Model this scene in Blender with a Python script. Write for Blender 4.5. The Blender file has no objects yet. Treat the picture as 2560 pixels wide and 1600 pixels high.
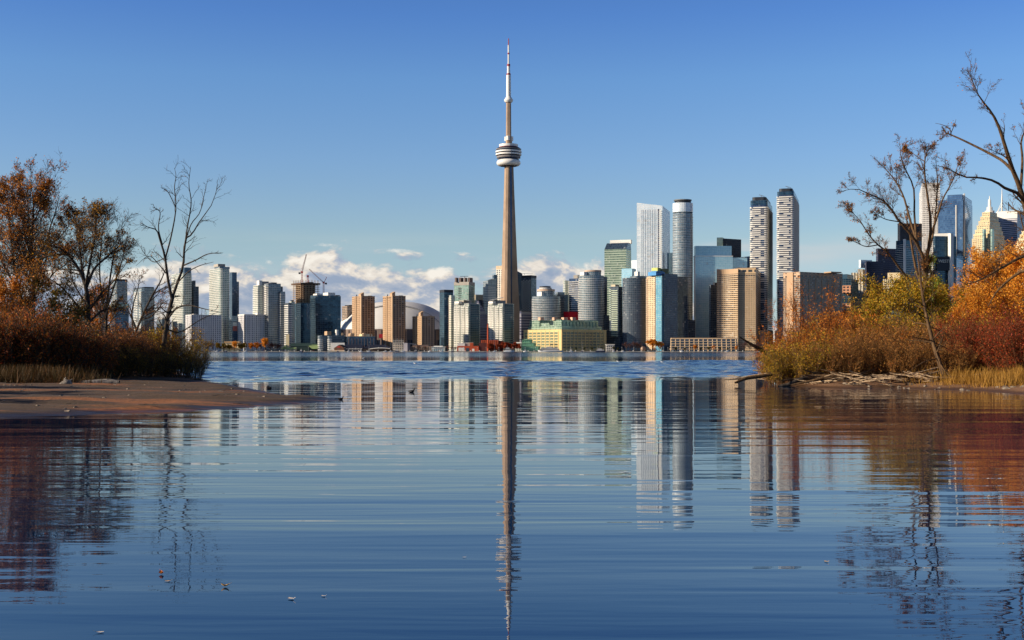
import bpy, math, random
import numpy as np
from mathutils import Vector
random.seed(11)
rng = np.random.default_rng(11)
SC = bpy.context.scene
COL = SC.collection
R = math.radians

# ---------------------------------------------------------------- camera
F, CX, HY, CH = 3200.0, 1280.0, 877.0, 1.7      # focal length / principal point in photo pixels, eye height
cam = bpy.data.cameras.new("camera")
cam.sensor_width = 36.0
cam.lens = 36.0 * F / 2560.0
cam.shift_y = (HY - 800.0) / 2560.0
cam.clip_start = 0.1
cam.clip_end = 60000
camo = bpy.data.objects.new("camera", cam)
COL.objects.link(camo)
camo.location = (0, 0, CH)
camo.rotation_euler = (R(90), 0, 0)
SC.camera = camo
vs = SC.view_settings
vs.view_transform = 'Standard'; vs.look = 'None'; vs.gamma = 1; vs.exposure = 0.4
SC.cycles.max_bounces = 6
SC.cycles.caustics_reflective = False
SC.cycles.caustics_refractive = False
SC.cycles.transparent_max_bounces = 12
SC.cycles.sample_clamp_indirect = 6

# ---------------------------------------------------------------- sun
SUN_AZ = 76.0      # degrees to the left of straight behind the camera
SUN_EL = 20.0
sdir = Vector((-math.sin(R(SUN_AZ)) * math.cos(R(SUN_EL)), -math.cos(R(SUN_AZ)) * math.cos(R(SUN_EL)), math.sin(R(SUN_EL))))
sl = bpy.data.lights.new("sun", 'SUN')
sl.energy = 5.0; sl.angle = R(0.5); sl.color = (1.0, 0.86, 0.68)
so = bpy.data.objects.new("sun", sl); COL.objects.link(so)
so.rotation_euler = (-sdir).to_track_quat('-Z', 'Y').to_euler()

def lin(c):
    return tuple((x / 255 / 12.92 if x / 255 <= .04045 else ((x / 255 + .055) / 1.055) ** 2.4) for x in c)
def col4(c): return (*lin(c), 1.0)

class NT:
    """small node-tree helper"""
    def __init__(s, tree): s.t = tree; s.t.nodes.clear()
    def n(s, typ, **k):
        nd = s.t.nodes.new(typ)
        for a, b in k.items(): setattr(nd, a, b)
        return nd
    def put(s, sock, v):
        if v is None: return
        if hasattr(v, 'is_output') or isinstance(v, bpy.types.NodeSocket): s.t.links.new(v, sock)
        else: sock.default_value = v
    def m(s, op, a, b=None, c=None, clamp=False):
        nd = s.n('ShaderNodeMath', operation=op, use_clamp=clamp)
        s.put(nd.inputs[0], a); s.put(nd.inputs[1], b)
        if c is not None: s.put(nd.inputs[2], c)
        return nd.outputs[0]
    def vm(s, op, a, b=None):
        nd = s.n('ShaderNodeVectorMath', operation=op)
        s.put(nd.inputs[0], a); s.put(nd.inputs[1], b)
        return nd.outputs[0]
    def xyz(s, x, y, z=0.0):
        nd = s.n('ShaderNodeCombineXYZ')
        for i, v in enumerate((x, y, z)): s.put(nd.inputs[i], v)
        return nd.outputs[0]
    def sep(s, v):
        nd = s.n('ShaderNodeSeparateXYZ'); s.put(nd.inputs[0], v); return nd.outputs
    def mix(s, f, a, b, kind='RGBA', blend='MIX'):
        nd = s.n('ShaderNodeMix', data_type=kind)
        if kind == 'RGBA':
            nd.blend_type = blend
            s.put(nd.inputs[0], f); s.put(nd.inputs[6], a); s.put(nd.inputs[7], b); return nd.outputs[2]
        s.put(nd.inputs[0], f); s.put(nd.inputs[2], a); s.put(nd.inputs[3], b); return nd.outputs[0]
    def noise(s, vec, scale, detail=3, rough=.5, dist=0, dim='3D'):
        nd = s.n('ShaderNodeTexNoise', noise_dimensions=dim)
        s.put(nd.inputs['Vector'], vec); nd.inputs['Scale'].default_value = scale
        nd.inputs['Detail'].default_value = detail; nd.inputs['Roughness'].default_value = rough
        nd.inputs['Distortion'].default_value = dist
        return nd.outputs['Fac']
    def ss(s, x, a, b):
        nd = s.n('ShaderNodeMapRange', interpolation_type='SMOOTHSTEP')
        s.put(nd.inputs[0], x); s.put(nd.inputs[1], a); s.put(nd.inputs[2], b); return nd.outputs[0]
    def ramp(s, f, stops):
        nd = s.n('ShaderNodeValToRGB'); s.put(nd.inputs[0], f)
        e = nd.color_ramp.elements
        while len(e) < len(stops): e.new(.5)
        for i, (p, c) in enumerate(stops): e[i].position = p; e[i].color = c
        return nd.outputs[0]

# ---------------------------------------------------------------- sky with a low bank of clouds over the far shore
world = bpy.data.worlds.new("World"); SC.world = world; world.use_nodes = True
w = NT(world.node_tree)
sky = w.n('ShaderNodeTexSky', sky_type='NISHITA')
sky.sun_disc = False
sky.sun_elevation = R(SUN_EL)
sky.sun_rotation = math.atan2(sdir.x, sdir.y)
sky.altitude = 100; sky.air_density = 0.5; sky.dust_density = 0.3; sky.ozone_density = 2.0
bg = w.n('ShaderNodeBackground'); bg.inputs[1].default_value = 0.076
tc = w.n('ShaderNodeTexCoord')
dx, dy, dz = w.sep(tc.outputs['Generated'])
u = w.m('ARCTAN2', dx, dy)
v = w.m('DIVIDE', dz, w.m('SQRT', w.m('ADD', w.m('MULTIPLY', dx, dx), w.m('ADD', w.m('MULTIPLY', dy, dy), 1e-6))))
# clear polar-blue air: sky colours graded by elevation, the unseen top darkened to cut fill light
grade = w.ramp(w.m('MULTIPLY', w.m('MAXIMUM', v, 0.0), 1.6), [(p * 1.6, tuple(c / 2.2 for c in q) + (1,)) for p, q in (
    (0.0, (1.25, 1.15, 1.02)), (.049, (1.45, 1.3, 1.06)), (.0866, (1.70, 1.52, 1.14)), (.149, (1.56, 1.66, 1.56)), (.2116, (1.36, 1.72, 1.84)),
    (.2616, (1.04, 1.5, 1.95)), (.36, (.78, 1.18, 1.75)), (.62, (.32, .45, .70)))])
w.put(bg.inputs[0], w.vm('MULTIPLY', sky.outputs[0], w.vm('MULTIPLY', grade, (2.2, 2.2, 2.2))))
def cloud_noise(du, dv, sc, detail):
    return w.noise(w.xyz(w.m('MULTIPLY', w.m('ADD', u, du), 1.0), w.m('MULTIPLY', w.m('ADD', v, dv), 1.9), 3.7), sc, detail, .56, .25)
n0 = cloud_noise(0, 0, 21, 8)
n1 = cloud_noise(-.005, .006, 21, 5)
# height of the bank's top along the horizon
tcv = w.n('ShaderNodeFloatCurve'); w.put(tcv.inputs[1], w.m('ADD', w.m('MULTIPLY', u, 1.25), .5))
cm = tcv.mapping.curves[0]
def upx(px): return math.atan((px - CX) / F) * 1.25 + .5
def vpy(py): return (HY - py) / F
ctop = [(-3000, 690), (0, 680), (280, 655), (360, 632), (450, 630), (560, 640), (640, 640), (760, 615), (880, 608), (1000, 636), (1130, 640), (1200, 645),
        (1290, 648), (1380, 635), (1500, 630), (1620, 690), (1800, 740), (1960, 760), (2200, 740), (2560, 730)]
pts = [(max(0, min(1, upx(a))), vpy(b) / .2) for a, b in ctop]
cm.points[0].location = (0, pts[0][1]); cm.points[1].location = (1, pts[-1][1])
for p in pts[1:-1]: cm.points.new(*p)
tcv.mapping.update()
vtop = w.m('MULTIPLY', tcv.outputs[0], .2)
below = w.m('SUBTRACT', vtop, v)                                    # >0 under the top line
dens = w.m('ADD', n0, w.m('MULTIPLY', w.m('MINIMUM', below, .03), 8.5))
dens = w.m('SUBTRACT', dens, w.m('MULTIPLY', w.ss(below, .03, .085), .16))
dens = w.m('SUBTRACT', dens, w.m('MULTIPLY', w.ss(below, .0, -.016), .3))
mask = w.ss(dens, .505, .64)
mask = w.m('MULTIPLY', mask, w.ss(v, .0, .012))
# thin streaks to the right
st = w.noise(w.xyz(w.m('MULTIPLY', u, 2.2), w.m('MULTIPLY', v, 16), 1.3), 3.0, 5, .55, .2)
stm = w.m('MULTIPLY', w.ss(st, .44, .68), w.m('MULTIPLY', w.ss(v, .035, .055), w.m('SUBTRACT', 1.0, w.ss(v, .075, .098))))
stm = w.m('MULTIPLY', stm, w.m('ADD', .2, w.m('MULTIPLY', w.ss(u, .10, .2), .95)))
sv = w.m('DIVIDE', w.m('SUBTRACT', v, w.m('ADD', .074, w.m('MULTIPLY', w.m('SUBTRACT', u, .24), .12))), .009)
s2 = w.m('MULTIPLY', w.m('EXPONENT', w.m('MULTIPLY', w.m('MULTIPLY', sv, sv), -1.0)), w.m('MULTIPLY', w.ss(u, .15, .23), w.m('ADD', .25, w.m('MULTIPLY', w.ss(st, .3, .65), .6))))
stm = w.m('MAXIMUM', stm, s2)
lit = w.m('ADD', .36, w.m('MULTIPLY', w.m('SUBTRACT', n0, n1), 4.2), clamp=True)
lit = w.m('MULTIPLY', lit, w.m('SUBTRACT', 1.0, w.m('MULTIPLY', w.ss(below, .01, .06), .45)))
ccol = w.ramp(lit, [(0.0, col4((150, 165, 190))), (.30, col4((176, 183, 198))), (.55, col4((232, 222, 210))), (.85, col4((252, 244, 232)))])
bgc = w.n('ShaderNodeBackground'); w.put(bgc.inputs[0], ccol); bgc.inputs[1].default_value = 0.76
bgs = w.n('ShaderNodeBackground'); bgs.inputs[0].default_value = col4((205, 212, 216)); bgs.inputs[1].default_value = 0.72
ms = w.n('ShaderNodeMixShader'); w.put(ms.inputs[0], stm); w.put(ms.inputs[1], bg.outputs[0]); w.put(ms.inputs[2], bgs.outputs[0])
mx = w.n('ShaderNodeMixShader'); w.put(mx.inputs[0], w.m('MULTIPLY', mask, .93)); w.put(mx.inputs[1], ms.outputs[0]); w.put(mx.inputs[2], bgc.outputs[0])
wo = w.n('ShaderNodeOutputWorld'); w.put(wo.inputs[0], mx.outputs[0])

# ---------------------------------------------------------------- mesh helpers
def X(px, Y): return (px - CX) / F * Y
def Z(py, Y): return CH + (HY - py) / F * Y

class MB:
    """collects faces in world space; build() links them as ONE mesh object"""
    def __init__(s): s.v = []; s.f = []; s.uv = []; s.m = []
    def face(s, pts, uv=None, m=0):
        i = len(s.v); s.v.extend(tuple(p) for p in pts); s.f.append(tuple(range(i, i + len(pts))))
        s.uv.extend(uv if uv else [(0, 0)] * len(pts)); s.m.append(m)
    def prism(s, foot, z0, z1, m=0, mt=1, bottom=False, foot1=None):
        """walls with UVs in metres (perimeter, height); z1 may be a list with one height per corner"""
        n = len(foot); zt = z1 if isinstance(z1, (list, tuple)) else [z1] * n
        top = foot1 or foot; uu = 0
        for i in range(n):
            a, b = foot[i], foot[(i + 1) % n]; ta, tb = top[i], top[(i + 1) % n]
            L = math.hypot(b[0] - a[0], b[1] - a[1]); j = (i + 1) % n
            s.face([(a[0], a[1], z0), (b[0], b[1], z0), (tb[0], tb[1], zt[j]), (ta[0], ta[1], zt[i])],
                   [(uu, z0), (uu + L, z0), (uu + L, zt[j]), (uu, zt[i])], m)
            uu += L
        s.face([(top[i][0], top[i][1], zt[i]) for i in range(n)], [(p[0], p[1]) for p in top], mt)
        if bottom: s.face([(foot[i][0], foot[i][1], z0) for i in reversed(range(n))], None, mt)
    def box(s, x0, x1, y0, y1, z0, z1, m=0, mt=None):
        s.prism([(x0, y0), (x1, y0), (x1, y1), (x0, y1)], z0, z1, m, m if mt is None else mt, True)
    def bar(s, a, b, r, m=0, n=4, r1=None):
        a = Vector(a); b = Vector(b); d = (b - a).normalized()
        q = d.cross(Vector((0, 0, 1)) if abs(d.z) < .9 else Vector((1, 0, 0))).normalized(); t = d.cross(q)
        r1 = r if r1 is None else r1
        ca = [a + (q * math.cos(k * 2 * math.pi / n + .785) + t * math.sin(k * 2 * math.pi / n + .785)) * r for k in range(n)]
        cb = [b + (q * math.cos(k * 2 * math.pi / n + .785) + t * math.sin(k * 2 * math.pi / n + .785)) * r1 for k in range(n)]
        for k in range(n): s.face([ca[k], cb[k], cb[(k + 1) % n], ca[(k + 1) % n]], None, m)
        s.face(ca, None, m); s.face(cb[::-1], None, m)
    def lathe(s, c, prof, n=32, m=0):
        for (r0, z0), (r1, z1) in zip(prof, prof[1:]):
            for k in range(n):
                a, b = 2 * math.pi * k / n, 2 * math.pi * (k + 1) / n
                p = [(c[0] + r0 * math.cos(a), c[1] + r0 * math.sin(a), z0), (c[0] + r0 * math.cos(b), c[1] + r0 * math.sin(b), z0),
                     (c[0] + r1 * math.cos(b), c[1] + r1 * math.sin(b), z1), (c[0] + r1 * math.cos(a), c[1] + r1 * math.sin(a), z1)]
                if r0 < 1e-6: p = [p[0], p[2], p[3]]
                elif r1 < 1e-6: p = p[:3]
                s.face(p, [(0, 0)] * len(p), m)
    def build(s, name, mats, parent=None, smooth=False, weld=False):
        me = bpy.data.meshes.new(name)
        o0 = parent_loc(parent)
        me.from_pydata([(x - o0[0], y - o0[1], z - o0[2]) for x, y, z in s.v], [], s.f)
        uvl = me.uv_layers.new(name='UV'); uvl.data.foreach_set('uv', np.array(s.uv, dtype=np.float32).ravel())
        mats = mats if isinstance(mats, (list, tuple)) else [mats]
        for mm in mats: me.materials.append(mm)
        k = len(mats) - 1
        me.polygons.foreach_set('material_index', np.minimum(np.array(s.m, dtype=np.int32), k))
        if smooth or weld:
            import bmesh
            bm = bmesh.new(); bm.from_mesh(me); bmesh.ops.remove_doubles(bm, verts=bm.verts, dist=1e-4); bm.to_mesh(me); bm.free()
        if smooth: me.polygons.foreach_set('use_smooth', np.ones(len(me.polygons), dtype=bool))
        me.update()
        o = bpy.data.objects.new(name, me); COL.objects.link(o)
        if parent: o.parent = parent
        return o
LOC = {}
def parent_loc(p):
    if p is None: return (0, 0, 0)
    l = [0, 0, 0]
    while p is not None:
        for i in range(3): l[i] += p.location[i]
        p = p.parent
    return l
def tag(o, label=None, cat=None, group=None, kind=None):
    if label: o['label'] = label
    if cat: o['category'] = cat
    if group: o['group'] = group
    if kind: o['kind'] = kind
    return o
def thing(name, label, cat, loc, group=None):
    o = bpy.data.objects.new(name, None); COL.objects.link(o); o.location = loc
    o.empty_display_size = .5
    return tag(o, label, cat, group)
def copy_tree(o, parent=None):
    c = o.copy(); COL.objects.link(c)
    if parent: c.parent = parent
    for ch in list(o.children): copy_tree(ch, c)
    return c
def recentre(o, base):
    """put the origin of a one-mesh thing at its base"""
    b = Vector(base); o.data.transform(__import__('mathutils').Matrix.Translation(-b)); o.location = b
    return o

# ---------------------------------------------------------------- materials
MATS = {}
def mat(name, c, rough=.7, metal=0.0, var=.18, scale=.05, spec=.3, bump=0):
    """plain surface with a little procedural tone variation"""
    if name in MATS: return MATS[name]
    m = bpy.data.materials.new(name); m.use_nodes = True; t = NT(m.node_tree)
    out = t.n('ShaderNodeOutputMaterial'); p = t.n('ShaderNodeBsdfPrincipled'); t.put(out.inputs[0], p.outputs[0])
    tcx = t.n('ShaderNodeTexCoord')
    nz = t.noise(tcx.outputs['Object'], scale, 4, .6)
    l = lin(c)
    a = tuple(x * (1 - var) for x in l) + (1,); b = tuple(min(1, x * (1 + var)) for x in l) + (1,)
    t.put(p.inputs['Base Color'], t.mix(t.ss(nz, .3, .7), a, b))
    p.inputs['Roughness'].default_value = rough; p.inputs['Metallic'].default_value = metal
    p.inputs['Specular IOR Level'].default_value = spec
    if bump:
        bn = t.n('ShaderNodeBump'); bn.inputs['Distance'].default_value = bump; bn.inputs['Strength'].default_value = 1
        t.put(bn.inputs['Height'], t.noise(tcx.outputs['Object'], scale * 5, 4, .6)); t.put(p.inputs['Normal'], bn.outputs[0])
    MATS[name] = m
    return m

def facade(name, wall, g1, g2, wu, wv, fu, fv, metal=.55, rough=.12, wrough=.6, tint=.5, vband=None, seed=0):
    """wall grid of windows from UVs in metres: cell wu x wv, frame fractions fu / fv, every pane its own tone"""
    if name in MATS: return MATS[name]
    m = bpy.data.materials.new(name); m.use_nodes = True; t = NT(m.node_tree)
    out = t.n('ShaderNodeOutputMaterial'); p = t.n('ShaderNodeBsdfPrincipled'); t.put(out.inputs[0], p.outputs[0])
    uvn = t.n('ShaderNodeUVMap'); uvn.uv_map = 'UV'
    a, b, _ = t.sep(uvn.outputs[0])
    cu = t.m('DIVIDE', a, wu); cv = t.m('DIVIDE', b, wv)
    iu = t.m('FLOOR', cu); iv = t.m('FLOOR', cv)
    def inside(c, f):
        d = t.m('ABSOLUTE', t.m('SUBTRACT', t.m('FRACT', c), .5))
        return t.m('LESS_THAN', d, .5 - f / 2)
    win = inside(cv, fv)
    if fu > 0: win = t.m('MULTIPLY', win, inside(cu, fu))
    if vband:                                     # solid piers every n cells
        n, k = vband
        q = t.m('FRACT', t.m('DIVIDE', t.m('ADD', iu, .5), n))
        win = t.m('MULTIPLY', win, t.m('GREATER_THAN', q, k / n))
    wn = t.n('ShaderNodeTexWhiteNoise', noise_dimensions='3D'); t.put(wn.inputs['Vector'], t.xyz(iu, iv, float(seed)))
    r = wn.outputs['Value']
    big = t.noise(t.xyz(t.m('MULTIPLY', a, .05), t.m('MULTIPLY', b, .03), float(seed)), 1.0, 3, .6)
    f = t.m('ADD', t.m('MULTIPLY', r, .65), t.m('MULTIPLY', t.m('SUBTRACT', big, .32), 1.0), clamp=True)
    gcol = t.mix(f, col4(g1), col4(g2))
    curtain = t.m('GREATER_THAN', r, 1 - .10 * tint)       # some panes show pale blinds
    gcol = t.mix(t.m('MULTIPLY', curtain, .5), gcol, col4((170, 170, 164)))
    wl = lin(wall)
    wcol = t.mix(t.ss(big, .3, .7), tuple(x * .86 for x in wl) + (1,), tuple(min(1, x * 1.1) for x in wl) + (1,))
    t.put(p.inputs['Base Color'], t.mix(win, wcol, gcol))
    t.put(p.inputs['Metallic'], t.m('MULTIPLY', t.m('MULTIPLY', win, metal), t.m('SUBTRACT', 1.0, t.m('MULTIPLY', curtain, .6))))
    t.put(p.inputs['Roughness'], t.mix(win, wrough, t.m('ADD', rough, t.m('MULTIPLY', r, .08)), 'FLOAT'))
    p.inputs['Specular IOR Level'].default_value = .4
    bn = t.n('ShaderNodeBump'); bn.inputs['Distance'].default_value = .25; bn.inputs['Strength'].default_value = .6; bn.invert = True
    t.put(bn.inputs['Height'], win); t.put(p.inputs['Normal'], bn.outputs[0])
    MATS[name] = m
    return m
# ---------------------------------------------------------------- water
def water_material():
    m = bpy.data.materials.new('lake_water'); m.use_nodes = True; t = NT(m.node_tree)
    out = t.n('ShaderNodeOutputMaterial'); p = t.n('ShaderNodeBsdfPrincipled'); t.put(out.inputs[0], p.outputs[0])
    g = t.n('ShaderNodeNewGeometry'); pos = g.outputs['Position']
    x, y, _ = t.sep(pos)
    p.inputs['Base Color'].default_value = (.0008, .018, .058, 1)
    p.inputs['IOR'].default_value = 1.333; p.inputs['Specular Tint'].default_value = (.60, .90, 1, 1)
    # a wind-ruffled belt across the bay, calm in the lee of the island and under the far quay
    edge = t.m('MULTIPLY', t.m('SUBTRACT', t.noise(t.xyz(t.m('MULTIPLY', x, .02), t.m('MULTIPLY', y, .05), 0), 1.0, 3, .5), .5), 36)
    yy = t.m('ADD', y, edge)
    ruff = t.m('MULTIPLY', t.ss(yy, 66, 120), t.m('SUBTRACT', 1.0, t.ss(yy, 185, 240)))
    streak = t.noise(t.xyz(t.m('MULTIPLY', x, .012), t.m('MULTIPLY', y, .05), 5), 1.0, 4, .6)
    ruff = t.m('MULTIPLY', ruff, t.m('ADD', .55, t.m('MULTIPLY', t.ss(streak, .35, .65), .45)))
    far = t.ss(y, 150, 500)
    # low swell with long crests, finer ripples, cat's-paw wrinkles
    def waves(sx, sy, sc, det, dist, off, rough=.5): return t.noise(t.xyz(t.m('MULTIPLY', x, sx), t.m('MULTIPLY', y, sy), off), sc, det, rough, dist)
    big = waves(.10, .55, 1.0, 2, .3, 1.0, .35)
    mid = waves(.16, 1.45, 1.0, 2, .35, 4.0, .45)
    fine = waves(1.1, 5.5, 1.0, 2, .4, 9.0)
    calm = t.m('ADD', .55, t.m('MULTIPLY', t.ss(waves(.04, .12, 1.0, 2, 0, 21.0), .38, .62), .6))
    near = t.m('MULTIPLY', t.m('SUBTRACT', 1.0, t.ss(y, 20, 60)), 1.0)
    h = t.m('ADD', t.m('MULTIPLY', big, .022), t.m('MULTIPLY', t.m('MULTIPLY', mid, .0125), calm))
    h = t.m('ADD', h, t.m('MULTIPLY', t.m('MULTIPLY', fine, .0013), near))
    h = t.m('MULTIPLY', h, t.m('SUBTRACT', 1.0, t.m('MULTIPLY', far, .93)))
    chop = t.m('ADD', waves(.9, 2.4, 1.0, 3, .3, 13.0, .6), t.m('MULTIPLY', waves(3.0, 5.0, 1.0, 2, .2, 14.0, .6), .35))
    h = t.m('ADD', h, t.m('MULTIPLY', t.m('MULTIPLY', chop, ruff), .03))
    bn = t.n('ShaderNodeBump'); bn.inputs['Distance'].default_value = 1.0; bn.inputs['Strength'].default_value = 1.0
    t.put(bn.inputs['Height'], h); t.put(p.inputs['Normal'], bn.outputs[0])
    ro = t.m('ADD', .006, t.m('MULTIPLY', ruff, .10))
    ro = t.m('ADD', ro, t.m('MULTIPLY', t.ss(y, 38, 75), .015))
    ro = t.m('ADD', ro, t.m('MULTIPLY', far, .12))
    t.put(p.inputs['Roughness'], ro)
    return m
SHORE = 1850.0
def vnoise(x, y, s, seed):
    """smooth value noise for arrays"""
    x = np.asarray(x) / s; y = np.asarray(y) / s
    xi = np.floor(x).astype(int); yi = np.floor(y).astype(int); fx = x - xi; fy = y - yi
    fx = fx * fx * (3 - 2 * fx); fy = fy * fy * (3 - 2 * fy)
    def hsh(a, b):
        q = (a * 374761393 + b * 668265263 + seed * 974711) & 0x7fffffff
        q = ((q ^ (q >> 13)) * 1274126177) & 0x7fffffff
        return ((q ^ (q >> 16)) & 0xffff) / 65535.0
    return (hsh(xi, yi) * (1 - fx) + hsh(xi + 1, yi) * fx) * (1 - fy) + (hsh(xi, yi + 1) * (1 - fx) + hsh(xi + 1, yi + 1) * fx) * fy
def build_water():
    """one sheet: flat near and far, with a belt of small wind waves modelled as geometry across the bay"""
    x0, x1, y0, y1, st = -116.0, 116.0, 58.0, 262.0, .42
    xs = np.arange(x0, x1 + st / 2, st); yv = np.arange(y0, y1 + st / 2, st); gx, gy = np.meshgrid(xs, yv)
    r = np.random.default_rng(5); h = np.zeros_like(gx)
    for k in range(34):
        lam = r.uniform(1.25, 2.9); a = r.normal(math.pi / 2 + .25, .55); kx, ky = math.cos(a) * 2 * math.pi / lam, math.sin(a) * 2 * math.pi / lam
        h += lam * r.uniform(.5, 1) * np.sin(kx * gx + ky * gy + r.uniform(0, 6.28) + 1.3 * vnoise(gx, gy, 9, 40 + k))
    h /= h.std()
    edge = (vnoise(gx, gy * 2.2, 34, 2) - .5) * 36 + (vnoise(gx, gy * 2, 8, 3) - .5) * 8 + (vnoise(gx, gy * .2, 17, 12) - .5) * 44
    yy = gy + edge
    sm = lambda t: np.clip(t, 0, 1) ** 2 * (3 - 2 * np.clip(t, 0, 1))
    env = sm((yy - 60) / 62) ** 1.5 * (1 - sm((yy - 186) / 50)) * (.6 + .4 * sm((vnoise(gx, gy * 3, 40, 9) - .25) / .4))
    env *= sm((gy - y0 - 1) / 6) * (1 - sm((gy - y1 + 14) / 10)) * sm((gx - x0) / 6) * (1 - sm((gx - x1 + 6) / 6))
    z = h * .058 * env
    V = np.stack([gx, gy, z], -1).reshape(-1, 3); nx, ny = len(xs), len(yv)
    i = (np.arange(ny - 1)[:, None] * nx + np.arange(nx - 1)[None]).ravel(); Qd = np.stack([i, i + 1, i + nx + 1, i + nx], -1)
    E = [(-9000, 9000, -12000, -200), (-9000, 9000, -200, 20), (-9000, 9000, 20, 58), (-9000, x0, y0, y1), (x1, 9000, y0, y1), (-9000, 9000, y1, 500), (-9000, 9000, 500, SHORE + 6)]
    ev, eq = [], []
    for a, b, c, d in E: eq.append([len(ev) + q for q in range(4)]); ev += [(a, c, 0), (b, c, 0), (b, d, 0), (a, d, 0)]
    o = quads_obj('water', np.concatenate([V, np.array(ev, float)]), np.concatenate([Qd, np.array(eq) + len(V)]), water_material(), None, True)
    tag(o, 'calm blue lake water mirroring the skyline', 'water', kind='structure')

# ---------------------------------------------------------------- city ground, quay
qb = MB()
qb.box(-2600, 2600, SHORE, SHORE + 22, -2, 1.1, 0, 1)
o = qb.build('quay', [mat('quay_wall', (150, 145, 135), .8, var=.3, scale=.1), mat('quay_top', (190, 178, 160), .8, var=.25, scale=.08)])
tag(o, 'low concrete quay along the far shore of the lake', 'quay', kind='structure')
gb = MB()
gb.face([(-30000, SHORE + 22, .9), (30000, SHORE + 22, .9), (30000, 45000, .9), (-30000, 45000, .9)])
o = gb.build('ground', mat('city_ground', (88, 86, 84), .9, var=.3, scale=.02)); tag(o, 'flat grey city ground behind the quay', 'ground', kind='structure')

# ---------------------------------------------------------------- near land: sandy spit on the left, wooded bank on the right
def gpt(px, py):
    Y = CH * F / (py - HY); return (X(px, Y), Y)
spit = [gpt(*q) for q in [(-900, 1052), (-300, 1046), (0, 1041), (110, 1038), (200, 1037), (330, 1033), (420, 1029), (560, 1022), (660, 1016), (730, 1010), (790, 1007), (858, 1001.5),
        (830, 996), (770, 991.5), (706, 988), (682, 984), (664, 978), (620, 970), (575, 962), (545, 956), (520, 951), (502, 946), (478, 936), (450, 928)]] + [(-34, 130), (-60, 145), (-170, 150), (-170, 40)]
bank = [gpt(*q) for q in [(3100, 1020), (2700, 992), (2560, 984), (2480, 980), (2420, 974), (2330, 973), (2240, 969), (2120, 970), (2020, 967), (1965, 965), (1935, 958), (1950, 946), (1990, 936)]] + [(28, 105), (70, 125), (170, 130), (170, 45)]
def seg_dist(px_, py_, poly):
    d = np.full(px_.shape, 1e9); ins = np.zeros(px_.shape, bool); n = len(poly)
    for i in range(n):
        ax, ay = poly[i]; bx, by = poly[(i + 1) % n]
        ex, ey = bx - ax, by - ay; L = ex * ex + ey * ey + 1e-9
        tt = np.clip(((px_ - ax) * ex + (py_ - ay) * ey) / L, 0, 1)
        d = np.minimum(d, np.hypot(px_ - ax - tt * ex, py_ - ay - tt * ey))
        c = ((ay > py_) != (by > py_)) & (px_ < (bx - ax) * (py_ - ay) / (by - ay + 1e-12) + ax)
        ins ^= c
    return np.where(ins, d, -d)
def land_z(x, y, poly, side):
    x = np.asarray(x, float); y = np.asarray(y, float)
    d = seg_dist(x, y, poly)
    d = d + (vnoise(x, y, 2.5, 3) - .5) * .5 + (vnoise(x, y, .9, 4) - .5) * .22
    if side == 'l':
        z = np.where(d > 0, .16 * (1 - np.exp(-d / 3.2)) + .012 * np.minimum(d, 18), d * .12)
        z = z + np.clip(d, 0, 1) * ((vnoise(x * .22, y, .8, 5) - .5) * .15 + (vnoise(x * .6, y, .5, 6) - .5) * .07)
    else:
        z = np.where(d > 0, .30 * (1 - np.exp(-d / 2.2)) + .02 * np.minimum(d, 18), d * .15)
        z = z + np.clip(d, 0, 1) * ((vnoise(x * .5, y, .9, 7) - .5) * .12 + (vnoise(x, y, .4, 8) - .5) * .05)
    return z
def ground_material(name, dry, wet, leaf):
    m = bpy.data.materials.new(name); m.use_nodes = True; t = NT(m.node_tree)
    out = t.n('ShaderNodeOutputMaterial'); p = t.n('ShaderNodeBsdfPrincipled'); t.put(out.inputs[0], p.outputs[0])
    g = t.n('ShaderNodeNewGeometry'); x, y, z = t.sep(g.outputs['Position'])
    n1 = t.noise(t.xyz(t.m('MULTIPLY', x, .07), t.m('MULTIPLY', y, .8), z), 1.0, 6, .72)
    n2 = t.noise(g.outputs['Position'], 6.0, 4, .7)
    damp = t.ss(t.m('ADD', z, t.m('MULTIPLY', t.m('SUBTRACT', n1, .5), .14)), .015, .12)
    c = t.mix(damp, col4(wet), col4(dry))
    c = t.mix(t.m('MULTIPLY', t.ss(n1, .52, .64), .55), c, col4(leaf))  # leaf litter streaks; on the spit their orange also paints sunlit slivers
    c = t.mix(t.m('MULTIPLY', t.ss(n2, .35, .7), .5), c, tuple(q * .45 for q in lin(dry)) + (1,))
    t.put(p.inputs['Base Color'], c)
    t.put(p.inputs['Roughness'], t.mix(damp, .45, .95, 'FLOAT'))
    bn = t.n('ShaderNodeBump'); bn.inputs['Distance'].default_value = .03; t.put(bn.inputs['Height'], n2); t.put(p.inputs['Normal'], bn.outputs[0])
    return m
def grid_land(name, label, poly, side, x0, x1, y0, y1, st, m):
    xs = np.arange(x0, x1, st); yv = np.arange(y0, y1, st)
    gx, gy = np.meshgrid(xs, yv); gz = land_z(gx, gy, poly, side)
    V = np.stack([gx, gy, gz], -1).reshape(-1, 3); nx, ny = len(xs), len(yv)
    i = (np.arange(ny - 1)[:, None] * nx + np.arange(nx - 1)[None]).ravel()
    Q = np.stack([i, i + 1, i + nx + 1, i + nx], -1)
    keep = (gz.reshape(-1)[Q].max(1) > -.35); Q = Q[keep]
    o = quads_obj(name, V, Q, m, smooth=True)
    tag(o, label, 'ground', kind='structure')
    return o
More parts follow.
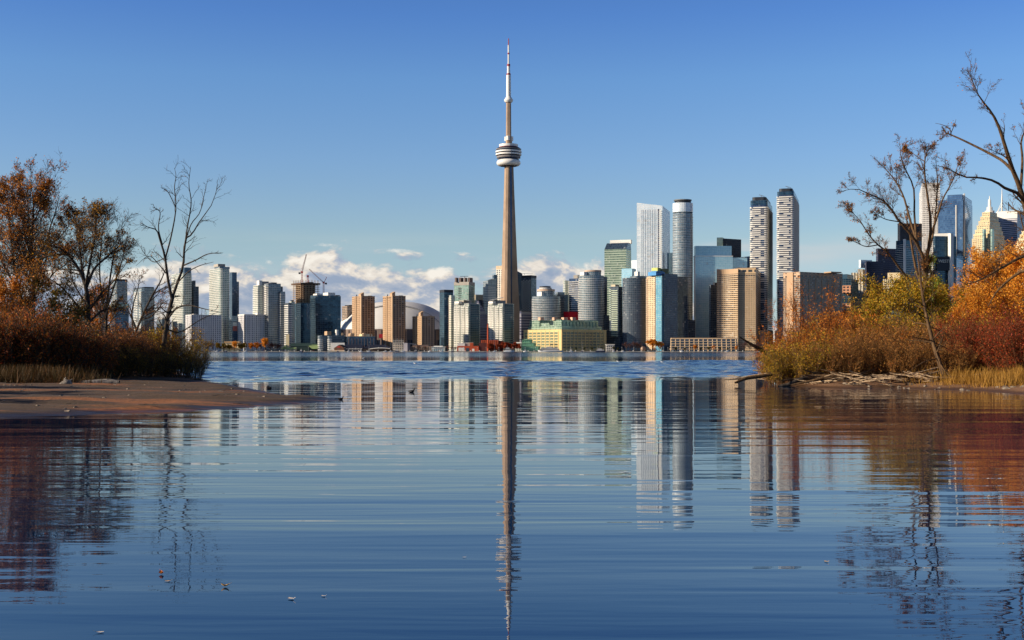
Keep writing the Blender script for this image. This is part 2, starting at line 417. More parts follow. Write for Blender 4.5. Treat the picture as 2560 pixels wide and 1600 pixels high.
def quads_obj(name, V, Q, m, parent=None, smooth=False, origin=None):
    me = bpy.data.meshes.new(name)
    V = np.asarray(V, np.float32)
    if origin is not None: V = V - np.asarray(origin, np.float32)
    used, inv = np.unique(Q, return_inverse=True); V = V[used]; Q = inv.reshape(Q.shape)
    me.vertices.add(len(V)); me.vertices.foreach_set('co', V.ravel())
    me.loops.add(Q.size); me.loops.foreach_set('vertex_index', Q.ravel().astype(np.int32))
    me.polygons.add(len(Q)); me.polygons.foreach_set('loop_start', np.arange(0, Q.size, 4, dtype=np.int32))
    if smooth: me.polygons.foreach_set('use_smooth', np.ones(len(Q), bool))
    me.update(calc_edges=True)
    for mm in (m if isinstance(m, (list, tuple)) else [m]): me.materials.append(mm)
    o = bpy.data.objects.new(name, me); COL.objects.link(o)
    if parent is not None: o.parent = parent
    return o
build_water()
LEFT_M = ground_material('spit_sand', (88, 66, 42), (46, 38, 28), (196, 116, 52))
RIGHT_M = ground_material('bank_soil', (140, 100, 64), (84, 60, 40), (120, 82, 44))
grid_land('beach', 'low brown sand spit reaching into the water on the left', spit, 'l', -60, -4, 28, 132, .26, LEFT_M)
grid_land('bank', 'low muddy bank under the thicket on the right', bank, 'r', 8, 70, 44, 112, .26, RIGHT_M)
def gz(x, y, side): return float(land_z(np.array([x]), np.array([y]), spit if side == 'l' else bank, side)[0])
# ---------------------------------------------------------------- towers
def quad(Y, xl, xc, xr, b=32):
    """footprint (front corner, right, back, left) whose corners project to the given columns; b = turn of the street grid"""
    c, s = math.cos(R(b)), math.sin(R(b)); Cx = X(xc, Y); t1 = (xl - CX) / F; t2 = (xr - CX) / F
    sl_ = (Cx - t1 * Y) / (s + t1 * c); sr = (t2 * Y - Cx) / (c - t2 * s)
    if sl_ < 0 or sl_ > 140: sl_ = min(max(abs(sl_), 20), 60)
    Cp = (Cx, Y); Lp = (Cx - s * sl_, Y + c * sl_); Rp = (Cx + c * sr, Y + s * sr)
    return [Cp, Rp, (Rp[0] - s * sl_, Rp[1] + c * sl_), Lp]
def rounded(foot, r, n=6):
    out = []; k = len(foot)
    for i in range(k):
        p = Vector(foot[i]); a = (Vector(foot[i - 1]) - p); b = (Vector(foot[(i + 1) % k]) - p)
        ra = min(r, a.length * .48, b.length * .48)
        pa = p + a.normalized() * ra; pb = p + b.normalized() * ra
        for j in range(n + 1):
            q = j / n; out.append(tuple(pa * (1 - q) ** 2 + p * 2 * q * (1 - q) + pb * q * q))
    return out
def ellipse(Y, xl, xr, depth=.9, n=28):
    cx = X((xl + xr) / 2, Y); rx = abs(X(xr, Y) - X(xl, Y)) / 2; ry = rx * depth
    return [(cx + rx * math.cos(2 * math.pi * k / n), Y + ry + ry * math.sin(2 * math.pi * k / n)) for k in range(n)]
def grow_foot(foot, d):
    n = len(foot); out = []
    for i in range(n):
        p = Vector(foot[i]); a = (p - Vector(foot[i - 1])).normalized(); b = (Vector(foot[(i + 1) % n]) - p).normalized()
        na = Vector((a.y, -a.x)); nb = Vector((b.y, -b.x)); m_ = (na + nb)
        k = max(.35, m_.length_squared / 2)
        out.append(tuple(p + m_ / k * d / 1.0 * .5 * (2 if False else 1) if False else p + (m_ / max(.6, (1 + na.dot(nb)))) * d))
    return out
GROUND = .85
def M_(k):
    return PAL[k]() if callable(PAL[k]) else PAL[k]
ROOF = mat('flat_roof', (120, 118, 112), .9, var=.2, scale=.06)
WHITE = mat('white_concrete', (226, 222, 212), .7, var=.08, scale=.04)
CONC = mat('grey_concrete', (168, 160, 148), .8, var=.12, scale=.05)
DARK = mat('dark_metal_panel', (46, 50, 58), .5, var=.2, scale=.05)
BEIGE = mat('beige_concrete', (184, 154, 122), .8, var=.08, scale=.05)
STEEL = mat('grey_steel', (150, 152, 156), .45, .5, var=.1)
PAL = {
 'glassgreen': facade('green_curtain_glass', (150, 160, 150), (120, 150, 140), (176, 200, 184), 3.2, 2.9, .10, .22, .6, .12),
 'glassblue': facade('blue_curtain_glass', (170, 196, 206), (146, 192, 212), (172, 210, 224), 3.0, 3.6, .06, .10, .3, .1, tint=.1, seed=2),
 'glassdark': facade('dark_blue_glass', (70, 82, 96), (52, 74, 96), (92, 118, 140), 3.2, 3.2, .10, .16, .65, .1, seed=3),
 'glassteal': facade('teal_glass', (74, 92, 104), (30, 54, 74), (66, 100, 120), 4.0, 3.2, .08, .14, .65, .1, tint=.1, seed=4),
 'glasspale': facade('pale_mirror_glass', (226, 230, 230), (196, 212, 220), (236, 240, 240), 5.6, 3.3, .10, .16, .18, .2, tint=.1, seed=5),
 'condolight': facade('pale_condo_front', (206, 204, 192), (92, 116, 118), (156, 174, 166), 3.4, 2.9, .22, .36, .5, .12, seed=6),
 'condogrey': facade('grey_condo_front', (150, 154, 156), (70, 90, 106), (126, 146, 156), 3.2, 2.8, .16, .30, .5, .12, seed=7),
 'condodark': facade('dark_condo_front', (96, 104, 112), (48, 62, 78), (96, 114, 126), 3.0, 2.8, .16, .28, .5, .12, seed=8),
 'whitegrid': facade('white_grid_front', (214, 210, 208), (58, 66, 86), (98, 108, 126), 3.6, 3.0, .42, .40, .4, .15, seed=9),
 'beigebrick': facade('tan_brick_front', (176, 144, 112), (34, 32, 36), (80, 76, 74), 4.6, 2.85, .42, .40, .2, .2, wrough=.85, seed=10),
 'cream': facade('cream_stone_front', (226, 204, 160), (84, 92, 90), (136, 142, 130), 3.0, 3.4, .44, .42, .4, .15, seed=11),
 'purple': facade('dark_steel_front', (62, 62, 78), (30, 34, 52), (58, 66, 92), 2.2, 3.6, .30, .30, .5, .15, tint=.2, seed=12),
 'black': facade('black_steel_front', (30, 31, 38), (22, 24, 34), (44, 50, 66), 2.2, 3.8, .34, .26, .5, .12, tint=.1, seed=13),
 'marble': facade('white_marble_front', (228, 222, 212), (70, 66, 70), (110, 104, 104), 2.6, 3.8, .50, .40, .3, .2, seed=14),
 'yellow': facade('yellow_panel_front', (232, 188, 104), (120, 132, 110), (190, 200, 170), 99, 3.9, .0, .0, 0, .5, seed=15),
 'teraglass': facade('green_terrace_glass', (168, 186, 164), (70, 110, 100), (150, 184, 164), 3.4, 3.0, .22, .24, .5, .12, seed=16),
 'deepblue': facade('deep_blue_mirror_glass', (92, 108, 130), (64, 92, 128), (104, 136, 168), 3.0, 3.8, .05, .10, .65, .06, tint=.05, seed=17),
 'stone': facade('sandstone_front', (222, 196, 150), (92, 100, 92), (150, 152, 130), 3.4, 3.7, .38, .40, .4, .15, seed=18),
 'fins': facade('vertical_fin_front', (220, 208, 184), (96, 90, 84), (128, 120, 108), 5.0, 90, .5, .0, .1, .4, seed=19),
 'bandwhite': facade('glass_behind_balconies', (70, 82, 100), (26, 44, 76), (66, 94, 130), 3.0, 2.95, .12, .12, .55, .1, seed=20),
 'dullgrey': facade('grey_office_front', (130, 126, 134), (56, 60, 84), (96, 100, 124), 40, 4.4, .0, .42, .4, .2, seed=21),
 'hotel': facade('brown_concrete_front', (166, 140, 116), (58, 60, 66), (120, 122, 118), 3.2, 3.0, .26, .38, .35, .2, seed=22),
 'brick': facade('red_brick_front', (176, 82, 54), (70, 50, 46), (110, 90, 80), 5.0, 4.5, .7, .6, .2, .3, wrough=.9, seed=23),
 'bluecond': facade('turquoise_front', (70, 140, 176), (96, 150, 166), (150, 190, 196), 3.2, 2.9, .30, .34, .5, .12, seed=24),
}
def tower(name, label, Y, px, cat='building', group=None):
    return thing(name, label, cat, (X(px, Y), Y + 12, GROUND), group)
def seg(root, part, style, foot, Y, yt, yb=None, mt=None, slope=None, cap=True):
    """one volume of a building between two photo heights; slope = extra top heights per corner"""
    z1 = Z(yt, Y); z0 = GROUND if yb is None else Z(yb, Y)
    mb = MB(); mb.prism(foot, z0, [z1 + s for s in slope] if slope else z1)
    fm = PAL[style] if isinstance(style, str) else style
    return mb.build(part, [fm, mt or ROOF], root)
def parapet(root, foot, Y, yt, h=1.2, grow=.25, m=None, part='parapet'):
    z = Z(yt, Y); mb = MB(); f = grow_foot(foot, grow)
    mb.prism(f, z + .01, z + h, bottom=True); return mb.build(part, m or CONC, root)
def floors(root, foot, z0, z1, step=2.9, th=1.15, grow=.9, m=None, part='balcony', every=1, jitter=0):
    """one child per storey: slab with its balcony front"""
    n = int((z1 - z0) / step); n = min(n, 95)
    first = None
    for k in range(n):
        if first is None:
            mb = MB(); mb.prism(grow_foot(foot, grow), z0, z0 + th, bottom=True); first = mb.build(part, m or WHITE, root); o = first
        else:
            o = first.copy(); COL.objects.link(o); o.parent = root
            o.location = (0, 0, k * step)
    return first
def strip_balconies(root, a, b, z0, z1, step=2.9, depth=1.3, th=1.1, m=None, part='balcony'):
    """a stack of balconies along one wall from ground point a to b (outward = right-hand side of a->b)"""
    a = Vector(a); b = Vector(b); d = (b - a).normalized(); n_ = Vector((d.y, -d.x)); first = None
    for k in range(min(95, int((z1 - z0) / step))):
        if first is None:
            mb = MB(); f = [a + n_ * .02, a + n_ * depth, b + n_ * depth, b + n_ * .02]
            mb.prism([tuple(q) for q in f][::1], z0, z0 + th, bottom=True); first = mb.build(part, m or WHITE, root)
        else:
            o = first.copy(); COL.objects.link(o); o.parent = root; o.location = (0, 0, k * step)
def lerp2(a, b, t): return (a[0] + (b[0] - a[0]) * t, a[1] + (b[1] - a[1]) * t)
def rbox(root, part, m, Y, x0, x1, yt, yb, depth=10, b=32, dy=6):
    """roof-top box seen between columns x0..x1"""
    xc = x0 + (x1 - x0) * .4
    return seg(root, part, m, quad(Y + dy, x0, xc, x1, b), Y, yt, yb, mt=ROOF)

# ---------------------------------------------------------------- the needle tower
def needle_tower():
    Y = 2250.0; cx = X(1271.5, Y); root = thing('observation_tower', 'very tall tapering concrete tower with round pod and white antenna', 'tower', (cx, Y, GROUND))
    sh = mat('tower_concrete', (160, 136, 114), .85, var=.16, scale=.05)
    zs = [(885, 43), (866, 37), (840, 31.5), (800, 28.5), (757, 26.3), (700, 23.2), (640, 20.6), (580, 18.0), (520, 15.6), (470, 13.6), (410, 11.6)]
    mb = MB(); k = Y / F; ang = [R(14), R(134), R(254)]
    def section(rp, wp):
        r, wd = rp * k, wp * k; pts = []
        for a in ang:
            d = Vector((math.cos(a), math.sin(a))); q = Vector((-d.y, d.x))
            pts += [tuple(Vector((cx, Y)) + d * r - q * wd), tuple(Vector((cx, Y)) + d * r + q * wd)]
            a2 = a + R(60); core = min(r * .62, (6.5 + .12 * rp) * k)
            d2 = Vector((math.cos(a2), math.sin(a2))); pts.append(tuple(Vector((cx, Y)) + d2 * core))
        return pts
    for (y0, r0), (y1, r1) in zip(zs, zs[1:]):
        f0, f1 = section(r0, 2.4 + r0 * .04), section(r1, 2.4 + r1 * .04)
        mb.prism(f0, max(GROUND - .3, Z(y0, Y)), Z(y1, Y), 0, 0, foot1=f1)
    shaft = mb.build('shaft', sh, root)
    mb = MB(); aa = R(314); d2 = Vector((math.cos(aa), math.sin(aa))); q2 = Vector((-d2.y, d2.x))
    for (y0, r0), (y1, r1) in zip(zs, zs[1:]):
        P0, P1 = [Vector((cx, Y)) + d2 * (min(rr_ * k * .62, (6.5 + .12 * rr_) * k) + .5) for rr_ in (r0, r1)]; z0_, z1_ = max(GROUND, Z(y0, Y)), Z(y1, Y)
        mb.face([(P0.x - q2.x * 2.2, P0.y - q2.y * 2.2, z0_), (P0.x + q2.x * 2.2, P0.y + q2.y * 2.2, z0_), (P1.x + q2.x * 2.2, P1.y + q2.y * 2.2, z1_), (P1.x - q2.x * 2.2, P1.y - q2.y * 2.2, z1_)])
    mb.build('lift_glazing', mat('lift_glass', (44, 60, 84), .2, .5, var=.2, scale=.1), shaft)
    z = lambda py: Z(py, Y)
    g = mat('pod_dark_glass', (38, 46, 66), .15, .4, var=.1); wt = mat('pod_white', (228, 224, 216), .5, var=.04)
    red = mat('tower_red', (150, 40, 52), .5, var=.1); gr = mat('pod_grey', (128, 122, 120), .7, var=.1)
    c = (cx, Y)
    def L(part, prof, m_, par=root, n=40):
        q = MB(); q.lathe(c, [(r * k, z(py)) for r, py in prof], n); return q.build(part, m_, par, smooth=False)
    pod = L('pod', [(11, 417), (20, 411.5), (24, 401), (26, 399), (27, 392), (29, 388), (31, 378), (31.5, 374), (28, 370), (24, 368.5), (0, 368)], g)
    q = MB(); import math as mm
    ring = []
    for i in range(13):
        a = -math.pi / 2 + math.pi * i / 12; ring.append(((21.2 + 8.9 * math.cos(a)) if True else 0, 407.3 - 8.0 * math.sin(a)))
    q.lathe(c, [(r * k, z(py)) for r, py in ring], 48); q.build('radome', wt, pod, smooth=True)
    for r, y0, y1, m_ in ((32.6, 381.8, 378.2, wt), (32.2, 388.6, 384.8, wt), (29.6, 395.5, 391.2, gr)):
        L('deck_ring', [(r - 6, y0), (r, y0), (r, y1), (r - 6, y1)], m_, pod)
    L('flared_rim', [(24, 376.5), (31.6, 374.8), (31.8, 373), (24, 372)], gr, pod)
    L('roof_drum', [(23.6, 371.8), (23.6, 361.6), (22.5, 361.4), (0, 361)], wt, pod)
    L('red_stripe', [(23.9, 369.8), (23.9, 367.6)], red, pod)
    L('upper_shaft', [(7.0, 362), (6.7, 340), (6.4, 300), (6.1, 258), (6, 256)], sh, n=6)
    for a in (20, 140, 260):
        d = Vector((math.cos(R(a)), math.sin(R(a)))) * 7.2 * k
        q = MB(); q.bar((cx + d.x, Y + d.y, z(362)), (cx + d.x, Y + d.y, z(352)), 2.7 * k, 0, 4); q.build('buttress', sh, root)
        q = MB(); q.bar((cx + d.x * 1.1, Y + d.y * 1.1, z(351.8)), (cx + d.x * 1.1, Y + d.y * 1.1, z(341)), 4.3 * k, 0, 8); q.build('equipment_pod', wt, root)
    L('sky_pod', [(6.2, 256.5), (8.5, 256), (10.9, 252.5), (11.2, 250), (9.6, 247.5), (6.5, 242.5), (5.9, 241.5)], wt)
    an = L('antenna', [(5.9, 242.5), (5.6, 190), (5.4, 188), (0, 187.8)], wt)
    L('antenna_section', [(3.9, 187.9), (3.8, 166), (0, 165.8)], wt, an, 16)
    L('antenna_section', [(2.2, 165.9), (1.9, 113), (0, 112.5)], wt, an, 12)
    L('red_band', [(4.6, 189), (5.2, 188.9), (5.2, 184), (3.8, 183.9)], red, an, 16)
    L('red_band', [(3.0, 165.9), (4.0, 165.8), (4.0, 160.5), (2.0, 160.4)], red, an, 16)
    L('red_band', [(2.2, 136), (2.4, 135.8), (2.4, 132), (1.8, 131.9)], red, an, 12)
    L('antenna_tip', [(1.4, 112.8), (1.2, 97.5), (.3, 95.5), (0, 95.4)], red, an, 10)
needle_tower()
Q = quad
def west_towers():
    # round-cornered pair behind the trees at far left
    Y = 2150; t = tower('condo_tower', 'slim grey glass tower seen through left bare trees, leftmost of the skyline', Y, 298)
    f = rounded(Q(Y, 277, 290, 320), 5); seg(t, 'glass_facade', 'condogrey', f, Y, 702); parapet(t, f, Y, 702, 3, .2, DARK, 'crown')
    floors(t, f, GROUND + 4, Z(706, Y), 2.9, .5, .5, CONC, 'floor_band')
    Y = 2080; t = tower('office_block', 'dark glass mid-rise with pale green band in front of the leftmost slim tower', Y, 300)
    f = Q(Y, 276, 288, 322); seg(t, 'glass_facade', 'glassdark', f, Y, 770); seg(t, 'top_storey', 'glassgreen', grow_foot(f, .3), Y, 758, 769.8)
    Y = 2180; t = tower('condo_tower', 'grey ribbed tower with flat top, right of the leftmost slim tower', Y, 358)
    f = Q(Y, 333, 361, 386); seg(t, 'glass_facade', 'condogrey', f, Y, 720); seg(t, 'crown', DARK, grow_foot(f, -.6), Y, 717, 719.9)
    strip_balconies(t, lerp2(f[3], f[0], .1), lerp2(f[3], f[0], .45), GROUND + 5, Z(724, Y), 2.9, 1.2, 1.0)
    strip_balconies(t, lerp2(f[3], f[0], .6), lerp2(f[3], f[0], .95), GROUND + 5, Z(724, Y), 2.9, 1.2, 1.0)
    Y = 2120; t = tower('condo_tower', 'stepped glass tower directly behind the bare black tree', Y, 455)
    f = rounded(Q(Y, 427, 456, 481), 6); seg(t, 'glass_facade', 'condolight', f, Y, 682)
    floors(t, f, GROUND + 5, Z(686, Y), 2.9, .7, .6, WHITE, 'floor_band')
    seg(t, 'upper_storeys', 'glassdark', rounded(Q(Y + 3, 446, 460, 480), 5), Y, 668, 681.9)
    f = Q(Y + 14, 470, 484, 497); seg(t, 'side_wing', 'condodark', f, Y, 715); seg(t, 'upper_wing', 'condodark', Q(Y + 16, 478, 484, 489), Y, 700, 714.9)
    Y = 2050; t = tower('condo_tower', 'tall rounded glass tower with pale lit front right of the bare tree', Y, 548)
    f = rounded(Q(Y, 520, 549, 577), 12, 8); seg(t, 'glass_facade', 'condolight', f, Y, 671)
    floors(t, f, GROUND + 5, Z(674, Y), 2.9, .55, .7, WHITE, 'floor_band')
    seg(t, 'penthouse', 'condogrey', rounded(Q(Y + 4, 534, 548, 576), 4), Y, 666, 670.9); seg(t, 'machine_room', CONC, Q(Y + 6, 534, 545, 563), Y, 659, 665.9)
    Y = 2230; t = tower('condo_tower', 'dark blue slab tower half hidden behind the tall rounded glass tower', Y, 586)
    f = Q(Y, 574, 580, 592); seg(t, 'glass_facade', 'glassdark', f, Y, 680.5); f = Q(Y + 12, 588, 591, 597.5); seg(t, 'side_wing', 'condogrey', f, Y, 703)
    Y = 2010; t = tower('podium_block', 'low dark block with white and red screen between glass tower and white gridded block', Y, 585)
    f = Q(Y, 572, 580, 596); seg(t, 'wall', 'glassdark', f, Y, 790); 
    mb = MB(); a, b = lerp2(f[0], f[1], .12), lerp2(f[0], f[1], .8); n_ = Vector((b[1] - a[1], a[0] - b[0])).normalized() * .3
    for z0, z1, mi in ((806, 815, 0), (815.3, 827, 1)):
        mb.face([(a[0] + n_.x, a[1] + n_.y, Z(z1, Y)), (b[0] + n_.x, b[1] + n_.y, Z(z1, Y)), (b[0] + n_.x, b[1] + n_.y, Z(z0, Y)), (a[0] + n_.x, a[1] + n_.y, Z(z0, Y))], None, mi)
    mb.build('billboard', [mat('sign_white', (190, 200, 196), .6, var=.2, scale=.5), mat('sign_red', (170, 96, 84), .6, var=.25, scale=.5)], t)
    # the two white gridded slabs
    for nm, xl, xc, xr, yt, bx in (('white gridded apartment slab behind the bare tree', 464, 479, 553, 788, None), ('white gridded apartment slab with white roof box, in the open left of the stepped towers', 595, 611, 661, 787, (637, 653))):
        Y = 1990 if bx else 1975
        t = tower('apartment_slab', nm, Y, xc); f = Q(Y, xl, xc, xr); seg(t, 'wall', 'whitegrid', f, Y, yt); parapet(t, f, Y, yt, 1.0, .2, WHITE)
        # projecting white ribs
        for (p, q_, n) in ((f[0], f[1], 14), (f[3], f[0], 6)):
            for i in range(n + 1):
                c_ = lerp2(p, q_, i / n); mb = MB(); mb.box(c_[0] - .35, c_[0] + .35, c_[1] - .35, c_[1] + .35, GROUND, Z(yt, Y) - .01); mb.build('rib', WHITE, t)
        if bx: rbox(t, 'machine_room', WHITE, Y, *bx, 782, 786.9)
        else: rbox(t, 'machine_room', CONC, Y, 480, 490, 784, 787.9)
    # stepped grey towers
    Y = 2000; t = tower('condo_tower', 'cluster of stepped grey balcony towers right of the white gridded slab', Y, 675)
    f = Q(Y + 10, 633, 645, 662); seg(t, 'left_wing', 'condolight', f, Y, 712); floors(t, f, GROUND + 60, Z(714, Y), 2.9, .9, .8, WHITE)
    f = Q(Y, 655, 671, 702); seg(t, 'glass_facade', 'condogrey', f, Y, 708.5); floors(t, f, GROUND + 4, Z(711, Y), 2.9, .6, .6, CONC, 'floor_band')
    strip_balconies(t, f[3], lerp2(f[3], f[0], .8), GROUND + 6, Z(711, Y), 2.9, 1.6, 1.1)
    f = Q(Y + 14, 694, 701, 707); seg(t, 'middle_wing', 'condodark', f, Y, 715); f = Q(Y + 4, 697, 702, 713); seg(t, 'right_wing', 'condogrey', f, Y, 728.5)
    floors(t, f, GROUND + 5, Z(731, Y), 2.9, .8, .7, WHITE)
    seg(t, 'machine_room', WHITE, Q(Y + 14, 642, 648, 656), Y, 700, 711.9); seg(t, 'machine_room', CONC, Q(Y + 16, 650, 657, 672), Y, 702, 711.9); rbox(t, 'penthouse', DARK, Y, 670, 692, 705.5, 708.4)
    # slim black and white striped pair
    Y = 1985; t = tower('condo_tower', 'slim black and white striped tower with saw-tooth balconies', Y, 724)
    f = Q(Y, 712, 721, 729); seg(t, 'glass_facade', 'condodark', f, Y, 757); floors(t, f, GROUND + 4, Z(759, Y), 2.9, 1.1, .8, WHITE)
    f = Q(Y + 8, 723, 729, 737); seg(t, 'side_wing', 'condolight', f, Y, 753); rbox(t, 'penthouse', DARK, Y, 726, 734, 750, 752.9)
    # tower under construction, three cranes
    Y = 2120; t = tower('unfinished_tower', 'unfinished concrete tower with open floors above blue glass', Y, 762)
    f = Q(Y, 729, 752, 800); fl = Q(Y, 735, 752, 776)
    core = seg(t, 'core', mat('raw_concrete', (120, 108, 96), .9, var=.2), grow_foot(f, -6), Y, 706)
    z = Z(757, Y); first = None
    slab = mat('slab_concrete', (190, 166, 138), .9, var=.15)
    for i in range(18):
        if z > Z(708, Y): break
        mb = MB(); mb.prism(f, z, z + .45, bottom=True); mb.build('floor_slab', slab, t)
        for p, q_, n in ((f[3], f[0], 4), (f[0], f[1], 6)):
            for j in range(n):
                c_ = lerp2(p, q_, (j + .5) / n); c_ = lerp2(c_, f[2], .06)
                if (i % 3) == 0: mb = MB(); mb.box(c_[0] - .5, c_[0] + .5, c_[1] - .5, c_[1] + .5, z + .46, z + 3.2 * 3 - .05); mb.build('column', slab, t)
        z += 3.2
    seg(t, 'formwork', mat('formwork', (96, 76, 62), .9, var=.25, scale=.3), grow_foot(f, .5), Y, 706.5, 710.5)
    rbox(t, 'formwork', mat('formwork', (96, 76, 62), .9), Y, 762, 784, 704.5, 706.4)
    seg(t, 'glass_facade', 'glassteal', grow_foot(f, .2), Y, 757.5)
    a, b = lerp2(f[0], f[1], .32), lerp2(f[0], f[1], .42); mb = MB(); n_ = (.3, -.6)
    zz = [Z(824 - i * 13, Y) for i in range(6)]
    for p in (a, b): mb.bar((p[0] + n_[0], p[1] + n_[1], zz[0]), (p[0] + n_[0], p[1] + n_[1], zz[-1]), .35)
    for i in range(5):
        p, q_ = (a, b) if i % 2 else (b, a); mb.bar((p[0] + n_[0], p[1] + n_[1], zz[i]), (q_[0] + n_[0], q_[1] + n_[1], zz[i + 1]), .3)
    mb.build('truss', WHITE, t)
    redw = mat('crane_paint', (176, 70, 66), .5, var=.15); 
    def crane(label, xb, yb_, yt_, jib, back, dy):
        Yc = Y + dy; r = thing('tower_crane', label, 'crane', (X(xb, Yc), Yc, Z(yb_, Yc)))
        P = lambda px, py: Vector((X(px, Yc), Yc, Z(py, Yc)))
        def lattice(a, b, wdt, nm, mm_):
            mb = MB(); a = Vector(a); b = Vector(b); d = (b - a); L = d.length; dn = d.normalized(); s = dn.cross(Vector((0, 1, 0))).normalized() * wdt; h = Vector((0, wdt, 0))
            cs = [s + h, s - h, -s - h, -s + h]
            for q in cs: mb.bar(a + q, b + q, .22)
            n = max(3, int(L / (wdt * 3)))
            for i in range(n):
                for j in range(4):
                    mb.bar(a + cs[j] + d * (i / n), a + cs[(j + 1) % 4] + d * ((i + 1) / n), .14)
            return mb.build(nm, mm_, r)
        lattice(P(xb, yb_), P(xb, yt_), .95, 'mast', redw)
        mb = MB(); c = P(xb, yt_); mb.box(c.x - 1.6, c.x + 1.6, c.y - 1.5, c.y + 1.5, c.z - .2, c.z + 2.6); mb.build('cab', redw, r)
        if jib:
            lattice(c + Vector((0, 0, 1)), P(*jib), .65, 'jib', mat('jib_steel', (140, 110, 104), .5))
            mb = MB(); k = P(*back); mb.bar(c, k, .5); mb.bar(k, P(*jib), .12); mb.build('back_mast', redw, r)
            q = P(xb + (6 if jib[0] < xb else -6), yt_ - .5); mb = MB(); mb.bar(c, q, .5); mb.box(q.x - 1.6, q.x + 1.6, q.y - 1, q.y + 1, q.z - 2.4, q.z + .5); mb.build('counterweight', DARK, r)
    crane('luffing crane with steep jib on the unfinished tower, leftmost of its cranes', 755, 706, 682, (766, 636), (751.5, 678), 10)
    crane('short red crane mast without a jib on top of the unfinished tower', 769.5, 706, 692, None, None, 16)
    crane('crane with jib leaning left at the right edge of the unfinished tower', 809, 742, 708, (773, 673), (817, 692.5), 20)
    # glass tower below the cranes
    Y = 2030; t = tower('office_tower', 'wide dark teal glass block with white roof plant beside the stadium dome', Y, 812)
    f = Q(Y, 776, 789, 822); seg(t, 'glass_facade', 'glassteal', f, Y, 738); f2 = Q(Y + 16, 800, 821, 852); seg(t, 'side_wing', 'glassteal', f2, Y, 738.5)
    strip_balconies(t, f[3], lerp2(f[3], f[0], .85), Z(795, Y), Z(740, Y), 3.0, 1.3, 1.2, mat('pale_green_balcony', (206, 216, 186), .6))
    rbox(t, 'roof_plant', WHITE, Y, 783, 806, 733.5, 737.9); rbox(t, 'roof_plant', WHITE, Y, 808, 838, 730, 737.9, dy=18); seg(t, 'crown', DARK, Q(Y + 16, 836, 840, 850), Y, 736.5, 738.4)
    Y = 2300; t = tower('office_block', 'small beige and dark block peeping over the dome beside the left tan tower', Y, 868)
    seg(t, 'wall', 'hotel', Q(Y, 855, 868, 884, 40), Y, 765); seg(t, 'penthouse', DARK, Q(Y + 5, 862, 872, 884, 40), Y, 762, 764.9)
west_towers()
def tan_tower(label, Y, xl, xc, xr, yt, mech, low=False):
    t = tower('apartment_tower', label, Y, xc); f = Q(Y, xl, xc, xr)
    seg(t, 'wall', 'beigebrick', f, Y, yt); parapet(t, f, Y, yt, .9, .15, BEIGE)
    a, b = f[3], f[0]
    # recessed stair slot, lit pier and balcony stacks on the sunny side
    for q0, q1, gr in ((.36, .44, 1.1), (.88, .99, 1.2)):
        p, q_ = lerp2(a, b, q0), lerp2(a, b, q1); d = Vector((q_[0] - p[0], q_[1] - p[1])).normalized(); n_ = Vector((d.y, -d.x)) * gr
        mb = MB(); mb.prism([(p[0] + n_.x, p[1] + n_.y), (q_[0] + n_.x, q_[1] + n_.y), q_, p], GROUND, Z(yt - 1.5, Y)); mb.build('pier', BEIGE, t)
    strip_balconies(t, lerp2(a, b, .08), lerp2(a, b, .32), GROUND + 6, Z(yt, Y), 2.85, 1.1, 1.0, BEIGE)
    strip_balconies(t, lerp2(a, b, .50), lerp2(a, b, .80), GROUND + 6, Z(yt, Y), 2.85, .6, .9, BEIGE)
    m0, m1, my = mech; z = Z(my, Y)
    fm = Q(Y + 8, m0, m0 + (m1 - m0) * .45, m1); mb = MB(); mb.prism(fm, Z(yt, Y) - .05, [z - 1.5, z + 1.2, z + 1.2, z - 1.5]); mb.build('machine_room', BEIGE, t)
    mb = MB(); c_ = lerp2(f[0], f[3], .62); c_ = lerp2(c_, f[2], .1); mb.bar((c_[0], c_[1], Z(yt, Y)), (c_[0], c_[1], Z(yt - 6, Y)), .9); mb.build('chimney', DARK, t)
    c_ = lerp2(f[1], f[2], .3); c_ = lerp2(c_, f[0], .18); mb = MB(); mb.box(c_[0] - 3, c_[0] + 3, c_[1] - 2, c_[1] + 2, Z(yt, Y), Z(yt - 3, Y)); mb.build('roof_hut', BEIGE, t)
tan_tower('tan brick apartment tower in front of the dome, left of the tallest tan one', 1938, 880, 905, 937, 741, (896, 910, 732))
tan_tower('tallest tan brick apartment tower in front of the middle of the dome', 1912, 957, 983, 1014, 740.5, (974, 988, 730))
tan_tower('short tan brick apartment tower in front of the right slope of the dome', 1908, 1031, 1056, 1087, 791.5, (1046, 1058, 779))
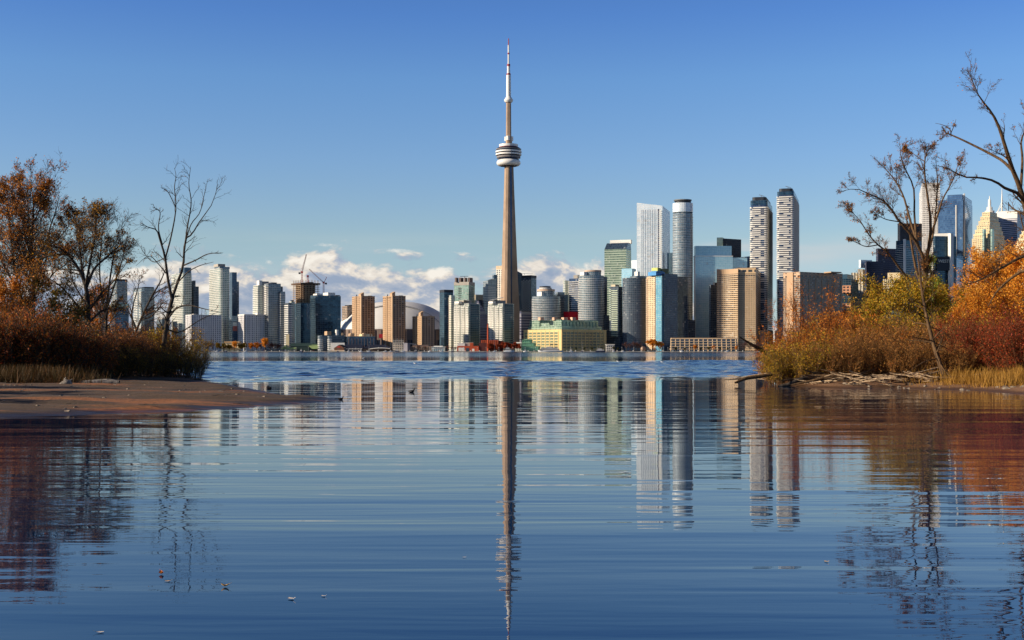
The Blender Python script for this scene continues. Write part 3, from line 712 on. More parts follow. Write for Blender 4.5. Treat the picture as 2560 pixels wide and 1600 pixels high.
def dome():
    Y = 2230; k = Y / F; cx = X(975, Y)
    t = thing('stadium', 'white domed stadium roof behind three tan brick towers', 'stadium', (cx, Y + 90, GROUND))
    shell = mat('white_membrane', (222, 218, 210), .55, var=.05, scale=.02); wall = mat('stadium_wall', (128, 112, 104), .85, var=.12, scale=.05)
    cy = Y + 112; Rx, Ry = 109, 100; zb = Z(822, Y); zt = Z(747.5, Y)
    n = 60
    def ring(s, ex=1): return [(cx + Rx * s * math.cos(2 * math.pi * i / n), cy + Ry * s * math.sin(2 * math.pi * i / n)) for i in range(n)]
    mb = MB(); mb.prism(ring(1.0), GROUND, zb - .2); mb.build('wall', [wall, shell], t)
    def cap(part, s0, s1, zoff, ra, rb, m=shell, steps=22):
        """barrel-dome panel between two fractions of the plan, running left to right"""
        mb = MB(); nu = 40
        def pt(uu, vv):
            x = uu; y = vv; r2 = min(1, x * x + y * y); h = (1 - r2 ** 1.35) ** .82
            return (cx + Rx * x, cy + Ry * y, zb + (zt - zb) * h + zoff * (h ** .5))
        for i in range(nu):
            for j in range(steps):
                q = []
                for a, b in ((i, j), (i + 1, j), (i + 1, j + 1), (i, j + 1)):
                    yy = s0 + (s1 - s0) * b / steps; xm = math.sqrt(max(0, 1 - yy * yy)); xx = (-1 + 2 * a / nu)
                    x0, x1 = max(-xm, ra), min(xm, rb); q.append(pt(x0 + (x1 - x0) * a / nu, yy))
                mb.face(q)
        mb.build(part, m, t, smooth=True)
    cap('roof_panel', -1, -.52, -2.2, -1, 1); cap('roof_panel', -.56, .2, 0.0, -1, 1); cap('roof_panel', .18, 1, -1.4, -1, 1)
    # gutters that read as dark seams
    seam = mat('seam', (120, 122, 130), .6)
    mb = MB(); prev = None
    for yy in (-.54,):
        for i in range(41):
            xm = math.sqrt(1 - yy * yy); x = -xm + 2 * xm * i / 40; r2 = min(1, x * x + yy * yy); h = (1 - r2 ** 1.35) ** .82
            p = Vector((cx + Rx * x, cy + Ry * yy, zb + (zt - zb) * h + .1))
            if prev is not None: mb.bar(prev, p, .55)
            prev = p
    mb.build('seam', seam, t)
    # concourse bays on the wall, red screen
    for i in range(n):
        a = 2 * math.pi * (i + .5) / n
        if math.sin(a) < .15:
            d = Vector((math.cos(a), math.sin(a))); p = Vector((cx + Rx * d.x, cy + Ry * d.y)); q = Vector((-d.y, d.x))
            mb = MB(); mb.prism([tuple(p + d * 1.4 - q * 1.1), tuple(p + d * 1.4 + q * 1.1), tuple(p - d * .5 + q * 1.1), tuple(p - d * .5 - q * 1.1)][::1], GROUND, zb - 1.5); mb.build('buttress', wall, t)
            mb = MB(); mb.prism([tuple(p + d * .8 - q * 4.6), tuple(p + d * .8 + q * 4.6), tuple(p - d * .5 + q * 4.6), tuple(p - d * .5 - q * 4.6)], GROUND + 9, GROUND + 20); mb.build('window', mat('stadium_glass', (44, 54, 74), .2, .4), t)
    mb = MB(); px0, px1 = X(946, Y), X(956, Y); mb.box(px0, px1, Y + 8, Y + 9.5, Z(845, Y), Z(835, Y)); mb.build('sign', mat('stadium_red', (186, 50, 60), .5), t)
dome()
def mid_towers():
    Y = 2120; t = tower('condo_tower', 'dark slab tower with green glass side at right end of the dome', Y, 1115)
    f = Q(Y, 1099, 1110.5, 1133); seg(t, 'glass_facade', 'glassteal', f, Y, 731); seg(t, 'crown', DARK, grow_foot(f, .1), Y, 724, 730.9)
    a, b = lerp2(f[0], f[1], .38), lerp2(f[0], f[1], .6); strip_balconies(t, a, b, GROUND + 5, Z(733, Y), 3.0, .6, 1.2, CONC, 'balcony')
    Y = 2060; t = tower('condo_tower', 'narrow cream balcony tower squeezed between dark slab and white condo', Y, 1131)
    f = Q(Y, 1123, 1128, 1137); seg(t, 'wall', 'condolight', f, Y, 738); floors(t, f, GROUND + 4, Z(741, Y), 2.9, 1.0, .8, mat('cream_balcony', (220, 208, 184), .7))
    Y = 2170; t = tower('condo_tower', 'green glass tower with four dark roof boxes behind the left twin white condo', Y, 1160)
    f = Q(Y, 1135, 1172, 1187, 66); seg(t, 'glass_facade', 'glassgreen', f, Y, 713); seg(t, 'crown', CONC, grow_foot(f, .1), Y, 704.5, 712.9)
    for a, b in ((1137, 1146), (1147, 1159), (1160, 1168), (1169, 1182)): rbox(t, 'machine_room', mat('brown_panel', (112, 96, 90), .7), Y, a, b, 693.5, 704.4, b=66)
    p = Vector((X(1150, Y + 8), Y + 8, Z(690.5, Y))); mb = MB(); mb.bar(p, p + Vector((14, 0, .3)), .45); mb.bar(p + Vector((8, 0, -2.5)), p + Vector((8, 0, 0)), .5); mb.build('window_cleaning_arm', DARK, t)
    a, b = lerp2(f[3], f[0], .3), lerp2(f[3], f[0], .48); strip_balconies(t, a, b, GROUND + 5, Z(715, Y), 3.0, .9, 1.0, DARK)
    Y = 2200; t = tower('office_block', 'small block with cream roof box between green tower and grey glass tower', Y, 1198)
    seg(t, 'wall', 'condodark', Q(Y, 1185, 1192, 1210), Y, 750); seg(t, 'roof_plant', mat('cream_panel', (206, 190, 160), .7), Q(Y + 5, 1187, 1192, 1208), Y, 736, 749.9)
    Y = 2190; t = tower('condo_tower', 'grey glass tower with slanted top left of the white tower by the needle', Y, 1224)
    f = Q(Y, 1208, 1220, 1240, 40); seg(t, 'glass_facade', 'condogrey', f, Y, 700, slope=[0, 3, 3, -2]); floors(t, lerp_f(f, .5), GROUND + 5, Z(712, Y), 2.9, .9, .7, WHITE)
    f = Q(Y + 22, 1231, 1235, 1243); seg(t, 'rear_wing', 'glassdark', f, Y, 685)
    Y = 2260; t = tower('condo_tower', 'white gridded tower with beige top band touching the left edge of the needle', Y, 1251)
    f = Q(Y, 1240, 1262, 1275, 62); seg(t, 'wall', facade('white_square_grid', (226, 220, 204), (62, 68, 80), (110, 116, 120), 4.4, 3.3, .4, .36, .3, .2, seed=31), f, Y, 673)
    seg(t, 'crown', mat('beige_grille', (206, 186, 156), .7, var=.15, scale=.5), grow_foot(f, .1), Y, 664, 672.9)
    # right of the needle
    Y = 2330; t = tower('condo_tower', 'dark glass tower just right of the needle shaft', Y, 1298)
    f = Q(Y, 1282, 1290, 1306); seg(t, 'glass_facade', 'glassdark', f, Y, 679, slope=[2, -3, -3, 2])
    Y = 2280; t = tower('condo_tower', 'checkered balcony tower with dark top right of the needle', Y, 1324)
    f = Q(Y, 1304, 1328, 1341, 60); seg(t, 'glass_facade', 'condodark', f, Y, 694); seg(t, 'crown', DARK, grow_foot(f, .2), Y, 688, 693.9)
    for i in range(6):
        a, b = lerp2(f[3], f[0], .04 + i * .16), lerp2(f[3], f[0], .04 + i * .16 + .08)
        strip_balconies(t, a, b, GROUND + 30 + (1.5 if i % 2 else 0), Z(697, Y), 2.95, 1.6, 1.3, WHITE)
    p = Vector((X(1311, Y + 8), Y + 8, Z(686, Y))); mb = MB(); mb.bar(p, p + Vector((0, 0, 2)), .6); mb.bar(p + Vector((-3, 0, 2)), p + Vector((15, 0, 1.6)), .4); mb.build('window_cleaning_arm', STEEL, t)
    Y = 2080; t = tower('office_block', 'low dark purple-grey block at the foot of the checkered tower', Y, 1320)
    f = Q(Y, 1299, 1303, 1334); seg(t, 'wall', 'dullgrey', f, Y, 779); parapet(t, f, Y, 779, 1, .2, DARK)
    # twin white condos with winged roofs
    for lab, x0, Y in (('twin white balcony condo with winged roof, the one beside the dome', 1135, 2010), ('twin white balcony condo with winged roof, the one at the foot of the needle', 1220, 1940)):
        t = tower('condo_tower', lab, Y, x0 + 37)
        f = Q(Y, x0, x0 + 37, x0 + 65, 44); seg(t, 'wall', 'condolight', f, Y, 758.5)
        zt_ = Z(762, Y)
        for q0, q1, dp in ((.02, .17, 1.2), (.2, .40, 1.4), (.56, .74, 1.9), (.8, .98, 1.2)):
            strip_balconies(t, lerp2(f[3], f[0], q0), lerp2(f[3], f[0], q1), GROUND + 8, zt_, 2.75, dp, 1.05, WHITE)
        for q0 in (.19, .42, .54, .78):
            p = lerp2(f[3], f[0], q0); mb = MB(); mb.box(p[0] - .5, p[0] + .5, p[1] - 1.0, p[1] + .6, GROUND, Z(758, Y)); mb.build('pier', WHITE, t)
        fr = rounded(Q(Y + 1, x0 + 33, x0 + 39, x0 + 65, 44), 5); seg(t, 'glass_bay', 'glassteal', fr, Y, 760); floors(t, fr, GROUND + 4, Z(762, Y), 2.75, .35, .25, CONC, 'floor_band')
        # stepped crown: two white boxes and a dished wing
        seg(t, 'penthouse', WHITE, Q(Y + 6, x0 + 1, x0 + 12, x0 + 20, 44), Y, 753, 758.4); seg(t, 'penthouse', CONC, Q(Y + 10, x0 + 12, x0 + 24, x0 + 44, 44), Y, 750, 758.4)
        mb = MB(); zc = Z(749.6, Y)
        prev = None
        for i in range(9):
            s = i / 8; xx = X(x0 + 4 + 34 * s, Y + 8); dz = (7.5 * (1 - s) ** 2.2 if x0 < 1200 else 4.5 * s ** 1.2); cur = (xx, zc + dz)
            if prev:
                for sg in (0,):
                    a0, a1 = prev, cur; y0, y1 = Y + 4, Y + 16
                    mb.face([(a0[0], y0, a0[1]), (a1[0], y0, a1[1]), (a1[0], y1, a1[1]), (a0[0], y1, a0[1])]); mb.face([(a0[0], y0, a0[1] - .7), (a1[0], y0, a1[1] - .7), (a1[0], y0, a1[1]), (a0[0], y0, a0[1])])
                    mb.face([(a0[0], y1, a0[1] - .7), (a1[0], y1, a1[1] - .7), (a1[0], y0, a1[1] - .7), (a0[0], y0, a0[1] - .7)])
            prev = cur
        mb.build('wing_roof', WHITE, t)
    Y = 2090; t = tower('office_block', 'sloped grey terraced office between the twin white condos', Y, 1208)
    f = Q(Y, 1192, 1197, 1221); seg(t, 'wall', 'dullgrey', f, Y, 780, slope=[18, -8, -8, 18]); floors(t, grow_foot(f, 0), GROUND + 40, Z(786, Y), 4.4, 1.6, .5, mat('mauve_panel', (140, 132, 150), .7), 'floor_band')
def lerp_f(f, t):
    c = ((f[0][0] + f[2][0]) / 2, (f[0][1] + f[2][1]) / 2)
    return [f[0], lerp2(f[0], f[1], .9), lerp2(f[3], f[2], .9), f[3]]
mid_towers()
def east_towers():
    # round condos in front of the centre
    Y = 2045; t = tower('condo_tower', 'shorter round white-banded condo behind the yellow terminal', Y, 1366)
    f = ellipse(Y, 1331, 1402, .8, 40); seg(t, 'glass_facade', 'condogrey', f, Y, 740); floors(t, f, GROUND + 6, Z(742, Y), 2.75, .55, .9, WHITE)
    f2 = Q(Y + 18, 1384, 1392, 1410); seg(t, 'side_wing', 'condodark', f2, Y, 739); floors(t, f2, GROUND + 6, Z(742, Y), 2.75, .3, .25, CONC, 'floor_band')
    f = ellipse(Y + 8, 1344, 1387, .8, 32); seg(t, 'upper_drum', 'condogrey', f, Y, 727); seg(t, 'drum_rim', mat('beige_rim', (196, 170, 148), .7), grow_foot(f, .5), Y, 722, 726.9)
    seg(t, 'penthouse', 'marble', ellipse(Y + 12, 1348, 1380, .8), Y, 718, 721.9); seg(t, 'crown', DARK, ellipse(Y + 14, 1349, 1377, .8), Y, 714, 717.9); seg(t, 'penthouse', WHITE, Q(Y + 6, 1343, 1354, 1360), Y, 729, 739.9)
    Y = 1998; t = tower('condo_tower', 'taller round white-banded condo left of the green gabled tower', Y, 1482)
    f = ellipse(Y, 1448, 1512, .85, 40); seg(t, 'glass_facade', 'condogrey', f, Y, 688); floors(t, f, GROUND + 6, Z(691, Y), 2.75, .55, .9, WHITE)
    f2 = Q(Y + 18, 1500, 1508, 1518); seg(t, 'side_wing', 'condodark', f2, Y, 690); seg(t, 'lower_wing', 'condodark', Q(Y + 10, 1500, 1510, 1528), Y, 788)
    f = ellipse(Y + 8, 1463, 1504, .85, 32); seg(t, 'upper_drum', 'condogrey', f, Y, 678); seg(t, 'drum_rim', mat('beige_rim', (196, 170, 148), .7), grow_foot(f, .4), Y, 674, 677.9); seg(t, 'penthouse', WHITE, Q(Y + 7, 1450, 1460, 1468), Y, 679, 687.9)
    # between and behind
    Y = 2120; t = tower('office_block', 'dark stepped block between the two round condos', Y, 1404)
    seg(t, 'wall', 'condodark', Q(Y, 1386, 1392, 1420), Y, 736); seg(t, 'penthouse', 'condogrey', Q(Y + 8, 1388, 1394, 1412), Y, 729.5, 735.9)
    Y = 2150; t = tower('condo_tower', 'pale banded tower left of the white louvred tower, behind the red block', Y, 1416)
    f = Q(Y, 1408, 1413, 1426, 50); seg(t, 'glass_facade', 'condolight', f, Y, 701); floors(t, f, GROUND + 30, Z(704, Y), 2.95, .6, .7, WHITE)
    Y = 2130; t = tower('condo_tower', 'white tower with dense horizontal louvres and grey roof box', Y, 1436)
    f = Q(Y, 1423, 1446, 1456, 62); seg(t, 'glass_facade', 'bandwhite', f, Y, 696); floors(t, f, GROUND + 20, Z(698, Y), 3.4, 1.0, 1.5, WHITE); seg(t, 'machine_room', CONC, Q(Y + 8, 1434, 1444, 1454, 62), Y, 687, 695.9)
    Y = 2055; t = tower('theatre_block', 'bright red and dark maroon box building above the terminal roof', Y, 1425)
    f = Q(Y, 1409, 1421.5, 1446); seg(t, 'wall', mat('red_panel', (206, 22, 44), .5, var=.05), f, Y, 780); seg(t, 'parapet', mat('red_panel', (206, 22, 44)), grow_foot(f, .15), Y, 779, 779.9)
    # the yellow terminal
    Y = 1895; t = tower('terminal_building', 'long yellow waterfront terminal with big windows and stepped green glass storeys', Y, 1404)
    f = Q(Y, 1309, 1404, 1516, 42); yel = mat('yellow_panel', (220, 194, 134), .75, var=.06, scale=.06); seg(t, 'wall', yel, f, Y, 825)
    mw = [facade('terminal_pane_%d' % i, (150, 140, 96), g1, g2, 1.3, 1.5, .10, .10, .55, .1, tint=.8, seed=40 + i) for i, (g1, g2) in enumerate((((120, 150, 128), (196, 208, 180)), ((60, 74, 78), (110, 124, 116))))]
    z0 = Z(872, Y); z1 = Z(829, Y); rows = 6
    for (a, b, cols) in ((f[3], f[0], 8), (f[0], f[1], 11)):
        d = Vector((b[0] - a[0], b[1] - a[1])); L = d.length; d.normalize(); n_ = Vector((d.y, -d.x)); lead = .9 if cols == 8 else 1.0
        for r in range(rows):
            for c in range(cols):
                w_ = L * (.90 if cols == 8 else .92) / cols; u0 = L * .015 + (c + .12) * w_; u1 = u0 + w_ * (.76 if cols == 8 else .84)
                za = z0 + (z1 - z0) * (r + .16) / rows; zb = z0 + (z1 - z0) * (r + .84) / rows
                p = Vector(a) + d * u0 + n_ * .06; q = Vector(a) + d * u1 + n_ * .06
                mb = MB(); mb.face([(p.x, p.y, za), (q.x, q.y, za), (q.x, q.y, zb), (p.x, p.y, zb)], [(0, 0), (u1 - u0, 0), (u1 - u0, zb - za), (0, zb - za)])
                mb.build('window', mw[1] if (cols != 8 or (r < 2 and c > 5)) else mw[0], t)  # darker panes on the right face: its shade put into the colour
        for c in range(cols + 1):
            p = Vector(a) + d * (L * .015 + c * L * (.90 if cols == 8 else .92) / cols + .0)
            mb = MB(); mb.prism([tuple(p - d * .6 + n_ * .5), tuple(p + d * .6 + n_ * .5), tuple(p + d * .6 - n_ * .2), tuple(p - d * .6 - n_ * .2)][::1], GROUND, z1 + 1); mb.build('pier', yel, t)
    parapet(t, f, Y, 825, 1.0, .3, yel)
    g = grow_foot(f, -5); seg(t, 'terrace_storey', 'teraglass', g, Y, 815, 824); floors(t, g, Z(823, Y) + 1.2, Z(816, Y), 2.9, .4, .5, mat('pale_green_frame', (176, 196, 170), .6), 'floor_band')
    g2 = [lerp2(g[0], g[3], 0), lerp2(g[0], g[1], .95), lerp2(g[3], g[2], .95), g[3]]
    for a, b in ((0.03, .34), (.62, .98)):
        s_ = [lerp2(g[3], g[0], a), lerp2(g[3], g[0], b), lerp2(lerp2(g[3], g[0], b), lerp2(g[2], g[1], b), .9), lerp2(lerp2(g[3], g[0], a), lerp2(g[2], g[1], a), .9)]
        s_ = grow_foot(s_, -.6); seg(t, 'upper_terrace', 'teraglass', s_, Y, 799, 814.9); floors(t, s_, Z(814, Y), Z(800, Y), 2.9, .4, .4, mat('pale_green_frame', (176, 196, 170), .6), 'floor_band')
    s_ = grow_foot([lerp2(g[3], g[0], .34), lerp2(g[3], g[0], .62), lerp2(g[2], g[1], .62), lerp2(g[2], g[1], .34)], -1.5); seg(t, 'upper_terrace', 'teraglass', s_, Y, 806, 814.9)
    s_ = grow_foot([lerp2(g[0], g[1], .0), lerp2(g[0], g[1], .93), lerp2(lerp2(g[0], g[1], .93), lerp2(g[3], g[2], .93), .3), lerp2(g[0], g[3], .3)], -1.0); seg(t, 'upper_terrace', 'teraglass', s_, Y, 800, 814.9)
    for i in range(11):
        p = lerp2(s_[0], s_[1], (i + .3) / 11); q = lerp2(s_[0], s_[1], (i + .75) / 11); d = Vector((q[0] - p[0], q[1] - p[1])).normalized(); n_ = Vector((d.y, -d.x))
        mb = MB(); mb.prism([tuple(Vector(p) + n_ * 1.1), tuple(Vector(q) + n_ * 1.1), q, p], Z(814, Y), Z(803, Y)); mb.build('bay_window', [PAL['teraglass'], ROOF], t)
    for a, b in ((1345, 1360), (1380, 1394), (1403, 1420), (1425, 1440)): rbox(t, 'machine_room', mat('salmon_panel', (206, 168, 140), .7), Y, a, b, 792.5, 800, dy=16)
    # green gabled tower
    Y = 2180; t = tower('office_tower', 'pale green glass tower with sloped roof and white roof screen', Y, 1560)
    f = Q(Y, 1511, 1565, 1578, 70); seg(t, 'glass_facade', facade('pale_green_bands', (166, 176, 158), (80, 100, 92), (134, 152, 128), 2.4, 4.0, .12, .36, .5, .14, tint=.6, seed=50), f, Y, 622)
    c_ = [lerp2(f[0], f[2], .10), lerp2(f[1], f[3], .12), lerp2(f[2], f[0], .12), lerp2(f[3], f[1], .10)]
    z0, z1 = Z(621.9, Y), Z(605, Y); mb = MB(); top = [lerp2(f[0], f[3], .10), lerp2(f[1], f[2], .10), lerp2(f[2], f[1], .22), lerp2(f[3], f[0], .22)]
    mb.prism(f, z0, z1, 0, 0, foot1=[lerp2(f[0], f[1], .45), lerp2(f[1], f[0], .1), lerp2(f[2], f[3], .1), lerp2(f[3], f[2], .45)]); mb.build('sloped_roof', PAL['glassdark'], t)
    seg(t, 'roof_screen', WHITE, Q(Y + 24, 1525, 1577, 1580, 70), Y, 596, 606)
    Y = 2080; t = tower('office_block', 'small blue and white box tower at the foot of the mirror tower', Y, 1590)
    seg(t, 'glass_facade', 'glassblue', Q(Y, 1554, 1580, 1590, 60), Y, 671); seg(t, 'rear_block', 'glasspale', Q(Y + 40, 1578, 1592, 1604, 60), Y, 646)
    Y = 1975; t = tower('condo_tower', 'slim green balcony tower right of the taller round condo', Y, 1545)
    f = Q(Y, 1524, 1546, 1556, 58); seg(t, 'glass_facade', 'condodark', f, Y, 716, 842); strip_balconies(t, lerp2(f[3], f[0], .25), lerp2(f[3], f[0], .95), Z(840, Y), Z(718, Y), 2.9, 1.6, 1.15, mat('pale_green_balcony', (206, 216, 186), .6)); strip_balconies(t, f[3], lerp2(f[3], f[0], .2), Z(800, Y), Z(718, Y), 2.9, 1.2, 1.0, mat('pale_green_balcony', (206, 216, 186), .6))
    seg(t, 'penthouse', mat('cream_panel', (206, 190, 160), .7), Q(Y + 5, 1528, 1538, 1548, 58), Y, 711, 715.9); seg(t, 'podium', 'condodark', grow_foot(Q(Y, 1520, 1550, 1570, 45), 0), Y, 842.1)
    Y = 1965; t = tower('condo_tower', 'curved dark grey condo in shade left of the blue-topped tower', Y, 1590)
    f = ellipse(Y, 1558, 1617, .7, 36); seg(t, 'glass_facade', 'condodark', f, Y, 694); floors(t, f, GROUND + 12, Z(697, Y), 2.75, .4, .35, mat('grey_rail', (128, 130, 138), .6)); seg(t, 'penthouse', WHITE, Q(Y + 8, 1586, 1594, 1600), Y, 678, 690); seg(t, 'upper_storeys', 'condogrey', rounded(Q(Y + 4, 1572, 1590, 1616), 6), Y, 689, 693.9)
    seg(t, 'podium', 'glassdark', Q(Y - 12, 1552, 1562, 1622, 12), Y, 858)
    # white mirror tower
    Y = 2100; t = tower('hotel_tower', 'tall bright white mirror-glass tower with slanted top and dark vertical lines', Y, 1660)
    f = Q(Y, 1592, 1656, 1675, 74); H_ = Z(515, Y); seg(t, 'glass_facade', 'glasspale', f, Y, 514, slope=[0, -2, -2, 6])
    a, b = f[3], f[0]; d = Vector((b[0] - a[0], b[1] - a[1])).normalized(); n_ = Vector((d.y, -d.x))
    for i in range(9):
        p = lerp2(a, b, .20 + i * .068); mb = MB(); pv = Vector(p); mb.prism([tuple(pv - d * .24 + n_ * .2), tuple(pv + d * .24 + n_ * .2), tuple(pv + d * .24), tuple(pv - d * .24)], Z(700, Y), Z(523, Y)); mb.build('fin', mat('dark_fin', (56, 66, 92), .5), t)
    strip_balconies(t, lerp2(a, b, .86), lerp2(a, b, .97), Z(700, Y), Z(520, Y), 3.3, .8, 1.6, WHITE)
    mb = MB(); pv = Vector(lerp2(a, b, .845)); mb.prism([tuple(pv - d * .8 + n_ * .4), tuple(pv + d * .8 + n_ * .4), tuple(pv + d * .8), tuple(pv - d * .8)], Z(700, Y), Z(522, Y)); mb.build('fin', mat('dark_fin', (56, 66, 92)), t)
    seg(t, 'side_wing', 'glassblue', Q(Y + 30, 1668, 1672, 1685, 40), Y, 628)
    # blue topped
    Y = 1945; t = tower('condo_tower', 'peach and turquoise tower with bright blue roof cap', Y, 1640)
    f = Q(Y, 1616, 1638, 1694, 40); sty = facade('peach_front', (230, 194, 154), (70, 76, 78), (130, 136, 120), 3.8, 2.9, .40, .42, .3, .2, seed=52)
    seg(t, 'wall', sty, f, Y, 690); strip_balconies(t, f[3], lerp2(f[3], f[0], .14), GROUND + 8, Z(692, Y), 2.9, 1.2, 1.1, mat('peach_balcony', (230, 200, 164), .7))
    fb = Q(Y - 6, 1638, 1654, 1664, 52); seg(t, 'turquoise_bay', 'bluecond', fb, Y, 690)
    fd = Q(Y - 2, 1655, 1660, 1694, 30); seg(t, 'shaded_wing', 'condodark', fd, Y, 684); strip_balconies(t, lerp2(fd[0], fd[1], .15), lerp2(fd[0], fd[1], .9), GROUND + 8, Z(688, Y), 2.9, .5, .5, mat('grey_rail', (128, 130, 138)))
    fe = Q(Y + 30, 1690, 1694, 1719, 30); seg(t, 'rear_wing', 'glassdark', fe, Y, 688)
    blue = mat('blue_cap', (60, 140, 196), .45, var=.05); seg(t, 'roof_cap', blue, Q(Y - 7, 1620, 1640, 1662, 45), Y, 680, 689); seg(t, 'roof_cap', blue, Q(Y - 9, 1628, 1642, 1658, 45), Y, 678, 679.9)
    seg(t, 'machine_room', mat('lime_panel', (196, 204, 120), .7), Q(Y + 10, 1629, 1644, 1652, 50), Y, 668, 678); seg(t, 'machine_room', mat('olive_panel', (110, 120, 90), .7), Q(Y + 14, 1649, 1656, 1672, 40), Y, 670, 684)
    seg(t, 'podium', 'glassdark', Q(Y - 10, 1656, 1660, 1700, 20), Y, 866)
    # round dark tower with disc
    Y = 2050; t = tower('condo_tower', 'tall round dark glass tower with flat disc on top', Y, 1710)
    f = ellipse(Y, 1685, 1735, .9, 36); seg(t, 'glass_facade', 'condogrey', f, Y, 531); floors(t, f, GROUND + 60, Z(536, Y), 2.95 * 1.35, .55, .8, mat('grey_balcony', (170, 180, 186), .5, .2)); seg(t, 'crown', 'glasspale', grow_foot(f, .3), Y, 506, 529)
    seg(t, 'crown_neck', DARK, ellipse(Y + 4, 1690, 1730, .9), Y, 501, 505.9); seg(t, 'roof_disc', mat('disc_grey', (110, 112, 112), .6), ellipse(Y + 2, 1687, 1732, .9), Y, 497, 499.9)
    for i in range(8):
        a = 2 * math.pi * i / 8; cx_, cy_ = X(1710, Y), Y + 16; mb = MB(); mb.bar((cx_ + 11 * math.cos(a), cy_ + 10 * math.sin(a), Z(506, Y)), (cx_ + 13 * math.cos(a), cy_ + 12 * math.sin(a), Z(500, Y)), .35); mb.build('strut', STEEL, t)
    Y = 2000; t = tower('condo_tower', 'dark stepped shaded tower between blue-topped tower and blue glass slab', Y, 1722)
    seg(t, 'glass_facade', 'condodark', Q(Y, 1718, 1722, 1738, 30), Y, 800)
    # blue slab
    Y = 2060; t = tower('office_tower', 'wide pale blue mirror-glass office slab', Y, 1740)
    g = PAL['glassblue']; f = Q(Y, 1734, 1738, 1832, 3); seg(t, 'glass_facade', g, f, Y, 641)
    seg(t, 'upper_storeys', g, Q(Y + 12, 1735, 1739, 1829, 3), Y, 613, 640.9); seg(t, 'right_wing', g, Q(Y + 10, 1826, 1829, 1868, 3), Y, 643); 
    mb = MB(); a = lerp2(f[0], f[0], 0); mb.box(f[0][0] - 1.2, f[0][0] + .2, f[0][1] - .6, f[0][1] + .4, GROUND, Z(641, Y)); mb.build('corner_frame', WHITE, t)
    mb = MB(); mb.prism(grow_foot(f, .35), Z(641, Y) + .02, Z(641, Y) + 1.2, bottom=True); mb.build('parapet', WHITE, t)
    seg(t, 'roof_plant', WHITE, Q(Y + 20, 1852, 1858, 1862, 20), Y, 640, 643); seg(t, 'stepped_wing', 'deepblue', Q(Y + 24, 1860, 1873, 1895, 25), Y, 638); seg(t, 'lower_wing', 'glassdark', Q(Y + 6, 1870, 1904, 1923, 62), Y, 662)
    Y = 2200; t = tower('office_block', 'black tower with pale green panel behind the blue mirror slab', Y, 1820)
    seg(t, 'wall', 'black', Q(Y, 1794, 1808, 1853), Y, 596); seg(t, 'panel', mat('pale_green_panel', (216, 232, 200), .6), Q(Y - 4, 1792, 1806, 1809, 70), Y, 594, 618)
    # beige condo in front
    Y = 1990; t = tower('condo_tower', 'dark narrow tower wedged between blue mirror slab and beige harbour condo', Y, 1780)
    seg(t, 'wall', 'condodark', Q(Y, 1773, 1777, 1796, 24), Y, 712); seg(t, 'penthouse', DARK, Q(Y + 4, 1783, 1787, 1797, 24), Y, 706, 711.9)
    Y = 1935; t = tower('condo_tower', 'beige gridded harbour condo with concave lit front above the terraces', Y, 1845)
    fl = Q(Y + 14, 1792, 1797, 1847, 14); bst = facade('beige_grid', (200, 170, 132), (50, 52, 58), (104, 102, 98), 3.6, 3.0, .14, .42, .35, .18, seed=60)
    fr = Q(Y - 4, 1836, 1887, 1902, 74)
    a, b = Vector((X(1792, Y + 16), Y + 16)), Vector((X(1845, Y - 2), Y - 2)); arc = [tuple(a.lerp(b, s) + Vector((.0, 9 * math.sin(math.pi * s)))) for s in [i / 10 for i in range(11)]]
    arc = [arc[0]] + arc[1:]; foot = arc + [(X(1845, Y + 26), Y + 38), (X(1794, Y + 36), Y + 36)]
    seg(t, 'curved_wing', bst, foot, Y, 684); seg(t, 'curved_crown', BEIGE, grow_foot(foot, .15), Y, 671.5, 683.9)
    f = Q(Y - 3, 1845, 1889, 1903, 76); seg(t, 'main_wing', bst, f, Y, 684, None); seg(t, 'crown', facade('beige_crown', (222, 188, 144), (58, 60, 66), (90, 90, 88), 9, 7, .35, .5, .3, .2, seed=61), grow_foot(f, .15), Y, 671, 683.9); floors(t, f, GROUND + 3, Z(687, Y), 3.0, .55, .25, mat('beige_band', (204, 176, 140), .75), 'floor_band')
    parapet(t, f, Y, 671, .9, .3, BEIGE); rbox(t, 'machine_room', DARK, Y, 1838, 1858, 668.5, 671.4)
    # twin white banded towers
    for lab, xl, xr, yt, yg, yd, Yq in (('shorter of the twin white-banded balcony towers with dark cap', 1874, 1933, 511.5, 500, 491, 2060), ('taller of the twin white-banded balcony towers with dark cap', 1941, 1999, 487, 478, 469.5, 2030)):
        Y = Yq; t = tower('condo_tower', lab, Y, (xl + xr) / 2)
        f = rounded(Q(Y, xl + 2, xr - 15, xr - 2, 74), 4.5, 6); seg(t, 'glass_facade', 'bandwhite', f, Y, yt)
        st = 3.4; n = int((Z(yt, Y) - GROUND - 20) / st); b0 = None; meshes = []
        for v_ in range(4):
            mb = MB(); z0 = GROUND + 20; g0 = grow_foot(f, 1.3); g = []
            for ia, pa in enumerate(g0):
                pb = g0[(ia + 1) % len(g0)]; nn = max(1, int(math.hypot(pb[0] - pa[0], pb[1] - pa[1]) / 2.6)); g += [lerp2(pa, pb, q_ / nn) for q_ in range(nn)]
            mb.prism(g, z0, z0 + .5, bottom=True)
            # balcony fronts broken by dark recesses
            k = len(g); rr = random.Random(v_ * 7 + int(xl)); on = True; i = 0
            while i < k:
                run = rr.randint(1, 3) if not on else rr.randint(4, 9)
                if on:
                    for j in range(i, min(k, i + run)):
                        p, q = g[j], g[(j + 1) % k]; mb.face([(p[0], p[1], z0 + .5), (q[0], q[1], z0 + .5), (q[0], q[1], z0 + 1.9), (p[0], p[1], z0 + 1.9)])
                i += run; on = not on
            # long straight sides
            meshes.append(mb)
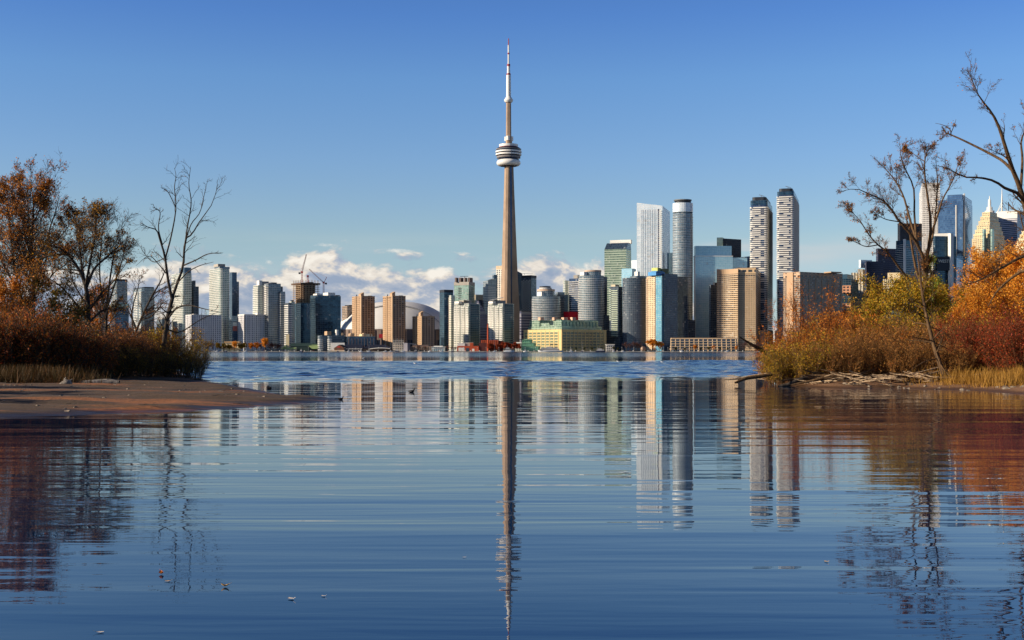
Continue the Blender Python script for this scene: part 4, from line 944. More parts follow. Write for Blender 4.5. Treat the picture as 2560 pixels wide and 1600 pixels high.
        firsts = [m_.build('balcony', WHITE, t) for m_ in meshes]
        for k in range(4, min(n, 96)):
            src = firsts[(k * 7 + k // 5) % 4]; o = src.copy(); COL.objects.link(o); o.parent = t; o.location = (0, 0, k * st)
        for k, o in enumerate(firsts): o.location = (0, 0, k * st)
        seg(t, 'glass_crown', 'glassteal', grow_foot(f, .3), Y, yg, yt - .3); seg(t, 'roof_cap', DARK, rounded(Q(Y + 5, xl + 6, xr - 18, xr - 6, 74), 6), Y, yd, yg - .05)
        p = Vector((X((xl + xr) / 2, Y + 15), Y + 15, Z(yd, Y))); mb = MB(); mb.bar(p, p + Vector((0, 0, 3)), .5); mb.bar(p + Vector((-4, 0, 4.5)), p + Vector((5, 0, 1.8)), .5); mb.build('window_cleaning_arm', STEEL, t)
        seg(t, 'podium', WHITE, Q(Y - 12, xl - 4, xr - 20, xr, 70), Y, 826)
    # brown concrete hotel
    Y = 1900; t = tower('hotel_building', 'wide brown concrete hotel slab with blank lit end wall', Y, 2000)
    f = Q(Y, 1958, 2000, 2106, 34); seg(t, 'wall', 'hotel', f, Y, 692); seg(t, 'crown', facade('hotel_crown', (186, 154, 124), (58, 60, 66), (96, 96, 94), 8.5, 5.5, .45, .5, .3, .2, seed=63), grow_foot(f, .1), Y, 681, 691.9)
    a, b = f[3], f[0]; d = Vector((b[0] - a[0], b[1] - a[1])).normalized(); n_ = Vector((d.y, -d.x)); p, q = Vector(lerp2(a, b, .26)), Vector(lerp2(a, b, .62))
    mb = MB(); mb.prism([tuple(p + n_ * 1.5), tuple(q + n_ * 1.5), tuple(q), tuple(p)], GROUND, Z(680, Y)); mb.build('end_wall', mat('hotel_wall', (186, 152, 120), .8, var=.06), t)
    parapet(t, f, Y, 681, 1, .3, mat('hotel_wall', (186, 152, 120))); rbox(t, 'machine_room', BEIGE, Y, 2060, 2104, 677.5, 680.4, dy=12)
    for i in range(7):
        p = lerp2(f[0], f[1], .06 + i * .15); pv = Vector(p); d = Vector((f[1][0] - f[0][0], f[1][1] - f[0][1])).normalized(); n_ = Vector((d.y, -d.x)); mb = MB(); mb.prism([tuple(pv - d * .8 + n_ * .5), tuple(pv + d * .8 + n_ * .5), tuple(pv + d * .8), tuple(pv - d * .8)], GROUND, Z(697, Y)); mb.build('pier', mat('hotel_wall', (186, 152, 120)), t)
    Y = 2010; t = tower('office_tower', 'dark green glass stepped block with salmon panels right of the brown hotel', Y, 2120)
    seg(t, 'glass_facade', 'glassteal', Q(Y, 2100, 2128, 2146, 60), Y, 697); seg(t, 'upper_storeys', 'glassteal', Q(Y + 14, 2102, 2118, 2134, 60), Y, 684, 697)
    f = Q(Y - 6, 2106, 2127, 2130, 74); sal = facade('salmon_front', (222, 160, 120), (60, 60, 66), (90, 90, 90), 5.5, 4.5, .40, .45, .3, .2, seed=64)
    seg(t, 'panel', sal, f, Y, 714, 733); seg(t, 'panel', sal, Q(Y - 10, 2106, 2127, 2130, 74), Y, 759, 776); seg(t, 'lower_block', 'glassteal', Q(Y - 7, 2104, 2128, 2136, 66), Y, 748)
    Y = 2250; t = tower('office_tower', 'pale stone tower with vertical fins left of the dark purple tower', Y, 2145)
    seg(t, 'wall', 'fins', Q(Y, 2128, 2158, 2170, 66), Y, 681); seg(t, 'penthouse', CONC, Q(Y + 6, 2144, 2158, 2168, 66), Y, 672, 680.9)
    seg(t, 'lower_block', 'hotel', Q(Y - 30, 2136, 2156, 2164, 50), Y, 735)
    Y = 2230; t = tower('office_tower', 'dark purple-grey steel office tower, lower of a stepped pair', Y, 2180)
    seg(t, 'wall', 'purple', Q(Y, 2162, 2166, 2208, 14), Y, 653); seg(t, 'roof_screen', 'glasspale', Q(Y + 14, 2147, 2152, 2180, 20), Y, 648, 668)
    Y = 2270; t = tower('office_tower', 'dark purple-grey steel office tower, upper of a stepped pair', Y, 2215)
    seg(t, 'wall', 'purple', Q(Y, 2190, 2195, 2244, 14), Y, 621)
    Y = 1960; t = tower('apartment_tower', 'cream stone apartment tower with small square windows above the yellow-green tree', Y, 2230)
    f = Q(Y, 2207, 2255, 2268, 72); seg(t, 'wall', 'cream', f, Y, 697); seg(t, 'penthouse', mat('cream_stone', (226, 204, 160), .75), Q(Y + 5, 2219, 2250, 2258, 72), Y, 681, 696.9)
    # financial core
    Y = 2480; t = tower('office_tower', 'black steel office tower behind the right bare tree', Y, 2280)
    seg(t, 'wall', 'black', Q(Y, 2244, 2250, 2320, 12), Y, 562); seg(t, 'crown', DARK, grow_foot(Q(Y, 2244, 2250, 2320, 12), .2), Y, 558, 561.9)
    Y = 2650; t = tower('office_tower', 'tall white marble striped tower behind the right bare tree', Y, 2330)
    seg(t, 'wall', 'marble', Q(Y, 2298, 2340, 2350, 74), Y, 484)
    Y = 2090; t = tower('condo_tower', 'green and white glass condo with flat top behind the right bare tree', Y, 2265)
    f = Q(Y, 2240, 2262, 2304, 30); seg(t, 'glass_facade', 'glassteal', f, Y, 600); floors(t, f, GROUND + 30, Z(603, Y), 3.0, .5, .5, WHITE, 'floor_band'); seg(t, 'corner_pier', WHITE, Q(Y - 4, 2258, 2262, 2265, 30), Y, 598)
    Y = 2110; t = tower('hotel_tower', 'dark glass hotel tower with white top and lettering', Y, 2360)
    f = Q(Y, 2333, 2338, 2391, 12); seg(t, 'glass_facade', 'glassteal', f, Y, 590); seg(t, 'crown', WHITE, Q(Y + 6, 2334, 2376, 2386, 70), Y, 582, 589.9); seg(t, 'stair_tower', WHITE, Q(Y - 4, 2370, 2377, 2384, 30), Y, 584)
    seg(t, 'sign_band', DARK, Q(Y - 5, 2342, 2344, 2382, 8), Y, 642, 676)
    cu = bpy.data.curves.new('sign_text', 'FONT'); cu.body = 'WESTIN'; cu.size = 7.2; cu.extrude = .15; cu.align_x = 'CENTER'
    tmp = bpy.data.objects.new('tmp', cu); COL.objects.link(tmp); dg = bpy.context.evaluated_depsgraph_get(); me = bpy.data.meshes.new_from_object(tmp.evaluated_get(dg)); bpy.data.objects.remove(tmp)
    o = bpy.data.objects.new('lettering', me); COL.objects.link(o); o.parent = t; me.materials.append(WHITE); o.location = (X(2362, Y) - t.location.x, Y - 6.5 - t.location.y + 2.4, Z(657, Y) - t.location.z); o.rotation_euler = (R(90), 0, R(8))
    Y = 2420; t = tower('office_tower', 'tall deep blue mirror-glass tower with white vertical edges', Y, 2400)
    f = Q(Y, 2345, 2407, 2431, 62); seg(t, 'glass_facade', 'deepblue', f, Y, 498); g = [lerp2(f[0], f[3], .0), lerp2(f[0], f[1], .98), f[2], lerp2(f[3], f[0], .4)]
    seg(t, 'crown', 'deepblue', [lerp2(f[0], f[3], .02), lerp2(f[1], f[2], .02), lerp2(f[1], f[2], .62), lerp2(f[0], f[3], .62)], Y, 485.6, 497.9)
    for p, yt in ((lerp2(f[0], f[3], .28), 512), (lerp2(f[0], f[1], .12), 482)):
        mb = MB(); mb.box(p[0] - 1.2, p[0] + 1.2, p[1] - 2.6, p[1] - 1.0, Z(640, Y), Z(yt, Y)); mb.build('edge_fin', WHITE, t)
    for i in range(4):
        a, b = lerp2(f[0], f[1], .25 + .5 * (i % 2)), lerp2(f[0], f[1], .75 - .5 * (i % 2)); mb = MB(); mb.bar((a[0] + .8, a[1] - .8, Z(650 - i * 38, Y)), (b[0] + .8, b[1] - .8, Z(612 - i * 38, Y)), .5); mb.build('diagonal_brace', STEEL, t)
    def stepped(label, Y, xl, xc, xr, yt, spire):
        t = tower('office_tower', label, Y, xc)
        n = 7; w_ = (xr - xl)
        for i in range(n):
            s = i / (n - 1); ins = .30 * s ** 1.1; y0 = yt + (1 - s) * (700 - yt) * .40
            a, b = xl + w_ * ins, xr - w_ * ins * .85; f = Q(Y + i * 5, a, a + (b - a) * .52, b, 48); f_top = f
            seg(t, 'setback_tier', 'stone', f, Y, y0, None if i == 0 else yb - .0); parapet(t, f, Y, y0, 1.2, .2, mat('sandstone_trim', (220, 198, 156), .75), 'cornice'); yb = y0 + .05
        for q in (.36, .60):
            f = Q(Y - 3 if q < .5 else Y - 2, xl + w_ * (q - .05), xl + w_ * q, xl + w_ * (q + .06), 48); seg(t, 'bay', 'glassgreen', f, Y, yt + 46)
        if spire:
            c = (sum(p[0] for p in f_top) / 4, sum(p[1] for p in f_top) / 4); q = MB(); z0 = Z(yt, Y)
            q.lathe(c, [(9, z0), (9, z0 + 5), (5.5, z0 + 5.1), (5.5, z0 + 12), (3.2, z0 + 12.1), (2.6, Z(spire + 10, Y)), (1.0, Z(spire + 8, Y)), (.5, Z(spire, Y)), (0, Z(spire, Y))], 10); q.build('spire', mat('spire_white', (226, 222, 212), .5), t)
    stepped('sandstone stepped tower with white spire', 2380, 2430, 2476, 2514, 527, 482)
    stepped('second sandstone stepped tower cut by the right edge of the photo', 2340, 2534, 2580, 2615, 566, None)
    Y = 2600; t = tower('office_tower', 'grey banded office tower with white antenna right of the spired tower', Y, 2540)
    f = Q(Y, 2491, 2543, 2575, 50); seg(t, 'wall', facade('grey_ribbon_front', (206, 202, 204), (80, 88, 110), (130, 140, 156), 30, 3.9, 0, .45, .4, .15, seed=70), f, Y, 545); seg(t, 'crown', WHITE, grow_foot(f, .2), Y, 526, 544.9)
    q = MB(); c = (X(2519, Y), Y + 30); z0 = Z(526, Y); q.lathe(c, [(2, z0), (1.4, z0 + 30), (.9, Z(480, Y)), (.4, Z(465, Y)), (0, Z(465, Y))], 8); q.build('antenna', WHITE, t)
    for zz in (6, 14):
        for a in range(3):
            q = MB(); aa = a * 2.1; q.bar((c[0] + 12 * math.cos(aa), c[1] + 12 * math.sin(aa), z0), (c[0], c[1], z0 + zz + 8), .5); q.build('antenna_brace', WHITE, t)
    q = MB(); q.bar((X(2538, Y), Y + 35, z0), (X(2538, Y), Y + 35, Z(500, Y)), .8); q.build('mast', DARK, t)
    # low city glimpsed through the left trees
    rr = random.Random(5)
    labs = ['low grey office seen through the far-left trunks', 'pale low block behind the tall left tree trunk', 'brown low block between the left tree trunks', 'white low block seen under the left tree crown', 'grey tower block behind the left bushy crown', 'pale tower block behind twigs right of the left trees', 'low yellow shed behind the left thicket', 'dark low block left of the white gridded slab']
    for i, (xl, xr, yt, sty) in enumerate(((-60, -8, 760, 'dullgrey'), (10, 60, 790, 'whitegrid'), (72, 118, 805, 'hotel'), (130, 188, 800, 'condolight'), (196, 232, 748, 'condogrey'), (236, 268, 770, 'condolight'), (240, 276, 812, 'cream'), (392, 424, 798, 'condodark'))):
        Y = 2050 + 12 * i; t = tower('city_block', labs[i], Y, (xl + xr) / 2); f = Q(Y, xl, xl + (xr - xl) * .4, xr, 34); seg(t, 'wall', sty, f, Y, yt); parapet(t, f, Y, yt, 1, .2); rbox(t, 'machine_room', CONC, Y, xl + (xr - xl) * .3, xl + (xr - xl) * .6, yt - 4, yt - .1)
    labs = ['beige block behind the right thicket, left of the cream apartment tower', 'grey block low behind the yellow-green tree', 'cream block low behind the orange trees', 'dark block behind the orange trees at the right edge']
    for i, (xl, xr, yt, sty) in enumerate(((2150, 2200, 800, 'hotel'), (2270, 2330, 760, 'condolight'), (2400, 2470, 720, 'cream'), (2480, 2600, 740, 'condogrey'))):
        Y = 1960 + 12 * i; t = tower('city_block', labs[i], Y, (xl + xr) / 2); f = Q(Y, xl, xl + (xr - xl) * .5, xr, 44); seg(t, 'wall', sty, f, Y, yt); parapet(t, f, Y, yt, 1, .2)
east_towers()
# ---------------------------------------------------------------- plants
def bark(name, c1, c2, rough=.9):
    if name in MATS: return MATS[name]
    m = bpy.data.materials.new(name); m.use_nodes = True; t = NT(m.node_tree)
    out = t.n('ShaderNodeOutputMaterial'); p = t.n('ShaderNodeBsdfPrincipled'); t.put(out.inputs[0], p.outputs[0])
    tcx = t.n('ShaderNodeTexCoord'); x, y, z = t.sep(tcx.outputs['Object'])
    n = t.noise(t.xyz(t.m('MULTIPLY', x, 9), t.m('MULTIPLY', y, 9), t.m('MULTIPLY', z, 2.2)), 1.0, 5, .65)
    t.put(p.inputs['Base Color'], t.mix(t.ss(n, .3, .7), col4(c1), col4(c2))); p.inputs['Roughness'].default_value = rough; p.inputs['Specular IOR Level'].default_value = .2
    bn = t.n('ShaderNodeBump'); bn.inputs['Distance'].default_value = .03; t.put(bn.inputs['Height'], n); t.put(p.inputs['Normal'], bn.outputs[0])
    MATS[name] = m; return m
def leafmat(name, stops, trans=.35):
    """every leaf (mesh island) takes its own colour from the ramp"""
    if name in MATS: return MATS[name]
    m = bpy.data.materials.new(name); m.use_nodes = True; t = NT(m.node_tree)
    out = t.n('ShaderNodeOutputMaterial'); g = t.n('ShaderNodeNewGeometry'); oi = t.n('ShaderNodeObjectInfo')
    f = t.m('ADD', t.m('MULTIPLY', g.outputs['Random Per Island'], .8), t.m('MULTIPLY', oi.outputs['Random'], .2))
    n = len(stops); c = t.ramp(f, [((i + .5) / n, col4(s)) for i, s in enumerate(stops)])
    p = t.n('ShaderNodeBsdfPrincipled'); t.put(p.inputs['Base Color'], c); p.inputs['Roughness'].default_value = .6; p.inputs['Specular IOR Level'].default_value = .25
    tr = t.n('ShaderNodeBsdfTranslucent'); t.put(tr.inputs[0], c)
    mx = t.n('ShaderNodeMixShader'); mx.inputs[0].default_value = trans; t.put(mx.inputs[1], p.outputs[0]); t.put(mx.inputs[2], tr.outputs[0]); t.put(out.inputs[0], mx.outputs[0])
    MATS[name] = m; return m
def unit(v): return v / (np.linalg.norm(v, axis=-1, keepdims=True) + 1e-9)
def tubes(P, Rd, sides):
    """(N,K,3) polylines with (N,K) radii -> vertices, quads"""
    N, K, _ = P.shape
    T = np.gradient(P, axis=1); T = unit(T)
    m = unit(P[:, -1] - P[:, 0])[:, None, :]
    ref = np.where(np.abs(m[..., 2:3]) > .8, np.array([1.0, 0.2, 0]), np.array([0, 0.1, 1.0]))
    q = unit(np.cross(np.broadcast_to(ref, T.shape), T)); b = np.cross(T, q)
    a = np.arange(sides) * 2 * math.pi / sides
    V = P[:, :, None, :] + Rd[:, :, None, None] * (q[:, :, None, :] * np.cos(a)[None, None, :, None] + b[:, :, None, :] * np.sin(a)[None, None, :, None])
    base = (np.arange(N) * K * sides)[:, None, None]; i = np.arange(K - 1)[None, :, None]; j = np.arange(sides)[None, None, :]; j2 = (j + 1) % sides
    Qd = np.stack([base + i * sides + j, base + i * sides + j2, base + (i + 1) * sides + j2, base + (i + 1) * sides + j], -1).reshape(-1, 4)
    return V.reshape(-1, 3), Qd
def join(parts):
    V, Q_, off = [], [], 0
    for v_, q_ in parts: V.append(v_); Q_.append(q_ + off); off += len(v_)
    return np.concatenate(V), np.concatenate(Q_)
def sprout(P, Rd, n, t0, t1, a0, a1, lf, K, rf, up=0.0, wob=.12, rmin=.006, minlen=.1, flat=None, even=False):
    """n side shoots from every polyline; lf = (min,max) share of the parent's length"""
    N, Kp, _ = P.shape; M = N * n
    Lp = np.linalg.norm(np.diff(P, axis=1), axis=-1).sum(1)
    t = rng.uniform(t0, t1, M); f = t * (Kp - 1); i = np.minimum(f.astype(int), Kp - 2); fr = (f - i)[:, None]
    pi = rng.choice(N, M, p=Lp / Lp.sum()) if even else np.repeat(np.arange(N), n)
    L0 = Lp[pi]
    p = P[pi, i] * (1 - fr) + P[pi, i + 1] * fr; r = (Rd[pi, i] * (1 - fr[:, 0]) + Rd[pi, i + 1] * fr[:, 0])
    d = unit(P[pi, i + 1] - P[pi, i]); x = rng.normal(size=(M, 3)); x -= (x * d).sum(1, keepdims=True) * d; x = unit(x)
    a = np.radians(rng.uniform(a0, a1, M))[:, None]
    d = unit(d * np.cos(a) + x * np.sin(a))
    if flat is not None: d[:, 1] *= flat
    d = unit(d + np.array([0, 0, up]) * .6)
    L = np.maximum(minlen, L0 * rng.uniform(lf[0], lf[1], M) * (1.15 - .6 * (t - t0) / max(1e-6, t1 - t0)))
    s = np.linspace(0, 1, K)[None, :, None]
    wv = np.cumsum(rng.normal(size=(M, K, 3)) * wob, axis=1); wv -= wv[:, :1]
    Pn = p[:, None] + (d[:, None] * s + wv * s * .35 + np.array([0, 0, up])[None, None] * (s ** 2) * .35) * L[:, None, None]
    R0 = np.maximum(rmin, np.minimum(r * rf, r * .9)); Rn = R0[:, None] * (1 - np.linspace(0, 1, K)[None] * .7); Rn = np.maximum(Rn, rmin * .6)
    return Pn, Rn
def leaf_quads(P, n, size, spread, aspect=.55, t0=.15, droop=.2):
    N, K, _ = P.shape; i = rng.integers(0, N, n); f = rng.uniform(t0, 1, n) * (K - 1); k = np.minimum(f.astype(int), K - 2); fr = (f - k)[:, None]
    c = P[i, k] * (1 - fr) + P[i, k + 1] * fr + rng.normal(size=(n, 3)) * spread
    a = unit(rng.normal(size=(n, 3)) + np.array([0, 0, -droop])); b = unit(np.cross(a, rng.normal(size=(n, 3))))
    s = (size * rng.uniform(.55, 1.35, n))[:, None]
    nn = np.cross(a, b)
    V = np.stack([c - a * s * .5, c + b * s * aspect * .5 + nn * s * .1, c + a * s * .5, c - b * s * aspect * .5 + nn * s * .1], 1).reshape(-1, 3)
    return V, np.arange(n * 4).reshape(-1, 4)
def catmull(pts, K):
    p = np.array(pts, float); p = np.vstack([2 * p[0] - p[1], p, 2 * p[-1] - p[-2]]); n = len(p) - 3
    out = []
    for s in np.linspace(0, n - 1e-6, K):
        i = int(s); f = s - i; a, b, c, d = p[i:i + 4]
        out.append(.5 * (2 * b + (c - a) * f + (2 * a - 5 * b + 4 * c - d) * f * f + (3 * b - a - 3 * c + d) * f ** 3))
    return np.array(out)
BARK_D = bark('dark_bark', (44, 38, 34), (86, 76, 66)); BARK_B = bark('brown_bark', (58, 44, 32), (112, 86, 58)); BARK_G = bark('grey_bark', (92, 86, 80), (160, 150, 138))
TWIG_R = bark('rusty_twig', (72, 42, 28), (120, 76, 46)); TWIG_G = bark('straw_twig', (84, 64, 42), (140, 108, 70)); BARK_P = bark('weathered_wood', (128, 104, 80), (200, 172, 136))

def limbs_px(Y, limbs, K=14, gzv=None):
    """limbs: list of [(px, py, half-width px, depth offset), ...] -> world polylines and radii"""
    Ps, Rs = [], []
    for l in limbs:
        w_ = [(X(a, Y + dy), Y + dy, Z(b, Y + dy), r * (Y + dy) / F) for a, b, r, dy in l]
        c = catmull(w_, K); Ps.append(c[:, :3]); Rs.append(np.maximum(.004, c[:, 3]))
    return np.array(Ps), np.array(Rs)
def plant(name, label, cat, base, trunk, twigs, leaves, mt, mtw, ml, group=None):
    r = thing(name, label, cat, tuple(base), group); o = np.array(base)
    if trunk: v, q = join(trunk); quads_obj('trunk', v, q, mt, r, True, o)
    if twigs: v, q = join(twigs); quads_obj('twigs', v, q, mtw, r, False, o)
    if leaves: v, q = join(leaves); quads_obj('foliage', v, q, ml, r, False, o)
    return r
def traced(name, label, Y, side, limbs, b1, b2, b3, leafspec, mt, mtw, ml, K=14, base=None, group=None, wob=.16):
    P, Rr = limbs_px(Y, limbs, K)
    bx, by = base or (P[0, 0, 0], P[0, 0, 1]); bz = gz(bx, by, side) - .1
    lv = [(P, Rr)]
    tw = []; cur = (P, Rr)
    A = sprout(*cur, even=True, **b1) if b1 else None
    if A: tw.append(tubes(*A, 4)); lv.append(A)
    Bq = sprout(*A, **b2) if b2 else None
    if Bq: tw.append(tubes(*Bq, 3)); lv.append(Bq)
    C_ = sprout(*Bq, **b3) if b3 else None
    if C_: tw.append(tubes(*C_, 3)); lv.append(C_)
    lq = []
    for n, size, spread, lev in leafspec: lq.append(leaf_quads(lv[lev][0], n, size, spread))
    body = [tubes(P, Rr, 7)]
    if not b3: body, tw = body + tw, []
    return plant(name, label, 'tree', (bx, by, bz), body, tw, lq, mt, mtw, ml, group)

ORANGE_TOP = leafmat('orange_brown_leaves', [(130, 80, 28), (186, 110, 34), (230, 140, 40), (150, 92, 36), (240, 164, 60), (110, 84, 34)])
OLIVE = leafmat('olive_leaves', [(70, 66, 26), (110, 96, 30), (160, 128, 34), (96, 70, 30), (190, 140, 36)])
YELLOWG = leafmat('yellow_green_leaves', [(96, 92, 26), (140, 124, 30), (196, 166, 40), (176, 120, 30), (220, 170, 46), (120, 84, 28)])
GREENISH = leafmat('fresh_green_leaves', [(96, 116, 40), (140, 150, 50), (176, 176, 66), (120, 122, 36)])
BRIGHT = leafmat('bright_orange_leaves', [(206, 126, 30), (226, 150, 40), (240, 176, 66), (214, 136, 34), (186, 110, 36)])
RUST = leafmat('rust_leaves', [(166, 82, 28), (206, 112, 34), (236, 160, 54), (170, 116, 44), (220, 136, 40), (120, 70, 30)])
REDL = leafmat('dark_red_leaves', [(120, 34, 22), (150, 46, 26), (184, 70, 32), (110, 50, 28), (170, 84, 40)])
BROWN = leafmat('dry_brown_leaves', [(120, 76, 40), (170, 106, 52), (200, 134, 66), (110, 74, 46)])
DKGREEN = leafmat('dark_evergreen_leaves', [(56, 60, 28), (90, 84, 32), (140, 114, 36), (70, 60, 28), (160, 110, 40)])

def left_trees():
    Y = 88
    T1 = dict(n=22, t0=.25, t1=1, a0=25, a1=60, lf=(.18, .34), K=7, rf=.42, up=.25, wob=.14, rmin=.014)
    T2 = dict(n=12, t0=.12, t1=1, a0=22, a1=60, lf=(.28, .58), K=5, rf=.5, up=.2, wob=.16, rmin=.009)
    T3 = dict(n=7, t0=.1, t1=1, a0=20, a1=60, lf=(.3, .65), K=4, rf=.6, up=.15, wob=.16, rmin=.008)
    limbs = [[(80, 934, 8, 0), (80, 818, 6.5, 0), (83, 717, 5.5, 0), (85, 661, 4.5, 0), (81, 605, 3.5, -.3), (78, 560, 3, -.5), (82, 515, 2.2, -.6), (83, 447, 1.4, -.4), (76, 402, .6, 0)],
             [(84, 680, 3.8, 0), (92, 639, 3.2, .6), (99, 594, 2.8, 1.2), (117, 560, 2.2, 1.7), (126, 520, 1.8, 2), (139, 480, 1.3, 2), (147, 440, .8, 2)],
             [(76, 790, 4.6, 0), (52, 717, 3.6, -.6), (38, 650, 3, -1), (31, 594, 2.5, -1.2), (25, 526, 2, -1.5), (20, 470, 1.3, -1.6), (12, 430, .6, -1.7)],
             [(60, 735, 3, -.3), (40, 690, 2.6, .8), (14, 640, 2.2, 1.6), (-8, 580, 1.8, 2.2), (-20, 510, 1.0, 2.4), (-24, 450, .6, 2.4)],
             [(81, 610, 2.6, 0), (66, 560, 2.2, 1.4), (56, 500, 1.6, 2.2), (50, 440, 1, 2.6), (44, 404, .5, 2.6)],
             [(100, 592, 2.2, 1), (140, 560, 1.8, .4), (165, 530, 1.3, .2), (182, 500, .9, 0), (192, 478, .5, 0)],
             [(82, 520, 1.8, 0), (100, 470, 1.4, -1), (112, 425, 1, -1.4), (118, 402, .5, -1.4)],
             [(84, 640, 3, 0), (110, 606, 2.6, -1.4), (150, 600, 2.0, -2), (180, 590, 1.2, -2.4), (200, 570, .6, -2.4)]]
    limbs = [[(a, 934 - (934 - b) * .89, r_, d_) for a, b, r_, d_ in l] for l in limbs]
    traced('tall_tree', 'tallest left tree with many upright stems and sparse orange leaves on top', Y, 'l', limbs, dict(T1, n=22, lf=(.15, .32)), T2, T3, [(13000, .135, .08, 3), (2500, .15, .12, 2)], BARK_D, BARK_D, ORANGE_TOP)
    Y = 84
    limbs = [[(219, 938, 7, 0), (219, 845, 6.3, 0), (221, 760, 5.6, 0), (214, 700, 4.8, 0), (196, 655, 3.8, 0), (172, 620, 3, -.4), (150, 600, 2.2, -.8), (118, 590, 1.2, -1)],
             [(216, 705, 4, 0), (236, 655, 3.2, .8), (262, 628, 2.4, 1.4), (292, 600, 1.5, 1.8), (312, 580, .7, 1.9)],
             [(220, 735, 4, 0), (205, 650, 3, 1), (198, 590, 2.2, 1.6), (196, 548, 1.4, 2), (200, 508, .6, 2.2)],
             [(214, 698, 3.2, 0), (226, 632, 2.6, -1), (236, 570, 1.8, -1.6), (240, 530, 1, -2), (246, 508, .5, -2)],
             [(221, 770, 3, 0), (256, 716, 2.4, -.8), (282, 690, 1.8, -1.2), (300, 664, 1, -1.4), (316, 640, .5, -1.4)],
             [(219, 790, 3, 0), (180, 735, 2.6, .6), (150, 700, 2, 1), (120, 680, 1.2, 1.2), (96, 664, .6, 1.2)],
             [(221, 800, 3, 0), (250, 770, 2.4, .6), (280, 756, 1.6, 1), (312, 748, .8, 1.2)]]
    limbs = [[(a, 938 - (938 - b) * .94, r_, d_) for a, b, r_, d_ in l] for l in limbs]
    traced('spreading_tree', 'broad dark left tree with thick trunk, twisted limbs and yellowish leaf clumps', Y, 'l', limbs, dict(T1, up=.1, n=15), T2, dict(T3, n=6), [(3600, .13, .10, 3), (1000, .16, .14, 2)], BARK_D, BARK_D, leafmat('umber_leaves', [(110, 78, 34), (150, 104, 38), (206, 150, 44), (96, 74, 36), (170, 110, 44)]))
    # fine bare twigs at the right of the spreading tree
    Y = 92
    limbs = [[(262, 940, 4, 0), (264, 850, 3.4, 0), (268, 760, 2.8, 0), (276, 690, 2.2, 0), (288, 620, 1.5, 0), (300, 560, .6, 0)], [(266, 800, 2.6, 0), (250, 700, 2, .6), (252, 620, 1.4, 1), (262, 545, .6, 1.2)], [(268, 770, 2.4, 0), (290, 700, 1.8, -.6), (308, 640, 1.2, -1), (318, 590, .5, -1.2)]]
    traced('bare_tree', 'slender bare tree with hazy fine twigs at the right side of the left tree group', Y, 'l', limbs, dict(T1, n=14), T2, dict(T3, n=5), [(700, .09, .05, 3)], BARK_D, BARK_D, BROWN)
    # the black bare tree on the spit
    Y = 77
    limbs = [[(417, 955, 13, 0), (415, 938, 9.5, 0), (408, 905, 8, 0), (411, 850, 7.2, 0), (418, 800, 6.6, 0), (428, 757, 6, 0), (432, 742, 5, 0)],
             [(430, 748, 4.6, 0), (420, 700, 4, -.3), (412, 641, 3.3, -.6), (400, 600, 2.6, -.8), (391, 575, 2, -1), (370, 568, 1.3, -1.2), (351, 556, .6, -1.4)],
             [(428, 752, 4.6, 0), (446, 700, 4, .4), (458, 663, 3.6, .7), (463, 601, 2.8, 1), (480, 585, 2.2, 1.2), (500, 552, 1.6, 1.5), (530, 510, 1.1, 1.7), (545, 460, .5, 1.8)],
             [(412, 650, 2.7, -.5), (428, 590, 2.2, 0), (440, 520, 1.7, .2), (436, 470, 1.3, .3), (440, 440, .9, .4), (436, 420, .5, .4)],
             [(461, 625, 2.7, .9), (468, 570, 2.1, .6), (478, 508, 1.6, .4), (472, 460, 1.1, .3), (477, 416, .5, .3)],
             [(406, 612, 2, -.7), (396, 570, 1.6, -1), (400, 530, 1.2, -1), (381, 517, .5, -1.2)],
             [(440, 520, 1.5, .2), (420, 480, 1.1, 0), (404, 470, .7, -.2), (402, 468, .4, -.2)],
             [(464, 600, 2, 1), (478, 560, 1.5, 1.6), (500, 530, 1.2, 2), (512, 480, .8, 2.2), (518, 455, .4, 2.2)],
             [(458, 664, 2.4, .7), (490, 650, 1.9, 0), (520, 635, 1.4, -.6), (558, 632, .5, -1)],
             [(440, 712, 2, .3), (470, 680, 1.6, -.4), (500, 664, 1.2, -.8), (534, 655, .5, -1)],
             [(418, 800, 3, 0), (440, 772, 2.6, -.3), (470, 763, 2, -.7), (510, 772, 1.4, -1.2), (556, 782, .6, -1.6)],
             [(414, 822, 2.6, 0), (450, 830, 2, .6), (500, 800, 1.4, 1), (545, 780, .6, 1.2)],
             [(420, 690, 1.8, -.3), (396, 660, 1.4, -.8), (372, 640, 1, -1.2), (340, 664, .4, -1.5)],
             [(412, 645, 1.5, -.4), (385, 655, 1.2, .4), (366, 640, .8, .8), (346, 610, .4, 1)]]
    limbs = [[(a, b, r_ * .84, d_) for a, b, r_, d_ in l] for l in limbs]
    traced('dead_tree', 'bare black tree standing alone on the sand spit with forked upright limbs', Y, 'l', limbs, dict(n=7, t0=.25, t1=1, a0=25, a1=65, lf=(.10, .24), K=6, rf=.45, up=.15, wob=.18, rmin=.012),
           dict(n=4, t0=.2, t1=1, a0=25, a1=60, lf=(.3, .55), K=4, rf=.6, up=.1, wob=.2, rmin=.008), None, [(160, .07, .03, 2)], BARK_D, BARK_D, BROWN)
    Y = 80
    limbs = [[(300, 950, 4, 0), (322, 880, 3.5, 0), (350, 803, 3, 0), (380, 740, 2.4, 0), (402, 702, 1.6, 0), (418, 660, .6, 0)], [(335, 845, 2.4, 0), (330, 780, 1.8, .6), (345, 720, 1.2, 1), (350, 690, .5, 1)], [(352, 800, 2, 0), (380, 790, 1.5, -.5), (405, 760, .9, -.8), (425, 748, .4, -1)], [(316, 896, 2.4, 0), (345, 860, 1.9, -.6), (380, 840, 1.3, -1), (420, 828, .5, -1.2)]]
